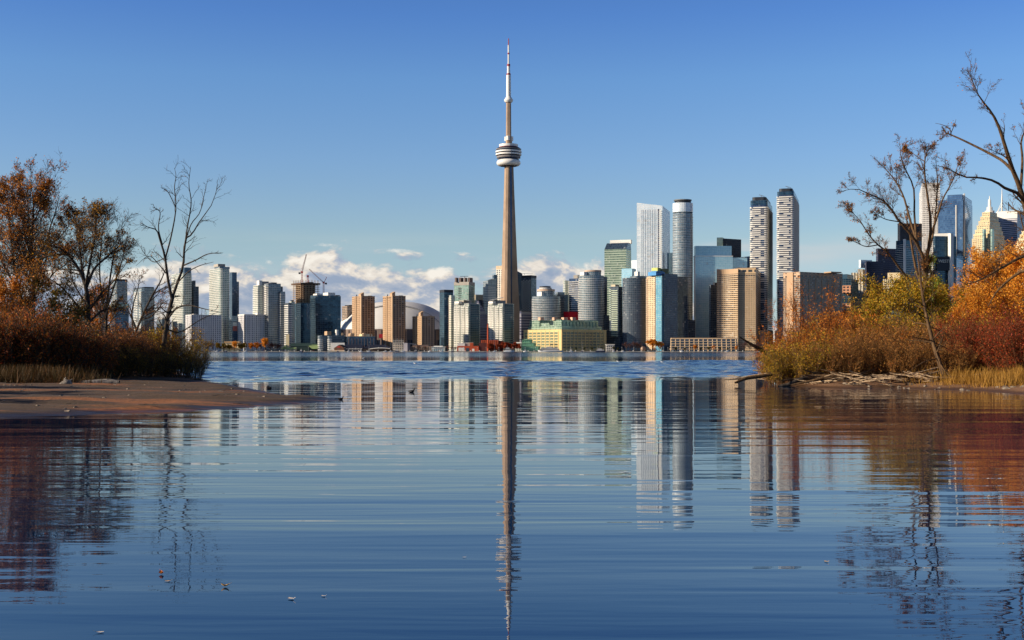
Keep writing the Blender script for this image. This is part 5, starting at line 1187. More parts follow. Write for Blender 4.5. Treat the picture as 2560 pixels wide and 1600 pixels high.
    traced('leaning_tree', 'thin bare tree leaning right behind the rusty shrubs, left of the black bare tree', Y, 'l', limbs, dict(n=12, t0=.2, t1=1, a0=25, a1=65, lf=(.14, .3), K=6, rf=.5, up=.1, wob=.2, rmin=.012), dict(n=6, t0=.2, t1=1, a0=25, a1=65, lf=(.3, .6), K=4, rf=.6, up=.1, wob=.2, rmin=.008), dict(T3, n=3), [(500, .08, .05, 3)], BARK_D, BARK_D, RUST)
    Y = 82
    limbs = [[(40, 940, 4, 0), (30, 860, 3.4, 0), (24, 790, 2.8, 0), (36, 730, 2, 0), (42, 690, 1, 0)], [(28, 850, 2.4, 0), (6, 790, 1.8, .5), (-10, 740, 1, .8), (-20, 700, .5, 1)], [(70, 935, 3, .6), (64, 850, 2.6, .6), (74, 770, 2, .6), (100, 716, 1, .6), (112, 690, .5, .6)]]
    traced('bare_tree', 'low bushy dark tree with rust leaves at the left edge under the tall tree', Y, 'l', limbs, dict(T1, n=14, lf=(.2, .4)), T2, dict(T3, n=5), [(3800, .11, .08, 3)], BARK_D, BARK_D, ORANGE_TOP)
left_trees()
def right_trees():
    T1 = dict(n=12, t0=.3, t1=1, a0=22, a1=60, lf=(.09, .20), K=6, rf=.40, up=.45, wob=.16, rmin=.013)
    T2 = dict(n=10, t0=.2, t1=1, a0=22, a1=60, lf=(.28, .55), K=5, rf=.5, up=.15, wob=.18, rmin=.009)
    T3 = dict(n=6, t0=.1, t1=1, a0=25, a1=65, lf=(.3, .6), K=4, rf=.6, up=.1, wob=.18, rmin=.006)
    Y = 74
    limbs = [[(2312, 958, 12, 0), (2313, 850, 10.5, 0), (2312, 760, 9.5, 0), (2313, 698, 8.8, 0), (2316, 650, 7.6, 0)],
             [(2315, 665, 6, 0), (2296, 615, 5.4, -.4), (2268, 575, 4.6, -.8), (2245, 550, 4, -1), (2228, 522, 3.4, -1.2), (2205, 500, 2.8, -1.3), (2175, 486, 2, -1.5), (2140, 472, 1.3, -1.7), (2104, 478, .6, -1.8)],
             [(2300, 625, 4.2, -.3), (2278, 560, 3.7, .4), (2260, 495, 3, .9), (2240, 455, 2.3, 1.2), (2216, 425, 1.5, 1.3), (2190, 398, .6, 1.4)],
             [(2292, 606, 3.8, -.4), (2286, 540, 3.2, .7), (2284, 470, 2.6, 1.4), (2262, 420, 1.9, 1.8), (2250, 380, 1.2, 2), (2262, 374, .6, 2.1)],
             [(2316, 655, 5.6, 0), (2327, 569, 4.6, -.5), (2320, 500, 3.6, -.8), (2312, 440, 2.8, -1), (2312, 402, 2.2, -1.1), (2320, 375, 1.5, -1.2), (2347, 350, .6, -1.3)],
             [(2324, 595, 4, -.3), (2342, 545, 3.3, .4), (2356, 500, 2.7, .9), (2372, 470, 2.2, 1.2), (2388, 436, 1.5, 1.4), (2396, 405, .6, 1.5)],
             [(2318, 640, 4, 0), (2332, 590, 3.2, 1), (2340, 520, 2.5, 1.6), (2344, 460, 1.8, 2), (2340, 405, .8, 2.2)],
             [(2311, 720, 5, 0), (2280, 704, 4.4, -.6), (2250, 672, 3.7, -1), (2222, 634, 3.2, -1.4), (2188, 606, 2.6, -1.8), (2165, 576, 2, -2), (2150, 552, 1.5, -2.1), (2122, 522, .6, -2.2)],
             [(2312, 730, 5.5, .3), (2292, 680, 4.6, .6), (2280, 620, 3.4, 1), (2272, 570, 2.4, 1.3), (2260, 530, 1.2, 1.5)],
             [(2196, 612, 2, -1.7), (2165, 616, 1.6, -2.2), (2140, 606, .9, -2.5), (2126, 600, .4, -2.6)],
             [(2252, 555, 2, -.9), (2214, 548, 1.5, -1.6), (2190, 534, .9, -2), (2178, 520, .4, -2.1)],
             [(2312, 404, 1.6, -1.1), (2290, 390, 1.2, -.6), (2276, 378, .8, -.3), (2262, 372, .4, -.2)]]
    limbs = [[(a, b, r_ * .76, d_) for a, b, r_, d_ in l] for l in limbs]
    traced('tall_tree', 'large bare brown tree with fanned limbs and sparse dry leaves on the right bank', Y, 'r', limbs, T1, T2, T3, [(5000, .085, .05, 3)], BARK_B, BARK_B, BROWN)
    Y = 62
    limbs = [[(2640, 985, 20, 0), (2630, 850, 18, 0), (2610, 700, 16, 0), (2585, 590, 14, 0), (2562, 510, 10, 0)],
             [(2566, 525, 9.5, 0), (2548, 465, 8, -.3), (2528, 415, 6.8, -.6), (2508, 350, 5.6, -.9), (2492, 305, 4.5, -1.1), (2472, 272, 3.4, -1.3), (2449, 243, 2.3, -1.5), (2432, 205, 1.3, -1.6), (2425, 178, .6, -1.7)],
             [(2530, 425, 5, -.5), (2506, 402, 4.6, .3), (2467, 380, 4, .9), (2415, 354, 3.2, 1.4), (2380, 338, 2.6, 1.7), (2364, 332, 2, 1.8)],
             [(2572, 520, 6.5, 0), (2545, 484, 5.6, -.8), (2515, 472, 4.8, -1.3), (2486, 453, 3.9, -1.8), (2450, 444, 3.2, -2.1), (2410, 442, 2.5, -2.3), (2375, 424, 1.6, -2.5), (2335, 412, .6, -2.6)],
             [(2552, 470, 5, -.2), (2556, 400, 4, .6), (2553, 352, 3, 1), (2568, 310, 2, 1.2), (2560, 270, 1, 1.3)],
             [(2378, 338, 1.8, 1.7), (2374, 322, 1.5, 1.8), (2356, 312, 1, 1.9), (2338, 308, .5, 2)], [(2376, 336, 1.6, 1.7), (2386, 312, 1, 1.8), (2390, 298, .5, 1.8)],
             [(2540, 440, 3, -.4), (2520, 400, 2.2, -1.6), (2500, 385, 1.4, -2.2), (2474, 372, .6, -2.5)],
             [(2600, 640, 7, 0), (2560, 640, 5.5, -1), (2500, 672, 4, -1.8), (2450, 700, 2.6, -2.2), (2410, 712, 1, -2.4)],
             [(2608, 690, 7, 0), (2560, 676, 5.2, .8), (2500, 720, 3.4, 1.4), (2470, 765, 1.2, 1.6)]]
    limbs = [[(a, b, r_ * .76, d_) for a, b, r_, d_ in l] for l in limbs]
    traced('tall_tree', 'leafless tree leaning in from the right edge with long branches against the sky', Y, 'r', limbs, dict(T1, n=9), dict(T2, n=5), T3, [(700, .08, .05, 3)], BARK_B, BARK_B, BROWN)
    Y = 60.5
    limbs = [[(2372, 968, 9, 0), (2366, 950, 7.6, 0), (2355, 925, 6.6, 0), (2344, 893, 5.8, .2), (2332, 855, 5, .4), (2322, 815, 4.4, .6), (2314, 780, 3.8, .8), (2305, 730, 3, 1), (2299, 680, 2.2, 1.2), (2294, 640, 1.2, 1.4), (2286, 610, .6, 1.5)],
             [(2331, 852, 1.6, .4), (2300, 846, 1.2, -.3), (2262, 838, .5, -.8)], [(2332, 856, 1.6, .4), (2356, 865, 1.2, .8), (2388, 884, .5, 1)], [(2345, 896, 1.6, .2), (2310, 905, 1.2, -.5), (2270, 930, .5, -1)],
             [(2340, 880, 2, .2), (2352, 912, 1.8, -.4), (2370, 935, 1.4, -.7), (2392, 955, .6, -.9)], [(2322, 815, 1.4, .6), (2352, 828, 1, 1), (2378, 846, .4, 1.2)], [(2310, 765, 1.3, .8), (2296, 756, .9, .4), (2278, 745, .4, .2)], [(2318, 797, 1.2, .7), (2300, 786, .9, .2), (2290, 780, .4, 0)]]
    traced('leaning_tree', 'thin leaning trunk with broken side twigs at the edge of the right bank', Y, 'r', limbs, dict(n=5, t0=.3, t1=1, a0=30, a1=70, lf=(.08, .22), K=5, rf=.45, up=0, wob=.16, rmin=.008), dict(n=3, t0=.2, t1=1, a0=25, a1=60, lf=(.3, .6), K=4, rf=.6, up=0, wob=.18, rmin=.006), None, [(60, .07, .03, 2)], BARK_B, BARK_G, BROWN)
right_trees()

# ---------------------------------------------------------------- shrubs and small trees: a few kinds, then copies
def shrub_kind(name, h, spread, n0, n1, n2, nl, lsize, mtw, ml, lspread=.06, up=.35, lean=.5, trunk=None, leaf_t0=.3):
    """origin at the base"""
    a = rng.uniform(0, 2 * math.pi, n0); rr = np.sqrt(rng.uniform(0, 1, n0)) * spread * .35
    b = np.stack([rr * np.cos(a), rr * np.sin(a), np.full(n0, -.08)], 1)
    d = np.stack([np.cos(a) * rng.uniform(.1, lean, n0), np.sin(a) * rng.uniform(.1, lean, n0), np.ones(n0)], 1); d = unit(d)
    L = h * rng.uniform(.55, 1.0, n0); K = 7; s = np.linspace(0, 1, K)[None, :, None]
    wv = np.cumsum(rng.normal(size=(n0, K, 3)) * .07, axis=1); wv -= wv[:, :1]
    P = b[:, None] + (d[:, None] * s + wv * s * .5) * L[:, None, None]
    Rr = (.011 * h ** .6) * (1 - np.linspace(0, 1, K)[None] * .7) * rng.uniform(.7, 1.3, (n0, 1))
    A = sprout(P, Rr, n1, .15, 1, 20, 60, (.18, .42), 5, .55, up, .16, .007)
    Bq = sprout(*A, n2, .15, 1, 20, 65, (.3, .6), 4, .6, up * .5, .18, .005)
    r = thing(name, None, 'shrub', (0, 0, 0))
    v, q = join([tubes(P, Rr, 4), tubes(*A, 3), tubes(*Bq, 3)]); quads_obj('stems', v, q, mtw, r)
    v, q = join([leaf_quads(Bq[0], int(nl * .7), lsize, lspread, t0=0), leaf_quads(A[0], int(nl * .3), lsize, lspread, t0=leaf_t0)]); quads_obj('foliage', v, q, ml, r)
    return r
def tree_kind(name, h, crown_w, nl, lsize, mt, ml, clear=.2, dens=1.0, lspread=.12, nlimb=16, r0=.11, cone=False):
    K = 10; zz = np.linspace(-.1, h * .92, K); P0 = np.stack([np.cumsum(rng.normal(size=K) * h * .012), np.cumsum(rng.normal(size=K) * h * .012), zz], 1)[None]
    P0[:, 0, :2] = 0; R0 = (r0 * (1 - np.linspace(0, 1, K) * .85))[None]
    lim = sprout(P0, R0, nlimb, clear, .98, 35, 70, (crown_w * .5 / h * .75, crown_w * .5 / h * 1.2), 8, .5, .3 if not cone else .05, .12, .02)
    if cone:
        f = np.clip((lim[0][:, 0, 2] / h), 0, 1); lim = (lim[0][:, :1] + (lim[0] - lim[0][:, :1]) * (1.35 - 1.1 * f)[:, None, None], lim[1])
    A = sprout(*lim, 8, .2, 1, 25, 60, (.25, .5), 6, .5, .15, .15, .012); Bq = sprout(*A, 5, .15, 1, 25, 65, (.3, .6), 4, .6, .1, .16, .007)
    r = thing(name, None, 'tree', (0, 0, 0))
    v, q = tubes(P0, R0, 7); quads_obj('trunk', v, q, mt, r, True)
    v, q = join([tubes(*lim, 4), tubes(*A, 3), tubes(*Bq, 3)]); quads_obj('branches', v, q, mt, r)
    v, q = join([leaf_quads(Bq[0], int(nl * .75), lsize, lspread, t0=0, aspect=.7), leaf_quads(A[0], int(nl * .25), lsize, lspread, t0=.2, aspect=.7)]); quads_obj('foliage', v, q, ml, r)
    return r
DKRED = leafmat('shaded_red_leaves', [(130, 50, 22), (164, 74, 28), (196, 104, 36), (70, 50, 26), (196, 124, 42), (70, 62, 30), (110, 76, 34)]); DKRUST = leafmat('shaded_rust_leaves', [(110, 62, 28), (150, 86, 32), (200, 124, 44), (76, 54, 30), (160, 88, 36)])  # leaf tones darkened: shade of the left thicket put into the colour
KINDS = {
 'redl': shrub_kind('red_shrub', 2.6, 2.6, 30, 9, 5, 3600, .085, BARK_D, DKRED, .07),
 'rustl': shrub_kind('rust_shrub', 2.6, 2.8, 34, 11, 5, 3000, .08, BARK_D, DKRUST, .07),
 'red': shrub_kind('red_shrub', 2.6, 2.6, 30, 9, 4, 3200, .075, TWIG_R, leafmat('red_brown_leaves', [(130, 46, 26), (160, 66, 30), (190, 96, 40), (150, 84, 40), (130, 34, 20), (186, 60, 28)]), .07),
 'rust': shrub_kind('rust_shrub', 2.6, 2.8, 26, 10, 5, 3000, .095, TWIG_R, RUST, .09),
 'straw': shrub_kind('twiggy_shrub', 2.4, 2.8, 30, 10, 5, 1900, .08, bark('ochre_twig', (84, 58, 34), (150, 110, 64)), leafmat('ochre_leaves', [(150, 96, 44), (184, 122, 54), (206, 150, 72), (160, 84, 40)]), .06),
 'olive': shrub_kind('olive_shrub', 2.6, 2.6, 26, 10, 5, 3600, .085, TWIG_G, YELLOWG, .09),
 'dark': shrub_kind('dark_shrub', 2.4, 2.6, 30, 10, 5, 2600, .08, BARK_D, OLIVE, .08),
 'orange': shrub_kind('orange_shrub', 4.4, 2.6, 20, 12, 5, 4200, .085, TWIG_R, leafmat('orange_willow_leaves', [(176, 92, 30), (214, 124, 38), (230, 150, 56), (190, 110, 40)]), .09, up=.5, lean=.42),
 'ygtree': tree_kind('yellow_tree', 5.6, 5.2, 9000, .10, BARK_B, YELLOWG, .06, lspread=.16, nlimb=22),
 'green': tree_kind('green_tree', 7.6, 3.2, 5200, .10, BARK_B, GREENISH, .15, lspread=.13, nlimb=26, cone=True),
 'bright': tree_kind('orange_tree', 7.6, 6.6, 15000, .12, BARK_B, BRIGHT, .2, lspread=.18, nlimb=24),
 'evergreen': tree_kind('dark_evergreen', 5.4, 4.2, 7000, .12, BARK_D, DKGREEN, .06, lspread=.16, nlimb=26),
 'rusttree': tree_kind('rusty_tree', 5.2, 4.4, 5200, .10, BARK_D, ORANGE_TOP, .1, lspread=.12, nlimb=22),
}
USED = set()
GROUPS = {}
def put(kind, px, Y, side, s, label, group=None, name=None, sx=1.0, cat=None):
    src = KINDS[kind]
    if kind in USED: o = copy_tree(src)
    else: o = src; USED.add(kind)
    x = X(px, Y); o.location = (x, Y, gz(x, Y, side) - .02); o.rotation_euler = (0, 0, random.uniform(0, 6.28)); o.scale = (s * sx, s * sx, s)
    o['label'] = label
    if cat: o['category'] = cat
    if group: o['group'] = group
    elif 'group' in o: del o['group']
    return o
def thickets():
    rr = random.Random(3)
    # --- right bank
    def many(kind, spots, label, group, side='r'):
        for px, Y, s in spots: put(kind, px, Y, side, s * rr.uniform(.92, 1.08), label, group)
    put('orange', 2022, 69, 'r', 1.12, 'tall orange leafy shrub rising in front of the brown hotel slab')
    put('orange', 2000, 72, 'r', .74, 'smaller orange shrub left of the tall one in front of the hotel')
    put('orange', 2098, 71, 'r', .72, 'orange shrub in the middle of the right thicket, before the green glass block')
    put('orange', 2152, 73, 'r', .78, 'orange shrub in the right thicket, before the pale finned tower')
    put('bright', 2398, 78, 'r', .62, 'small bright orange tree right of the leaning trunk')
    put('orange', 2052, 73, 'r', .72, 'smaller orange shrub right of the tall one in front of the hotel')
    many('rust', [(1935, 68, .62), (1958, 66, .85), (1985, 65, .92), (2012, 66, 1.0), (2046, 64.5, .95), (2100, 68, 1.12), (2140, 70, 1.2), (1968, 72, .95), (2185, 68, 1.05), (2222, 66, .95), (2080, 74, 1.3), (2125, 76, 1.45), (2165, 78, 1.5), (2060, 70, 1.1)], 'rust-brown leafy shrub in the dense thicket on the right bank', 'rusty shrubs on the right bank')
    many('straw', [(2070, 63, .75), (2095, 62.5, .8), (2130, 63, .9), (2160, 63.5, .85), (2200, 63, .9), (2240, 62.5, .85), (2275, 62.2, .75), (2310, 62.5, .85), (2345, 63, .8), (2390, 61.5, .62), (2415, 62, .7), (2120, 66, 1.05), (2175, 66, 1.1), (2235, 66, 1.1), (2290, 66, 1.1), (2340, 67, 1.15), (2385, 66, 1.1)], 'straw-coloured twiggy shrub at the front of the right thicket', 'twiggy shrubs on the right bank')
    many('olive', [(1942, 64, .62), (1966, 63.4, .72), (1992, 63.2, .78), (2026, 63, .8), (2056, 66, .95), (2400, 70, 1.15), (2440, 74, 1.2), (2110, 80, 1.5), (2300, 71, 1.2), (2265, 70, 1.15)], 'yellow-olive leafy shrub in the right thicket', 'yellow-olive shrubs on the right bank')
    many('red', [(2425, 64, 1.0), (2455, 63, 1.08), (2485, 62, 1.05), (2515, 61, 1.08), (2545, 60, 1.1), (2575, 59, 1.1), (2440, 67, 1.15), (2478, 66, 1.2), (2520, 65, 1.2), (2560, 64, 1.2), (2392, 67, .95), (2600, 61, 1.2)], 'dark red upright shrub in the band at the right edge', 'dark red shrubs on the right bank')
    put('ygtree', 2222, 73, 'r', .96, 'bushy yellow-olive tree left of the leaning trunk')
    put('ygtree', 2282, 71.5, 'r', .92, 'bushy yellow-olive tree behind the leaning trunk')
    put('ygtree', 2338, 73, 'r', .86, 'bushy yellow-olive tree right of the leaning trunk')
    put('ygtree', 2178, 77, 'r', .8, 'lower yellow-olive tree left of the bushy ones, before the dark purple tower')
    put('green', 2345, 82, 'r', 1.05, 'slender fresh green tree beside the large bare tree on the right')
    put('green', 2325, 86, 'r', .78, 'lower fresh green tree half hidden behind the yellow-olive trees')
    put('bright', 2432, 88, 'r', .98, 'bright orange tree behind the dark red shrubs, left one of the row')
    put('bright', 2512, 90, 'r', 1.0, 'bright orange tree behind the dark red shrubs, middle one of the row')
    put('bright', 2590, 80, 'r', .98, 'bright orange tree cut by the right edge of the photo')
    # --- left spit
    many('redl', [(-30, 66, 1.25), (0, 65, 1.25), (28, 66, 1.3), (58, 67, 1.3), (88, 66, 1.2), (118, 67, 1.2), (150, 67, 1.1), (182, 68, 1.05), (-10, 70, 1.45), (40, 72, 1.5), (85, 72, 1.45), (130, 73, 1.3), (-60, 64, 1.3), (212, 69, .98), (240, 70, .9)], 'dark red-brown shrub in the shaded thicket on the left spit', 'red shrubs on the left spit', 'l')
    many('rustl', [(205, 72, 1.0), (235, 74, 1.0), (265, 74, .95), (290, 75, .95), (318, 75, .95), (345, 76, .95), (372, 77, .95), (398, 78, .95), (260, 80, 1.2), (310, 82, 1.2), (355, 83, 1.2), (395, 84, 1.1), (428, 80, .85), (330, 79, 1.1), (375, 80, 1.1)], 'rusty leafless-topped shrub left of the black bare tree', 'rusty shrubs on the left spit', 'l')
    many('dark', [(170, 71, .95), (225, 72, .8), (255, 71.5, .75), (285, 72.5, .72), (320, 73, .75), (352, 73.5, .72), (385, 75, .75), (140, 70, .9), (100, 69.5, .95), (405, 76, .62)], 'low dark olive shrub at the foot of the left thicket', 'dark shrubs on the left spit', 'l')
    put('olive', 440, 78.5, 'l', 1.25, 'yellow-green shrub right of the black bare tree, larger one')
    put('olive', 470, 79, 'l', .95, 'yellow-green shrub at the right end of the left thicket')
    put('dark', 455, 76, 'l', .85, 'dark olive shrub overhanging the water right of the black bare tree')
    put('dark', 484, 78, 'l', .62, 'small dark olive shrub at the tip of the left thicket')
    put('evergreen', 140, 82, 'l', 1.05, 'dark dense evergreen between the two big left trunks')
    put('evergreen', 30, 86, 'l', 1.1, 'dark dense evergreen behind the stems at the left edge')
    put('evergreen', 185, 88, 'l', .95, 'dark dense evergreen beside the thick left trunk')
    put('rusttree', 12, 80, 'l', 1.1, 'rusty-leaved tree at the left edge of the photo')
    put('rusttree', 245, 94, 'l', 1.15, 'rusty-leaved tree behind the spreading tree')
    # woods continuing outside the frame to the left: they shade the spit
    for i, (x, y, s) in enumerate(((-37, 62, 1.0), (-42, 70, 1.2), (-44, 52, 1.3), (-38, 46, 1.25), (-49, 60, 1.2), (-35, 56, .9), (-46, 44, 1.6), (-28, 47, .9), (-27, 41, .85), (-33, 36, 1.1), (-24, 36, .7), (-38, 38, 1.3), (-42, 40, 1.4))):
        o = put('evergreen' if i % 2 else 'rusttree', CX + x / y * F, y, 'l', s, 'dense tree in the wood beyond the left edge of the photo', 'wood beyond the left edge')
    for i, (x, y, s) in enumerate(((-30, 50, 1.1), (-31, 45, 1.0), (-30, 40, 1.0), (-29, 56, 1.2), (-33, 60, 1.3))):
        put('dark', CX + x / y * F, y, 'l', s, 'dark shrub in the wood beyond the left edge of the photo', 'brush beyond the left edge')
thickets()

# ---------------------------------------------------------------- grass
def grass(name, label, spots, n, h, ml, side):
    c = np.array(spots); i = rng.integers(0, len(c), n)
    ax = X(c[i, 0], c[i, 1]) + rng.normal(size=n) * c[i, 2]; ay = c[i, 1] + rng.normal(size=n) * c[i, 2] * .7
    az = land_z(ax, ay, spit if side == 'l' else bank, side)
    k = az > .05; ax, ay, az = ax[k], ay[k], az[k]; n = len(ax)
    hh = h * rng.uniform(.45, 1.15, n); a = rng.uniform(0, 6.28, n); ln = rng.uniform(.05, .45, n) * hh
    ln = ln * 1.9; hh = hh * np.clip(vnoise(ax, ay, .7, 50) * 1.9, .25, 1.3); b = np.stack([ax, ay, az - .03], 1); d = np.stack([np.cos(a) * ln, np.sin(a) * ln, hh], 1); wv = np.stack([-np.sin(a), np.cos(a), np.zeros(n)], 1) * .012
    V = np.stack([b - wv, b + wv, b + d + wv * .2, b + d - wv * .2], 1).reshape(-1, 3)
    o = quads_obj(name, V, np.arange(n * 4).reshape(-1, 4), ml); tag(o, label, 'grass', kind='stuff')
GR_L = leafmat('dry_grass_blades', [(58, 52, 26), (84, 66, 30), (120, 78, 34), (46, 48, 26)], .2)
GR_R = leafmat('golden_grass_blades', [(150, 112, 40), (176, 130, 54), (186, 140, 64), (130, 94, 40)], .25)
grass('grass', 'tall dry grass at the front of the left thicket', [(q, 58 + 4 * (i % 3), 1.0) for i, q in enumerate(range(-40, 175, 18))], 9000, .6, GR_L, 'l')
grass('grass', 'golden grass below the red shrubs on the right bank', [(q, 59.5 + 2.5 * (i % 2) - (q - 2400) * .02, 1.1) for i, q in enumerate(range(2400, 2600, 14))], 6500, .55, GR_R, 'r')
# ---------------------------------------------------------------- far waterfront: low buildings, boats, trees, lamps
def gable(mb, x0, x1, y0, y1, z0, z1, zr, m=0, mr=1, hip=0):
    """walls with a ridged roof running left to right"""
    mb.prism([(x0, y0), (x1, y0), (x1, y1), (x0, y1)], z0, z1, m, m)
    ym = (y0 + y1) / 2; o_ = .6
    a, b, c, d = (x0 - o_, y0 - o_, z1 + .01), (x1 + o_, y0 - o_, z1 + .01), (x1 + o_, y1 + o_, z1 + .01), (x0 - o_, y1 + o_, z1 + .01)
    e, f = (x0 - o_ + hip, ym, zr), (x1 + o_ - hip, ym, zr)
    mb.face([a, b, f, e], None, mr); mb.face([c, d, e, f], None, mr); mb.face([a, e, d], None, mr if hip else m); mb.face([b, c, f], None, mr if hip else m)
def waterfront():
    GREEN = mat('copper_green_roof', (150, 170, 110), .6, var=.12, scale=.2); DKG = mat('dark_green_shed', (44, 64, 62), .7, var=.15); CREAM = mat('cream_render', (226, 208, 164), .75, var=.06)
    NAVY = mat('dark_slate_roof', (34, 40, 56), .6, var=.2, scale=.2); BRICK = mat('red_brick', (176, 78, 48), .85, var=.12, scale=.3); BRICKD = mat('dark_brick', (84, 46, 44), .85, var=.15, scale=.3)
    GLZ = mat('shop_glass', (60, 78, 92), .15, .4, var=.2, scale=.2)
    Y = 1888
    t = thing('marina_house', 'cream marina tower with pale green tent roofs on the quay', 'building', (X(719, Y), Y + 5, 1.0))
    zx = lambda p: X(p, Y)
    mb = MB(); mb.prism([(zx(715), Y), (zx(722.5), Y), (zx(722.5), Y + 4), (zx(715), Y + 4)], 1, [Z(837, Y), Z(835, Y), Z(835, Y), Z(837, Y)], 0, 0); mb.build('tower', CREAM, t)
    mb = MB(); c = (zx(712), Y + 2); mb.prism([(zx(701), Y - 4), (zx(716), Y - 4), (zx(716), Y + 8), (zx(701), Y + 8)], Z(873, Y), [Z(873, Y) + .1, Z(862, Y), Z(862, Y), Z(873, Y) + .1], 0, 0); mb.build('roof', GREEN, t)
    mb = MB(); mb.box(zx(717), zx(740), Y - 5, Y + 3, 1, Z(873, Y)); mb.build('wall', CREAM, t); mb = MB(); mb.prism([(zx(716), Y - 6), (zx(741), Y - 6), (zx(741), Y + 4), (zx(716), Y + 4)], Z(873, Y) + .05, [Z(871, Y) + .2, Z(870, Y), Z(870, Y) + 1, Z(871, Y) + 1.2], 0, 0); mb.build('roof', GREEN, t)
    for i in range(6):
        mb = MB(); x_ = zx(719 + i * 3.5); mb.box(x_ - .7, x_ + .7, Y - 5.06, Y - 4.9, 1.8, 4.0); mb.build('window', GLZ, t)
    t = thing('boat_shed', 'long dark green shed with pale green folded roof end on the quay', 'building', (X(765, Y), Y + 16, 1.0))
    Y2 = Y + 12; mb = MB(); gable(mb, X(726, Y2), X(800, Y2), Y2, Y2 + 16, 1, Z(866, Y2), Z(858, Y2), 0, 0); mb.build('wall', DKG, t)
    mb = MB(); a = (X(773, Y2), Y2 - 8, Z(865, Y2)); b = (X(801, Y2), Y2 - 8, Z(865, Y2)); c = (X(797, Y2), Y2 - 9, Z(872, Y2)); d = (X(782, Y2), Y2 - 9, Z(872, Y2)); e = (X(779, Y2), Y2 + 4, Z(861.5, Y2)); f = (X(801, Y2), Y2 + 4, Z(861, Y2))
    mb.face([d, c, b, a]); mb.face([a, b, f, e]); mb.face([c, (X(803, Y2), Y2 + 2, Z(866, Y2)), f, b]); mb.build('roof', GREEN, t)
    # mid-rise blocks in front of the dome
    Y = 1894
    t = thing('apartment_block', 'mid-rise block with rounded white balconies left of the dark-roofed quay restaurant', 'building', (X(830, Y), Y + 15, 1))
    f = quad(Y, 794, 805, 864, 20); seg(t, 'wall', 'condodark', f, Y, 838)
    fb = ellipse(Y - 3, 794, 806, .9, 20); seg(t, 'rounded_bay', 'condogrey', fb, Y, 840); floors(t, fb, 3, Z(842, Y), 2.9, .9, .5, WHITE); fb = ellipse(Y - 2, 818, 829, .9, 20); seg(t, 'rounded_bay', 'condogrey', fb, Y, 840); floors(t, fb, 3, Z(842, Y), 2.9, .9, .5, WHITE)
    for a, b, y0, m_ in ((811, 828, 828, BEIGE), (838, 846, 824, WHITE), (852, 860, 832, BEIGE)): rbox(t, 'penthouse', m_, Y, a, b, y0, 837.9, b=20)
    mb = MB(); mb.box(X(829, Y), X(863, Y), Y - 8, Y - 2, 1, Z(857, Y)); mb.build('terrace', WHITE, t)
    t = thing('apartment_block', 'mid-rise dark glass block with beige roof huts in front of the left tan tower', 'building', (X(900, Y), Y + 15, 1))
    f = quad(Y, 864, 868, 938, 12); seg(t, 'wall', 'glassdark', f, Y, 842); parapet(t, f, Y, 842, .8, .2)
    for i in range(9):
        p = lerp2(f[0], f[1], (i + .5) / 9); mb = MB(); mb.box(p[0] - .6, p[0] + .6, p[1] - .9, p[1] + .1, 1, Z(846, Y)); mb.build('pier', mat('brown_panel', (112, 96, 90)), t)
    for a, b, y0, m_ in ((871, 886, 833, BEIGE), (892, 925, 835, CREAM), (905, 915, 832.5, BEIGE)): rbox(t, 'penthouse', m_, Y, a, b, y0, 841.9, b=12)
    for i in range(8):
        mb = MB(); x_ = X(872 + i * 8, Y); mb.bar((x_, Y + 8, Z(842, Y)), (x_, Y + 8, Z(836 - (i % 3), Y)), .3); mb.build('flue', WHITE, t)
    Y = 1872
    t = thing('restaurant', 'dark-roofed quay restaurant with gabled ends and a red sign', 'building', (X(885, Y), Y + 9, 1))
    mb = MB(); gable(mb, X(858, Y), X(908, Y), Y, Y + 18, 1, Z(870, Y), Z(861, Y), 0, 1, 3); mb.build('wall', [NAVY, NAVY], t)
    mb = MB(); y0 = Y - 3; mb.face([(X(834, Y), y0, Z(871, Y)), (X(862, Y), y0, Z(871, Y)), (X(849, Y), y0, Z(861.5, Y))]); mb.face([(X(834, Y), y0, Z(871, Y)), (X(849, Y), y0, Z(861.5, Y)), (X(856, Y), Y + 9, Z(861.5, Y)), (X(840, Y), Y + 12, Z(871, Y))], None, 1); mb.face([(X(862, Y), y0, Z(871, Y)), (X(868, Y), Y + 12, Z(871, Y)), (X(856, Y), Y + 9, Z(861.5, Y)), (X(849, Y), y0, Z(861.5, Y))], None, 1)
    mb.box(X(836, Y), X(860, Y), y0 + .5, Y + 10, 1, Z(871, Y) - .05, 0); mb.build('gable_wing', [mat('brown_timber', (130, 92, 70), .8), NAVY], t)
    mb = MB(); mb.box(X(844, Y), X(851, Y), y0 - .25, y0 - .05, Z(869, Y), Z(865.5, Y)); mb.build('sign', mat('sign_red2', (200, 50, 50), .5), t)
    for i in range(11):
        mb = MB(); x_ = X(866 + i * 3.8, Y); mb.box(x_ - .55, x_ + .55, Y - .12, Y + .1, 4.0, 5.4); mb.build('window', WHITE, t)
    mb = MB(); mb.box(X(828, Y), X(862, Y), Y - 8, Y - 3.2, 1, 2.6); mb.build('terrace', mat('cream_deck', (214, 190, 160), .8), t)
    t = thing('restaurant', 'second dark hipped roof right of the quay restaurant with white awning', 'building', (X(945, Y), Y + 9, 1))
    mb = MB(); gable(mb, X(906, Y), X(978, Y), Y, Y + 18, 1, Z(871, Y), Z(861.5, Y), 0, 1, 10); mb.build('wall', [mat('dark_timber', (54, 46, 46), .8), NAVY], t)
    mb = MB(); prev = None
    for i in range(9):
        s = i / 8; p = (X(922 + 54 * s, Y), Z(876 - 5.5 * math.sin(math.pi * (.15 + .6 * s)), Y))
        if prev: mb.face([(prev[0], Y - 9, prev[1]), (p[0], Y - 9, p[1]), (p[0], Y - 2, p[1] + .8), (prev[0], Y - 2, prev[1] + .8)])
        prev = p
    mb.build('awning', WHITE, t)
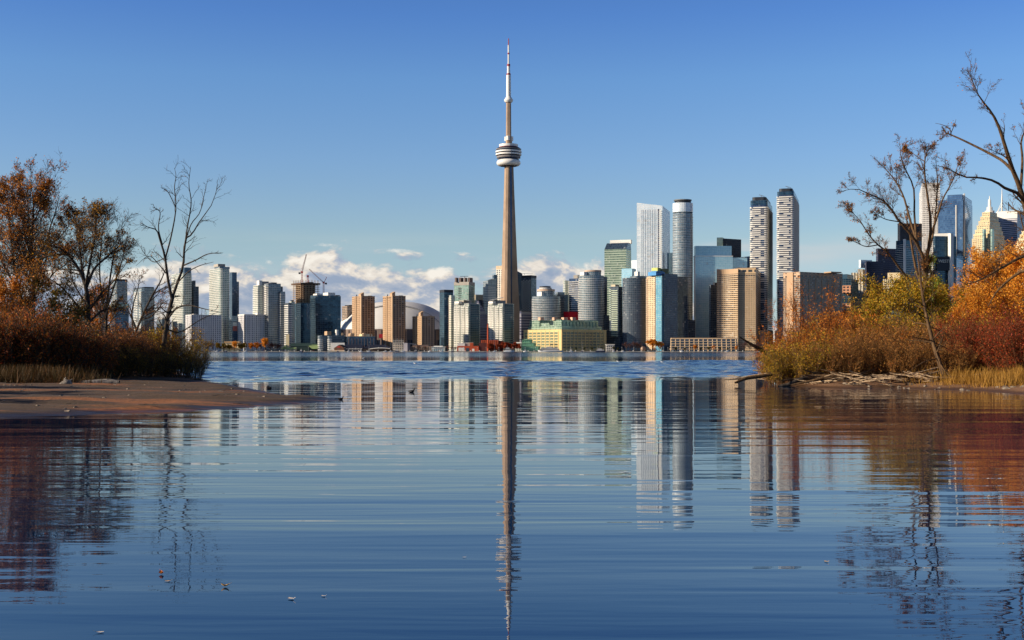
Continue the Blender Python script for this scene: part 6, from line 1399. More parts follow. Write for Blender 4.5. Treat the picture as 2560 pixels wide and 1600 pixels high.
    t = thing('frame_building', 'white open steel frame building with masts on the quay', 'building', (X(996, Y), Y + 4, 1))
    mb = MB(); mb.box(X(982, Y), X(1007, Y), Y, Y + 8, 1, Z(858, Y)); mb.build('wall', facade('frame_front', (222, 206, 184), (60, 60, 66), (120, 110, 100), 3.2, 3.2, .4, .4, .2, .3, seed=80), t)
    for i in range(6):
        x_ = X(983 + i * 5, Y); mb = MB(); mb.bar((x_, Y - 1, 1), (x_, Y - 1, Z(846 + 3 * (i % 2), Y)), .22); mb.build('mast', WHITE, t)
    mb = MB(); mb.bar((X(982, Y), Y - 1, Z(852, Y)), (X(1008, Y), Y - 1, Z(852, Y)), .22); mb.bar((X(982, Y), Y - 1, Z(856, Y)), (X(1008, Y), Y - 1, Z(856, Y)), .22); mb.build('beam', WHITE, t)
    t = thing('ferry_gate', 'dark grey slab block standing at the quay edge below the tallest tan tower', 'building', (X(1016, Y), Y, 1))
    mb = MB(); mb.prism(quad(Y - 12, 1009, 1018.5, 1025, 40), -.5, Z(857.5, Y - 12), 0, 0); mb.build('wall', mat('slab_grey', (110, 108, 116), .8), t); mb = MB(); mb.bar((X(1010, Y), Y - 8, Z(857, Y)), (X(1040, Y), Y + 4, Z(861, Y)), .5); mb.build('canopy', WHITE, t)
    t = thing('low_building', 'low tan building with shops under the short tan apartment tower', 'building', (X(1052, Y), Y + 12, 1)); mb = MB(); mb.box(X(1026, Y), X(1078, Y), Y + 8, Y + 20, 1, Z(866, Y)); mb.build('wall', facade('shop_front', (150, 122, 100), (50, 50, 56), (110, 100, 90), 4, 4, .4, .4, .2, .3, seed=81), t); mb = MB(); mb.box(X(1030, Y), X(1070, Y), Y + 10, Y + 18, Z(866, Y) + .02, Z(862, Y)); mb.build('upper_storey', mat('brown_panel', (112, 96, 90)), t)
    t = thing('glass_pavilion', 'low white-framed glass pavilion on the quay left of the brick power house', 'building', (X(1096, Y), Y + 5, 1)); mb = MB(); mb.box(X(1079, Y), X(1112, Y), Y, Y + 10, 1, Z(868, Y)); mb.build('wall', facade('pavilion_front', (220, 218, 208), (90, 120, 140), (150, 176, 186), 3, 5, .2, .2, .4, .15, seed=82), t); mb = MB(); mb.box(X(1078, Y), X(1114, Y), Y - 1.5, Y + 11, Z(868, Y) + .02, Z(866.8, Y)); mb.build('roof', WHITE, t); mb = MB(); mb.box(X(1084, Y), X(1106, Y), Y + 3, Y + 9, Z(866.8, Y), Z(864.5, Y)); mb.build('roof_lantern', WHITE, t)
    t = thing('power_house', 'orange-red brick power house with dark side, tall brick chimney behind it', 'building', (X(1185, Y), Y + 8, 1))
    mb = MB(); mb.box(X(1143, Y), X(1197, Y), Y, Y + 16, 1, Z(865, Y)); mb.build('wall', BRICK, t); mb = MB(); mb.box(X(1144, Y), X(1162, Y), Y + 2, Y + 14, Z(865, Y) + .02, Z(858, Y)); mb.build('white_hall', WHITE, t); mb = MB(); mb.box(X(1161, Y), X(1183, Y), Y + 3, Y + 13, Z(865, Y) + .02, Z(856, Y)); mb.build('grey_hall', CONC, t); mb = MB(); mb.box(X(1175, Y), X(1183, Y), Y + .5, Y + 6, Z(865, Y) + .02, Z(857, Y)); mb.build('gable_block', BRICK, t)
    mb = MB(); mb.box(X(1197, Y) + .02, X(1222, Y), Y + 1, Y + 16, 1, Z(857, Y)); mb.build('dark_wing', BRICKD, t); mb = MB(); mb.box(X(1146, Y), X(1161, Y), Y - .2, Y - .02, 1.2, Z(869, Y)); mb.build('white_door', WHITE, t); mb = MB(); mb.box(X(1165, Y), X(1173, Y), Y - .2, Y - .02, 1.2, Z(870, Y)); mb.build('door', GLZ, t); mb = MB(); mb.box(X(1180, Y), X(1186, Y), Y - .2, Y - .02, 1.2, Z(872, Y)); mb.build('door', WHITE, t)
    t2 = thing('brick_chimney', 'tall slender red brick chimney in front of the twin white condos', 'chimney', (X(1220, Y + 6), Y + 8, 1)); mb = MB(); mb.bar((X(1220, Y + 6), Y - 3, 1), (X(1220, Y + 6), Y - 3, Z(811, Y)), 1.5, 0, 12, 1.05); mb.build('shaft', BRICK, t2); mb = MB(); mb.bar((X(1220, Y + 6), Y - 3, Z(811, Y) + .01), (X(1220, Y + 6), Y - 3, Z(809, Y)), 1.35, 0, 12); mb.build('cap', BRICKD, t2)
    t = thing('brick_hall', 'ribbed red brick hall with bright piers behind the brick chimney', 'building', (X(1230, Y), Y + 10, 1)); mb = MB(); mb.box(X(1202, Y), X(1246, Y), Y + 17, Y + 26, 1, Z(850, Y)); mb.build('wall', BRICK, t); mb = MB(); mb.box(X(1246, Y) + .02, X(1258, Y), Y + 17.5, Y + 26, 1, Z(851, Y)); mb.build('dark_wing', BRICKD, t)
    for i in range(9): x_ = X(1204 + i * 5, Y); mb = MB(); mb.box(x_ - .5, x_ + .5, Y + 16.2, Y + 16.98, 1, Z(850.5, Y)); mb.build('rib', mat('light_brick', (206, 112, 76), .85), t)
    t = thing('low_building', 'small white hall behind the row of red trees', 'building', (X(1293, Y), Y + 14, 1)); mb = MB(); gable(mb, X(1287, Y), X(1303, Y), Y + 14, Y + 24, 1, Z(858, Y), Z(855, Y), 0, 0); mb.build('wall', WHITE, t)
    # stepped green glass pavilion
    t = thing('glass_pavilion', 'stepped green glass pavilion at the left foot of the yellow terminal', 'building', (X(1325, Y), Y + 8, 1)); gp = facade('pavilion_green', (130, 176, 140), (70, 120, 100), (130, 180, 150), 3, 3.4, .2, .25, .4, .15, seed=83)
    for k, (a, b, y0) in enumerate(((1304, 1351, 866), (1305, 1340, 858), (1306, 1331, 850))):
        f = [(X(a, Y), Y + k * 2), (X(b, Y) - 3, Y + k * 2), (X(b, Y), Y + 5 + k), (X(b, Y), Y + 12), (X(a, Y), Y + 12)]; seg(t, 'tier', gp, f, Y, y0, None if k == 0 else yb_); yb_ = y0 + .05; parapet(t, f, Y, y0, .5, .7, mat('green_trim', (150, 190, 150), .6), 'canopy')
    mb = MB(); mb.lathe((X(1318, Y), Y + 8), [(6, Z(850, Y) + .6), (4, Z(848.5, Y)), (0, Z(847, Y))], 8); mb.build('roof', mat('green_trim', (150, 190, 150)), t)
    # terraced concrete housing
    Y = 1878; t = thing('terraced_housing', 'long concrete terraced housing with slanted fins and balconies behind the right quay', 'building', (X(1760, Y), Y + 10, 1)); cc = mat('terrace_concrete', (206, 178, 142), .8, var=.08)
    n = 5
    for k in range(n):
        mb = MB(); z0 = 1 + k * (Z(846, Y) - 1) / n; z1 = z0 + (Z(846, Y) - 1) / n; mb.box(X(1680 + k * 1.5, Y), X(1846, Y), Y + k * 3, Y + 22, z0 + .02, z1 - .9, 0); mb.build('storey', PAL['glassdark'], t); mb = MB(); mb.box(X(1678 + k * 1.5, Y), X(1846, Y), Y + k * 3 - 1.4, Y + 22, z1 - .88, z1); mb.build('terrace_slab', cc, t)
    for i in range(15):
        x_ = 1676 + i * 11.6; mb = MB(); a = (X(x_, Y), Y - 3.2, 1.0); b = (X(x_ + 3.2, Y), Y + 12, Z(845.3, Y)); mb.prism([(a[0], a[1]), (a[0] + .9, a[1]), (a[0] + .9, a[1] + 2.6), (a[0], a[1] + 2.6)], 1, b[2], 0, 0, foot1=[(b[0], b[1]), (b[0] + .9, b[1]), (b[0] + .9, b[1] + 2.6), (b[0], b[1] + 2.6)]); mb.build('fin', cc, t)
    mb = MB(); mb.box(X(1682, Y), X(1850, Y), Y + 11, Y + 23, Z(846, Y) + .02, Z(844.5, Y)); mb.build('roof', cc, t)
    t = thing('low_building', 'low yellow-lit restaurant under the trees near the left quay', 'building', (X(585, Y), Y, 1)); mb = MB(); mb.box(X(560, Y), X(597, Y), Y + 4, Y + 14, 1, Z(857, Y)); mb.build('wall', CREAM, t); mb = MB(); mb.box(X(559, Y), X(598, Y), Y + 3, Y + 15, Z(857, Y) + .02, Z(853.5, Y)); mb.build('roof', mat('tan_roof', (200, 164, 120), .8), t)
    t = thing('low_building', 'low grey pavilion at the dark foot of the round condos', 'building', (X(1530, Y), Y + 8, 1)); mb = MB(); mb.box(X(1516, Y), X(1536, Y), Y + 2, Y + 12, 1, Z(862, Y)); mb.build('wall', facade('kiosk_front', (206, 200, 190), (50, 56, 66), (110, 110, 110), 3, 3.2, .3, .35, .3, .2, seed=84), t); mb = MB(); mb.box(X(1515, Y), X(1537, Y), Y + 1, Y + 13, Z(862, Y) + .02, Z(860.5, Y)); mb.build('roof', WHITE, t)
    # split sphere sculpture
    Y = 1862; t = thing('sphere_sculpture', 'split bronze sphere sculpture beside the orange willow', 'sculpture', (X(1608, Y), Y, 1.1)); c = Vector((X(1608, Y), Y, 4.4))
    for s in (-1, 1):
        mb = MB(); nu, nv = 14, 10
        for i in range(nu):
            for j in range(nv):
                q = []
                for a, b in ((i, j), (i + 1, j), (i + 1, j + 1), (i, j + 1)):
                    th = math.pi * a / nu - math.pi / 2; ph = math.pi * b / nv - math.pi / 2; r_ = 3.7
                    q.append((c.x + s * (.45 + r_ * math.cos(th) * math.cos(ph) * .95), c.y + r_ * math.cos(th) * math.sin(ph), c.z + r_ * math.sin(th)))
                mb.face(q)
        mb.build('half_sphere', mat('bronze', (150, 124, 104), .5, .3, var=.1), t, smooth=True)
    # boats ------------------------------------------------------------
    hullw = mat('hull_white', (226, 224, 220), .4, var=.05); navy = mat('hull_navy', (30, 36, 70), .4, var=.05); bgl = mat('boat_glass', (30, 38, 56), .1, .3)
    def boat(name, label, x0, x1, Y, decks, hullm, bow=1, hz=2.2, mast=None):
        a, b = X(x0, Y), X(x1, Y); L = b - a; t = thing(name, label, 'boat', ((a + b) / 2, Y, 0)); w_ = max(1.6, min(4.5, L * .13)); mb = MB(); n = 12; secs = []
        for i in range(n + 1):
            s = i / n; q = s if bow > 0 else 1 - s; ww = w_ * (1 - max(0, (q - .55) / .45) ** 2.2); ww = max(.05, ww * (.8 + .2 * min(1, q * 5))); sheer = hz * (1 + .28 * max(0, q - .5) * 2); rake = (.05 * L * max(0, q - .8) * 5) * (1 if bow > 0 else -1)
            x_ = a + L * s; secs.append(((x_ + rake * .0, ww, sheer), (x_ - rake * .6, ww * .72, -.2)))
        for i in range(n):
            (xa, wa, za), (xb_, wb_, zb_) = secs[i]; (xc, wc, zc), (xd, wd, zd) = secs[i + 1]
            for sg in (-1, 1): mb.face([(xb_, Y + sg * wb_, zb_), (xd, Y + sg * wd, zd), (xc, Y + sg * wc, zc), (xa, Y + sg * wa, za)])
            mb.face([(xa, Y - wa, za), (xc, Y - wc, zc), (xc, Y + wc, zc), (xa, Y + wa, za)])
        (xa, wa, za), (xb_, wb_, zb_) = secs[0 if bow > 0 else -1]; mb.face([(xb_, Y - wb_, zb_), (xa, Y - wa, za), (xa, Y + wa, za), (xb_, Y + wb_, zb_)])
        mb.build('hull', hullm, t); z = hz
        for (d0, d1, hh) in decks:
            q0, q1 = a + L * d0, a + L * d1; mb = MB(); mb.box(q0 + .3, q1 - .3, Y - w_ * .72, Y + w_ * .72, z + .05, z + hh - .4); mb.build('cabin_window', bgl, t); mb = MB(); mb.box(q0, q1, Y - w_ * .82, Y + w_ * .82, z + hh - .38, z + hh); mb.build('deck', hullw, t); mb = MB(); mb.box(q0 + .1, q1 - .1, Y - w_ * .76, Y + w_ * .76, z + .02, z + hh * .3); mb.build('bulwark', hullw, t); z += hh
        if mast: mb = MB(); mb.bar((a + L * mast[0], Y, z), (a + L * mast[0], Y, z + mast[1]), .15); mb.bar((a + L * mast[0] - 1, Y, z + mast[1] * .6), (a + L * mast[0] + 1, Y, z + mast[1] * .6), .1); mb.build('mast', STEEL, t)
        return t
    boat('motor_yacht', 'white motor yacht moored below the row of red trees', 1259, 1286, 1838, [(.12, .72, 2.4), (.2, .55, 2.0)], hullw, 1, 2.0, (.35, 3.5))
    boat('tour_ship', 'long white three-deck tour ship in front of the yellow terminal', 1344, 1408, 1838, [(.06, .86, 2.1), (.12, .8, 1.9), (.35, .55, 1.5)], hullw, -1, 2.2, (.5, 2.5))
    boat('ferry_boat', 'small white ferry in the shade at the right foot of the yellow terminal', 1489, 1514, 1838, [(.12, .85, 2.0), (.25, .6, 1.7)], navy, 1, 1.7, (.4, 3))
    rr = random.Random(9)
    for i, (px, L, lab) in enumerate(((538, 8, 'small white boat moored at the left end of the quay, behind the spit'), (560, 7, 'small dark boat moored left of the low restaurant'), (958, 9, 'white sailing boat with tall mast under the white awning'), (972, 8, 'white sailing boat with tall mast left of the white steel frame'), (1036, 7, 'small boat moored right of the dark slab block'), (1552, 9, 'low grey barge moored left of the sphere sculpture'), (1812, 8, 'low pale barge moored right of the terraced housing'))):
        Yb = 1840; boat('small_boat', lab, px, px + L * 1.2, Yb, [(.3, .7, 1.1)], navy if 'dark' in lab else hullw, 1, 1.0, (.5, 16 if 'sailing' in lab else 2.5))
    berths = [(842, 'between the rounded balconies and the restaurant'), (868, 'before the dark restaurant roof'), (898, 'below the two dark roofs'), (918, 'left of the white awning'), (988, 'before the white steel frame'), (1002, 'at the right foot of the white steel frame'), (1070, 'left of the white-framed glass pavilion'), (1100, 'before the white-framed glass pavilion'), (1128, 'left of the orange brick power house'), (1232, 'left of the motor yacht'), (1308, 'right of the motor yacht'), (1422, 'right of the long tour ship'), (1452, 'in the shade of the terminal'), (1530, 'right of the shaded ferry'), (1700, 'before the terraced housing'), (610, 'below the olive quay trees'), (748, 'before the dark green shed')]
    for i, (px, where) in enumerate(berths):
        sail = i % 3 == 0; boat('sailing_boat' if sail else 'small_boat', ('small sailing boat with bare mast moored ' if sail else 'small cabin boat moored ') + where, px, px + 6 + (i * 7) % 6, 1843, [(.3, .72, 1.2)] if sail else [(.2, .75, 1.3), (.3, .6, 1.0)], hullw if i % 4 else navy, 1 if i % 2 else -1, 1.1, (.5, 13 if sail else 2.0))
    # lamp posts and flag poles on the quay
    lp = None
    for i in range(46):
        px = 500 + i * 30 + rr.uniform(-6, 6); Yl = SHORE + 6
        if lp is None:
            lp = thing('street_lamp', 'small pale lamp post on the far quay', 'street lamp', (0, 0, 0), 'lamp posts along the far quay'); mb = MB(); mb.bar((0, 0, 0), (0, 0, 5.4), .11, 0, 6); mb.build('post', STEEL, lp); mb = MB(); mb.bar((0, 0, 5.41), (0, 0, 6.0), .35, 0, 8, .2); mb.build('lamp', WHITE, lp); o = lp
        else: o = copy_tree(lp)
        o.location = (X(px, Yl), Yl, 1.1)
    bol = None
    for i in range(70):
        px = 480 + i * 20 + rr.uniform(-5, 5); Yl = SHORE + .9
        if bol is None:
            mb = MB(); mb.lathe((0, 0), [(.45, 0), (.4, .9), (.6, 1.0), (.6, 1.25), (0, 1.35)], 8); bol = mb.build('bollard', WHITE); tag(bol, 'stubby white bollard at the edge of the far quay', 'bollard', 'bollards along the far quay'); o = bol
        else: o = bol.copy(); COL.objects.link(o)
        o.location = (X(px, Yl), Yl, 1.1)
waterfront()
# people strolling on the quay: tiny at this distance
def strollers():
    skin = mat('skin', (190, 140, 110), .6); cols = [mat('coat_%s' % n, c, .8) for n, c in (('black', (36, 36, 42)), ('red', (160, 50, 44)), ('cream', (214, 200, 176)), ('blue', (60, 80, 130)))]
    rr = random.Random(4); protos = []
    for k, cm_ in enumerate(cols):
        t = thing('person', 'distant walker in a %s coat on the far quay' % ('black', 'red', 'cream', 'blue')[k], 'person', (0, 0, 0), 'walkers in %s coats on the far quay' % ('black', 'red', 'cream', 'blue')[k])
        me = bpy.data.meshes.new('body'); bm_v = [(0, 0, .92), (0, 0, 1.2), (0, 0, 1.45), (0, 0, 1.55), (0, 0, 1.68), (-.1, .05, .9), (-.12, .18, .48), (-.12, .12, .04), (.1, -.05, .9), (.12, -.16, .48), (.12, -.26, .05), (-.2, 0, 1.4), (-.27, -.06, 1.12), (-.25, -.16, .86), (.2, 0, 1.4), (.27, .06, 1.12), (.25, .02, .85)]
        me.from_pydata(bm_v, [(0, 1), (1, 2), (2, 3), (3, 4), (0, 5), (5, 6), (6, 7), (0, 8), (8, 9), (9, 10), (2, 11), (11, 12), (12, 13), (2, 14), (14, 15), (15, 16)], []); o = bpy.data.objects.new('body', me); COL.objects.link(o); o.parent = t
        md = o.modifiers.new('skin', 'SKIN'); rad = [.16, .17, .15, .06, .11, .1, .075, .05, .1, .075, .05, .07, .055, .045, .07, .055, .045]
        me.skin_vertices[0].data[0].use_root = True
        for i, r_ in enumerate(rad): me.skin_vertices[0].data[i].radius = (r_, r_ * .8)
        o.modifiers.new('sub', 'SUBSURF').levels = 1; me.materials.append(cm_); protos.append(t)
    for i in range(44):
        k = i % 4; o = protos[k] if i < 4 else copy_tree(protos[k]); px = rr.choice([rr.uniform(520, 1000), rr.uniform(1000, 1480), rr.uniform(1560, 1860)]); Yp = SHORE + rr.uniform(2, 12); o.location = (X(px, Yp), Yp, 1.1); o.rotation_euler = (0, 0, rr.uniform(0, 6.28))
strollers()
# ---------------------------------------------------------------- trees along the far quay
def far_tree_kind(h, w_, n, ls, mb_, ml, weep=False):
    K = 6; zz = np.linspace(0, h * .7, K); P = np.stack([np.zeros(K), np.zeros(K), zz], 1)[None]; Rr = (h * .028 * (1 - np.linspace(0, 1, K) * .7))[None]
    lim = sprout(P, Rr, 16, .25, 1, 30, 65, (w_ * .55 / h, w_ * .85 / h), 5, .6, -.3 if weep else .35, .12, .04); A = sprout(*lim, 7, .2, 1, 25, 60, (.3, .6), 4, .5, -.8 if weep else .2, .15, .03)
    r = thing('quay_tree', None, 'tree', (0, 0, 0)); v, q = join([tubes(P, Rr, 5), tubes(*lim, 3), tubes(*A, 3)]); quads_obj('trunk', v, q, mb_, r)
    v, q = leaf_quads(A[0], n, ls, .25, aspect=.8, t0=0); quads_obj('foliage', v, q, ml, r); return r
def far_trees():
    rr = random.Random(21)
    PUR = leafmat('bare_twig_haze', [(96, 66, 62), (120, 84, 74), (84, 60, 60)]); RD = leafmat('red_cypress_leaves', [(150, 60, 30), (180, 80, 40), (130, 48, 28)]); EV = leafmat('far_evergreen', [(60, 66, 40), (84, 84, 44), (50, 56, 36)])
    kinds = {'orange': far_tree_kind(10, 9, 1500, .9, BARK_D, RUST), 'gold': far_tree_kind(11, 10, 1700, .9, BARK_D, BRIGHT), 'olive': far_tree_kind(9, 9, 1400, .9, BARK_D, OLIVE), 'red': far_tree_kind(10, 5, 1100, .7, BARK_D, RD), 'bare': far_tree_kind(9, 8, 420, .6, BARK_D, PUR), 'willow': far_tree_kind(15, 13, 3600, 1.0, BARK_D, BRIGHT, True), 'green': far_tree_kind(9, 8, 1400, .9, BARK_D, EV)}
    used = set()
    def p(kind, px, Y, s, label, group=None):
        o = copy_tree(kinds[kind]) if kind in used else kinds[kind]; used.add(kind); o.location = (X(px, Y), Y, .95); o.rotation_euler = (0, 0, rr.uniform(0, 6)); s *= 1.45; o.scale = (s, s, s); o['label'] = label
        if group: o['group'] = group
        elif 'group' in o: del o['group']
    p('gold', 586, 1872, .95, 'bright orange tree in front of the low yellow-lit restaurant'); p('gold', 663, 1872, 1.25, 'largest golden tree on the left quay, at the foot of the stepped towers'); p('orange', 641, 1874, .9, 'rust-orange tree left of the largest golden quay tree'); p('orange', 627, 1874, .85, 'rust-orange tree left of the row below the gridded slab')
    for px in (546, 560, 604, 615, 575): p('olive', px + rr.uniform(-3, 3), 1876, rr.uniform(.75, 1.0), 'olive tree in the row on the left quay', 'olive trees on the left quay')
    for px in (676, 684, 692, 699, 652, 530, 518): p('bare', px, 1878, rr.uniform(.85, 1.1), 'purplish bare tree on the left quay', 'bare trees on the left quay')
    for i, px in enumerate((1222, 1229, 1236, 1243, 1250, 1257, 1263, 1269, 1275, 1281, 1287, 1293, 1299)): p('red', px, 1864 + (i % 3) * 3, rr.uniform(.75, 1.12), 'red-brown autumn tree in the row right of the brick power house', 'row of red trees on the quay')
    for px in (1130, 1138, 1046, 1062, 1120): p('bare', px, 1862, rr.uniform(.5, .75), 'small bare tree beside the low quay pavilions', 'small bare trees by the pavilions')
    p('willow', 1630, 1862, 1.0, 'big weeping orange willow beside the sphere sculpture'); p('willow', 1648, 1866, .8, 'smaller weeping orange willow right of the big one')
    for px in (1566, 1576, 1586, 1594, 1601): p('bare', px, 1874, rr.uniform(.9, 1.15), 'purplish bare tree left of the orange willows', 'bare trees left of the willows')
    for px in (1690, 1712, 1752, 1772, 1800, 1820): p('green', px, 1866, rr.uniform(.35, .55), 'low dark green tree in front of the terraced housing', 'green trees before the terraced housing')
    for px in (1738, 1784, 1842): p('orange', px, 1865, rr.uniform(.5, .8), 'small orange tree in front of the terraced housing', 'orange trees before the terraced housing')
    for px in (1862, 1875, 1888, 1900, 1912): p('bare', px, 1868, rr.uniform(.9, 1.2), 'bare tree right of the terraced housing', 'bare trees right of the terraced housing')
    for px in (1752, 1764, 1776, 1786): p('green', px, 1930, rr.uniform(.9, 1.2) , 'dark green tree on the roof terrace side of the housing', 'dark green trees behind the terraced housing')
    for px in (1534, 1544, 1500, 1480, 1460, 1440): p('green', px, 1866, rr.uniform(.4, .6), 'dark tree in the shade of the yellow terminal', 'dark trees by the yellow terminal')
far_trees()
# ---------------------------------------------------------------- driftwood, birds, leaves on the water
def wood(name, label, Y, limbs, m, side='r', n1=0, cat='driftwood', tw=(.15, .35)):
    P, Rr = limbs_px(Y, limbs, 12); base = (P[0, -1, 0], P[0, -1, 1], 0)
    parts = [tubes(P, Rr, 8)]
    if n1:
        A = sprout(P, Rr, n1, .2, .95, 25, 70, tw, 5, .45, .1, .2, .012); parts.append(tubes(*A, 4))
    v, q = join(parts); return tag(quads_obj(name, v - np.array(base), q, m, None, True), label, cat), base
def put_wood(*a, **k): o, b = wood(*a, **k); o.location = b; return o
put_wood('fallen_branch', 'long dark fallen branch rising over the water at the left end of the right bank', 66, [[(1850, 843, 1.6, -1.5), (1882, 863, 4, -1), (1915, 882, 6, -.5), (1945, 903, 7, 0), (1975, 920, 7.6, .3), (2004, 932, 8, .5)]], BARK_B, n1=3)
put_wood('fallen_branch', 'pale fallen branch lying just above the water, pointing left from the right bank', 64, [[(1811, 949, 1.6, -.5), (1850, 946, 2.6, -.4), (1880, 941, 4, -.2), (1930, 935, 5, 0), (1975, 930, 5.5, .3), (2004, 934, 5.5, .5)]], BARK_P, n1=2, tw=(.1, .25))
put_wood('fallen_branch', 'thin bent branch dipping into the water below the pale fallen branch', 63, [[(1838, 957, 3, -.4), (1862, 947, 4, -.2), (1892, 942, 4.4, 0), (1930, 936, 4, .2)]], BARK_B, n1=1, tw=(.1, .2))
put_wood('fallen_branch', 'short grey branch stub above the two water branches', 66, [[(1882, 926, 1.4, 0), (1905, 928, 2.2, 0), (1930, 931, 2.6, .2)]], BARK_P)
put_wood('driftwood_log', 'forked dark log at the waterline left of the debris heap', 61, [[(1946, 966, 3.4, 0), (1970, 962, 5, .1), (1998, 950, 5.6, .3), (2025, 946, 5, .6), (2046, 958, 4, .6)]], BARK_D, n1=2, tw=(.15, .3))
put_wood('driftwood_log', 'pale flat log on the waterline of the right bank', 60.2, [[(2132, 965, 4, 0), (2150, 963.5, 5.2, .1), (2172, 964, 5, .2)]], BARK_P)
put_wood('driftwood_log', 'pale stump log lying against the bank right of the leaning trunk', 60, [[(2400, 939, 7.5, .8), (2412, 950, 7.2, .5), (2424, 962, 6.4, .2)]], BARK_P)
put_wood('driftwood_log', 'long pale driftwood log left of the leaning trunk', 60, [[(2266, 962, 6, -.2), (2290, 966, 6, -.1), (2310, 971, 4, 0)]], BARK_P)
put_wood('driftwood_branch', 'bleached curved branch arching left from the leaning trunk', 60.6, [[(2294, 958, 1.4, -.4), (2304, 946, 1.8, -.3), (2320, 936, 2, -.1), (2350, 928, 2, .1)]], BARK_P)
put_wood('driftwood_branch', 'bleached branch on the sand right of the stump log', 59, [[(2462, 952, 1.6, 0), (2478, 962, 1.9, 0), (2510, 964, 1.6, .1)]], BARK_P, n1=1)
put_wood('driftwood_branch', 'bleached branch lying at the foot of the leaning trunk', 60, [[(2372, 966, 2, 0), (2392, 961, 2.2, 0), (2416, 958, 1.8, .2)]], BARK_P, n1=1)
put_wood('driftwood_branch', 'thin pale branch leaning left of the leaning trunk', 60.5, [[(2262, 938, 1, -.4), (2300, 930, 1.4, -.2), (2352, 917, 1.6, .2)]], BARK_P)
# left spit
put_wood('driftwood_log', 'thick grey driftwood log in front of the left thicket', 58, [[(205, 957, 5, 0), (235, 956, 7, .1), (268, 955, 8, .2), (298, 957, 6, .2)]], BARK_G, 'l')
put_wood('driftwood_log', 'grey root stump on the left spit', 56, [[(148, 968, 6, 0), (160, 962, 10, .1), (170, 958, 9, .1), (178, 964, 5, .2)]], BARK_G, 'l', n1=6, tw=(.3, .6))
put_wood('driftwood_branch', 'forked pale branch lying on the left spit', 54.5, [[(206, 967, 3.4, 0), (232, 972, 3.8, .1), (256, 975, 4, .1), (292, 967, 3, .4)], [(256, 975, 3, .1), (240, 970, 2.4, .3), (226, 966, 1.4, .4), (214, 964, 1, .5)]], BARK_P, 'l', n1=1, tw=(.15, .3))
put_wood('driftwood_log', 'grey plank-like log at the left edge of the spit', 52.5, [[(-20, 970, 3, 0), (8, 970, 3.2, 0), (32, 968, 3, .1)]], BARK_G, 'l')
put_wood('driftwood_branch', 'dark curved branch on the tip of the spit beside the channel', 72, [[(462, 954, 2, 0), (478, 949, 3, 0), (492, 948, 2.4, .1), (506, 953, 1.6, .1)]], BARK_D, 'l', n1=2)
put_wood('forked_stick', 'forked dead stick standing in the water at the end of the left thicket', 77, [[(499, 950, 2.6, 0), (500, 938, 2.2, 0), (499, 926, 1.9, 0), (505, 920, 1.7, .1), (519, 908, 1.0, .2)], [(499, 927, 1.6, 0), (497, 922, 1.4, 0), (495, 918, 1.1, -.1), (493, 912, .7, -.1)]], BARK_G, 'l', cat='stick')
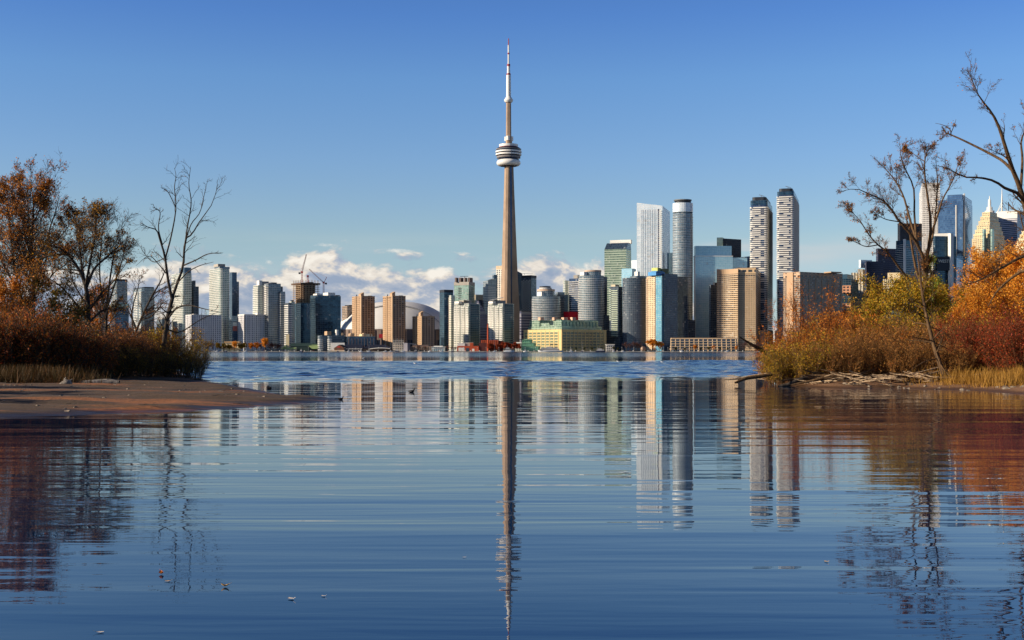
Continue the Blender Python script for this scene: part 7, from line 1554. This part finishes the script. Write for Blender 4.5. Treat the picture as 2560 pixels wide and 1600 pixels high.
# small debris: a few kinds of stick and stone, then copies
def stick_kind(L, r, m, name, bend=.15):
    P = np.stack([np.linspace(-L / 2, L / 2, 6), np.cumsum(rng.normal(size=6) * bend * L * .3), np.abs(rng.normal(size=6)) * .02 + r], 1)[None]; Rr = (r * (1 - np.linspace(-.6, .6, 6) ** 2 * 1.2))[None]
    A = sprout(P, Rr, 2, .3, .9, 25, 60, (.2, .35), 4, .6, .2, .15, .006); v, q = join([tubes(P, Rr, 6), tubes(*A, 4)]); return quads_obj(name, v, q, m, None, True)
def scatter():
    rr = random.Random(8); n_used = {}
    kinds = [(stick_kind(1.5, .035, BARK_P, 'driftwood_stick'), 'small bleached stick in the driftwood heap along the right bank', 'stick', 'sticks along the right bank'), (stick_kind(2.2, .05, BARK_B, 'driftwood_stick'), 'brown stick in the driftwood heap along the right bank', 'stick', 'brown sticks along the right bank')]
    for k, (o0, lab, cat, grp) in enumerate(kinds):
        tag(o0, lab, cat, grp)
        for i in range(46 if k == 0 else 36):
            o = o0 if i == 0 else o0.copy()
            if i: COL.objects.link(o)
            px = rr.choice([rr.uniform(2010, 2150), rr.uniform(2040, 2340), rr.uniform(2180, 2460)]); Y = rr.uniform(59.4, 62.5) - max(0, (px - 2380)) * .02; x = X(px, Y); o.location = (x, Y, gz(x, Y, 'r') + rr.uniform(.02, .35 if px < 2340 else .08)); o.rotation_euler = (rr.uniform(-.2, .2), rr.uniform(-.35, .35), rr.uniform(-.7, .7)); s = rr.uniform(.5, 1.15); o.scale = (s, s, s)
    o0 = stick_kind(.8, .016, BARK_D, 'beach_stick'); tag(o0, 'small dark stick washed up on the left spit', 'stick', 'sticks on the left spit')
    for i in range(34):
        o = o0 if i == 0 else o0.copy()
        if i: COL.objects.link(o)
        Y = rr.uniform(36, 60); px = rr.uniform(-40, 640); x = X(px, Y); z = gz(x, Y, 'l')
        if z < .02: Y = 44; x = X(rr.uniform(0, 500), Y); z = gz(x, Y, 'l')
        o.location = (x, Y, z); o.rotation_euler = (0, rr.uniform(-.1, .1), rr.uniform(-.9, .9)); s = rr.uniform(.3, .9); o.scale = (s, s, s)
    # stones
    import bmesh
    bm = bmesh.new(); bmesh.ops.create_icosphere(bm, subdivisions=2, radius=.12)
    for v in bm.verts: v.co.z *= .6; v.co *= 1 + .25 * math.sin(v.co.x * 31 + v.co.y * 17)
    me = bpy.data.meshes.new('stone'); bm.to_mesh(me); bm.free(); me.materials.append(mat('stone', (130, 116, 100), .85, var=.2, scale=3)); s0 = bpy.data.objects.new('stone', me); COL.objects.link(s0); tag(s0, 'small stone at the waterline of the right bank', 'stone', 'stones on the right bank')
    for i in range(40):
        o = s0 if i == 0 else s0.copy()
        if i: COL.objects.link(o)
        px = rr.uniform(2000, 2560); Y = CH * F / ((964 + (px - 2000) * .028) - HY) + rr.uniform(-.2, 1.6); x = X(px, Y); o.location = (x, Y, gz(x, Y, 'r')); o.rotation_euler = (0, 0, rr.uniform(0, 6)); s = rr.uniform(.4, 1.2); o.scale = (s, s, s)
    p0 = s0.copy(); COL.objects.link(p0); tag(p0, 'small pebble on the sand of the left spit', 'stone', 'pebbles on the left spit'); p0.name = 'pebble'
    for i in range(90):
        o = p0 if i == 0 else p0.copy()
        if i: COL.objects.link(o)
        for _ in range(20):
            px, Y = rr.uniform(0, 760), rr.uniform(34, 60); x = X(px, Y); z = gz(x, Y, 'l')
            if z > .02: break
        o.location = (x, Y, z); o.rotation_euler = (0, 0, rr.uniform(0, 6)); s = rr.uniform(.15, .6) ** 1.3; o.scale = (s * rr.uniform(1, 1.8), s, s)
    s1 = s0.copy(); COL.objects.link(s1); Y = 57.3; s1.location = (X(672, Y), Y, .04); s1.scale = (1.1, .9, 1.3); tag(s1, 'dark rock standing in the shallow water off the spit', 'rock'); del s1['group']; s1.name = 'rock'
    s1.data = s1.data.copy(); s1.data.materials.clear(); s1.data.materials.append(mat('wet_rock', (40, 36, 34), .4, var=.2))
    # litter
    mb = MB(); mb.lathe((0, 0), [(0, -.13), (.045, -.13), (.045, .06), (.02, .1), (.02, .14), (0, .14)], 12); o = mb.build('plastic_bottle', mat('white_plastic', (226, 226, 222), .4, var=.04), smooth=True); tag(o, 'white plastic bottle lying at the near edge of the spit', 'litter'); Y = 37.4; x = X(396, Y); o.location = (x, Y, gz(x, Y, 'l') + .05); o.rotation_euler = (0, R(90), R(12)); o.scale = (.55, .55, .55)
    # leaves floating
    LF = {'amber': (200, 110, 40), 'pale': (214, 200, 180), 'yellow': (220, 170, 60)}
    for px, py, c, lab, s in ((403, 1436, 'amber', 'curled amber leaf floating on the water, left of the yellow one', 1), (418, 1454, 'yellow', 'small yellowish leaf floating just below the amber leaf', .7), (563, 1467, 'yellow', 'curled yellow leaf floating upright on the water', .9), (727, 1498, 'pale', 'pale leaf floating flat in the lower left water', 1), (808, 1491, 'pale', 'faint pale leaf floating right of the other pale leaf', .6), (2065, 1405, 'yellow', 'small orange leaf floating alone in the right water', .7), (250, 1582, 'pale', 'brown leaf floating at the lower left of the photo', .8), (1160, 1394, 'pale', 'tiny pale leaf floating left of the needle reflection', .5)):
        Y = CH * F / (py - HY); x = X(px, Y); mb = MB(); n = 8; up = .03 if 'curled' in lab else .006
        for i in range(n):
            def q(k, j): u_ = k / n * 2 - 1; w_ = .038 * math.cos(u_ * 1.35) * j; return (u_ * .06, w_, .004 + up * (u_ * u_) + abs(j) * up * .6)
            mb.face([q(i, -1), q(i + 1, -1), q(i + 1, 0), q(i, 0)]); mb.face([q(i, 0), q(i + 1, 0), q(i + 1, 1), q(i, 1)])
        mb.bar((.055, 0, .004 + up), (.10, .01, .03 + up), .0025)
        o = mb.build('floating_leaf', mat('leaf_' + c, LF[c], .5, var=.15, scale=20)); tag(o, lab, 'leaf'); o.location = (x, Y, .003); o.rotation_euler = (0, 0, rr.uniform(0, 6)); o.scale = (s * .5, s * .5, s * .5)
scatter()
def ducks():
    def duck(label, px, py, face, cols, s=1.0, name='duck'):
        s *= .42
        Y = CH * F / (py - HY); root = thing(name, label, 'bird', (X(px, Y), Y, 0)); b, h, k = cols
        me = bpy.data.meshes.new('body'); f = face
        pts = [(-.26 * f, 0, .10), (-.14 * f, 0, .07), (0, 0, .06), (.13 * f, 0, .08), (.17 * f, 0, .16), (.19 * f, 0, .23), (.21 * f, 0, .265), (.27 * f, 0, .26)]
        me.from_pydata(pts, [(i, i + 1) for i in range(7)], []); o = bpy.data.objects.new('body', me); COL.objects.link(o); o.parent = root; o.modifiers.new('skin', 'SKIN'); me.skin_vertices[0].data[2].use_root = True
        for i, r_ in enumerate((.025, .08, .11, .085, .05, .048, .055, .018)): me.skin_vertices[0].data[i].radius = (r_, r_)
        me.materials.append(b); sb = o.modifiers.new('sub', 'SUBSURF'); sb.levels = sb.render_levels = 2; root.scale = (s, s, s)
        mb = MB(); lx, ly, lz = root.location; mb.box(lx + min(.0 * f, -.2 * f), lx + max(.0, -.2 * f), ly - .115, ly - .09, .08, .13); w_ = mb.build('wing', k, root)
        return root
    dk = mat('dark_feathers', (36, 32, 30), .7, var=.2, scale=8); pl = mat('pale_feathers', (150, 142, 134), .7, var=.1, scale=8); wf = mat('white_feathers', (228, 226, 222), .6, var=.04)
    duck('dark duck with pale flank swimming in front of the dome reflection', 1029, 981, 1, (dk, dk, pl), 1.25)
    duck('low dark duck swimming just off the tip of the spit', 852, 999, 1, (dk, dk, dk), .95)
    for i, (px, py) in enumerate(((1136, 887), (1545, 905), (1578, 906), (1655, 906), (908, 896), (1038, 910))):
        duck('white gull resting far out on the open water', px, py, -1 if i % 2 else 1, (wf, wf, pl), 2.0, 'gull')['group'] = 'white gulls far out on the water'
ducks()
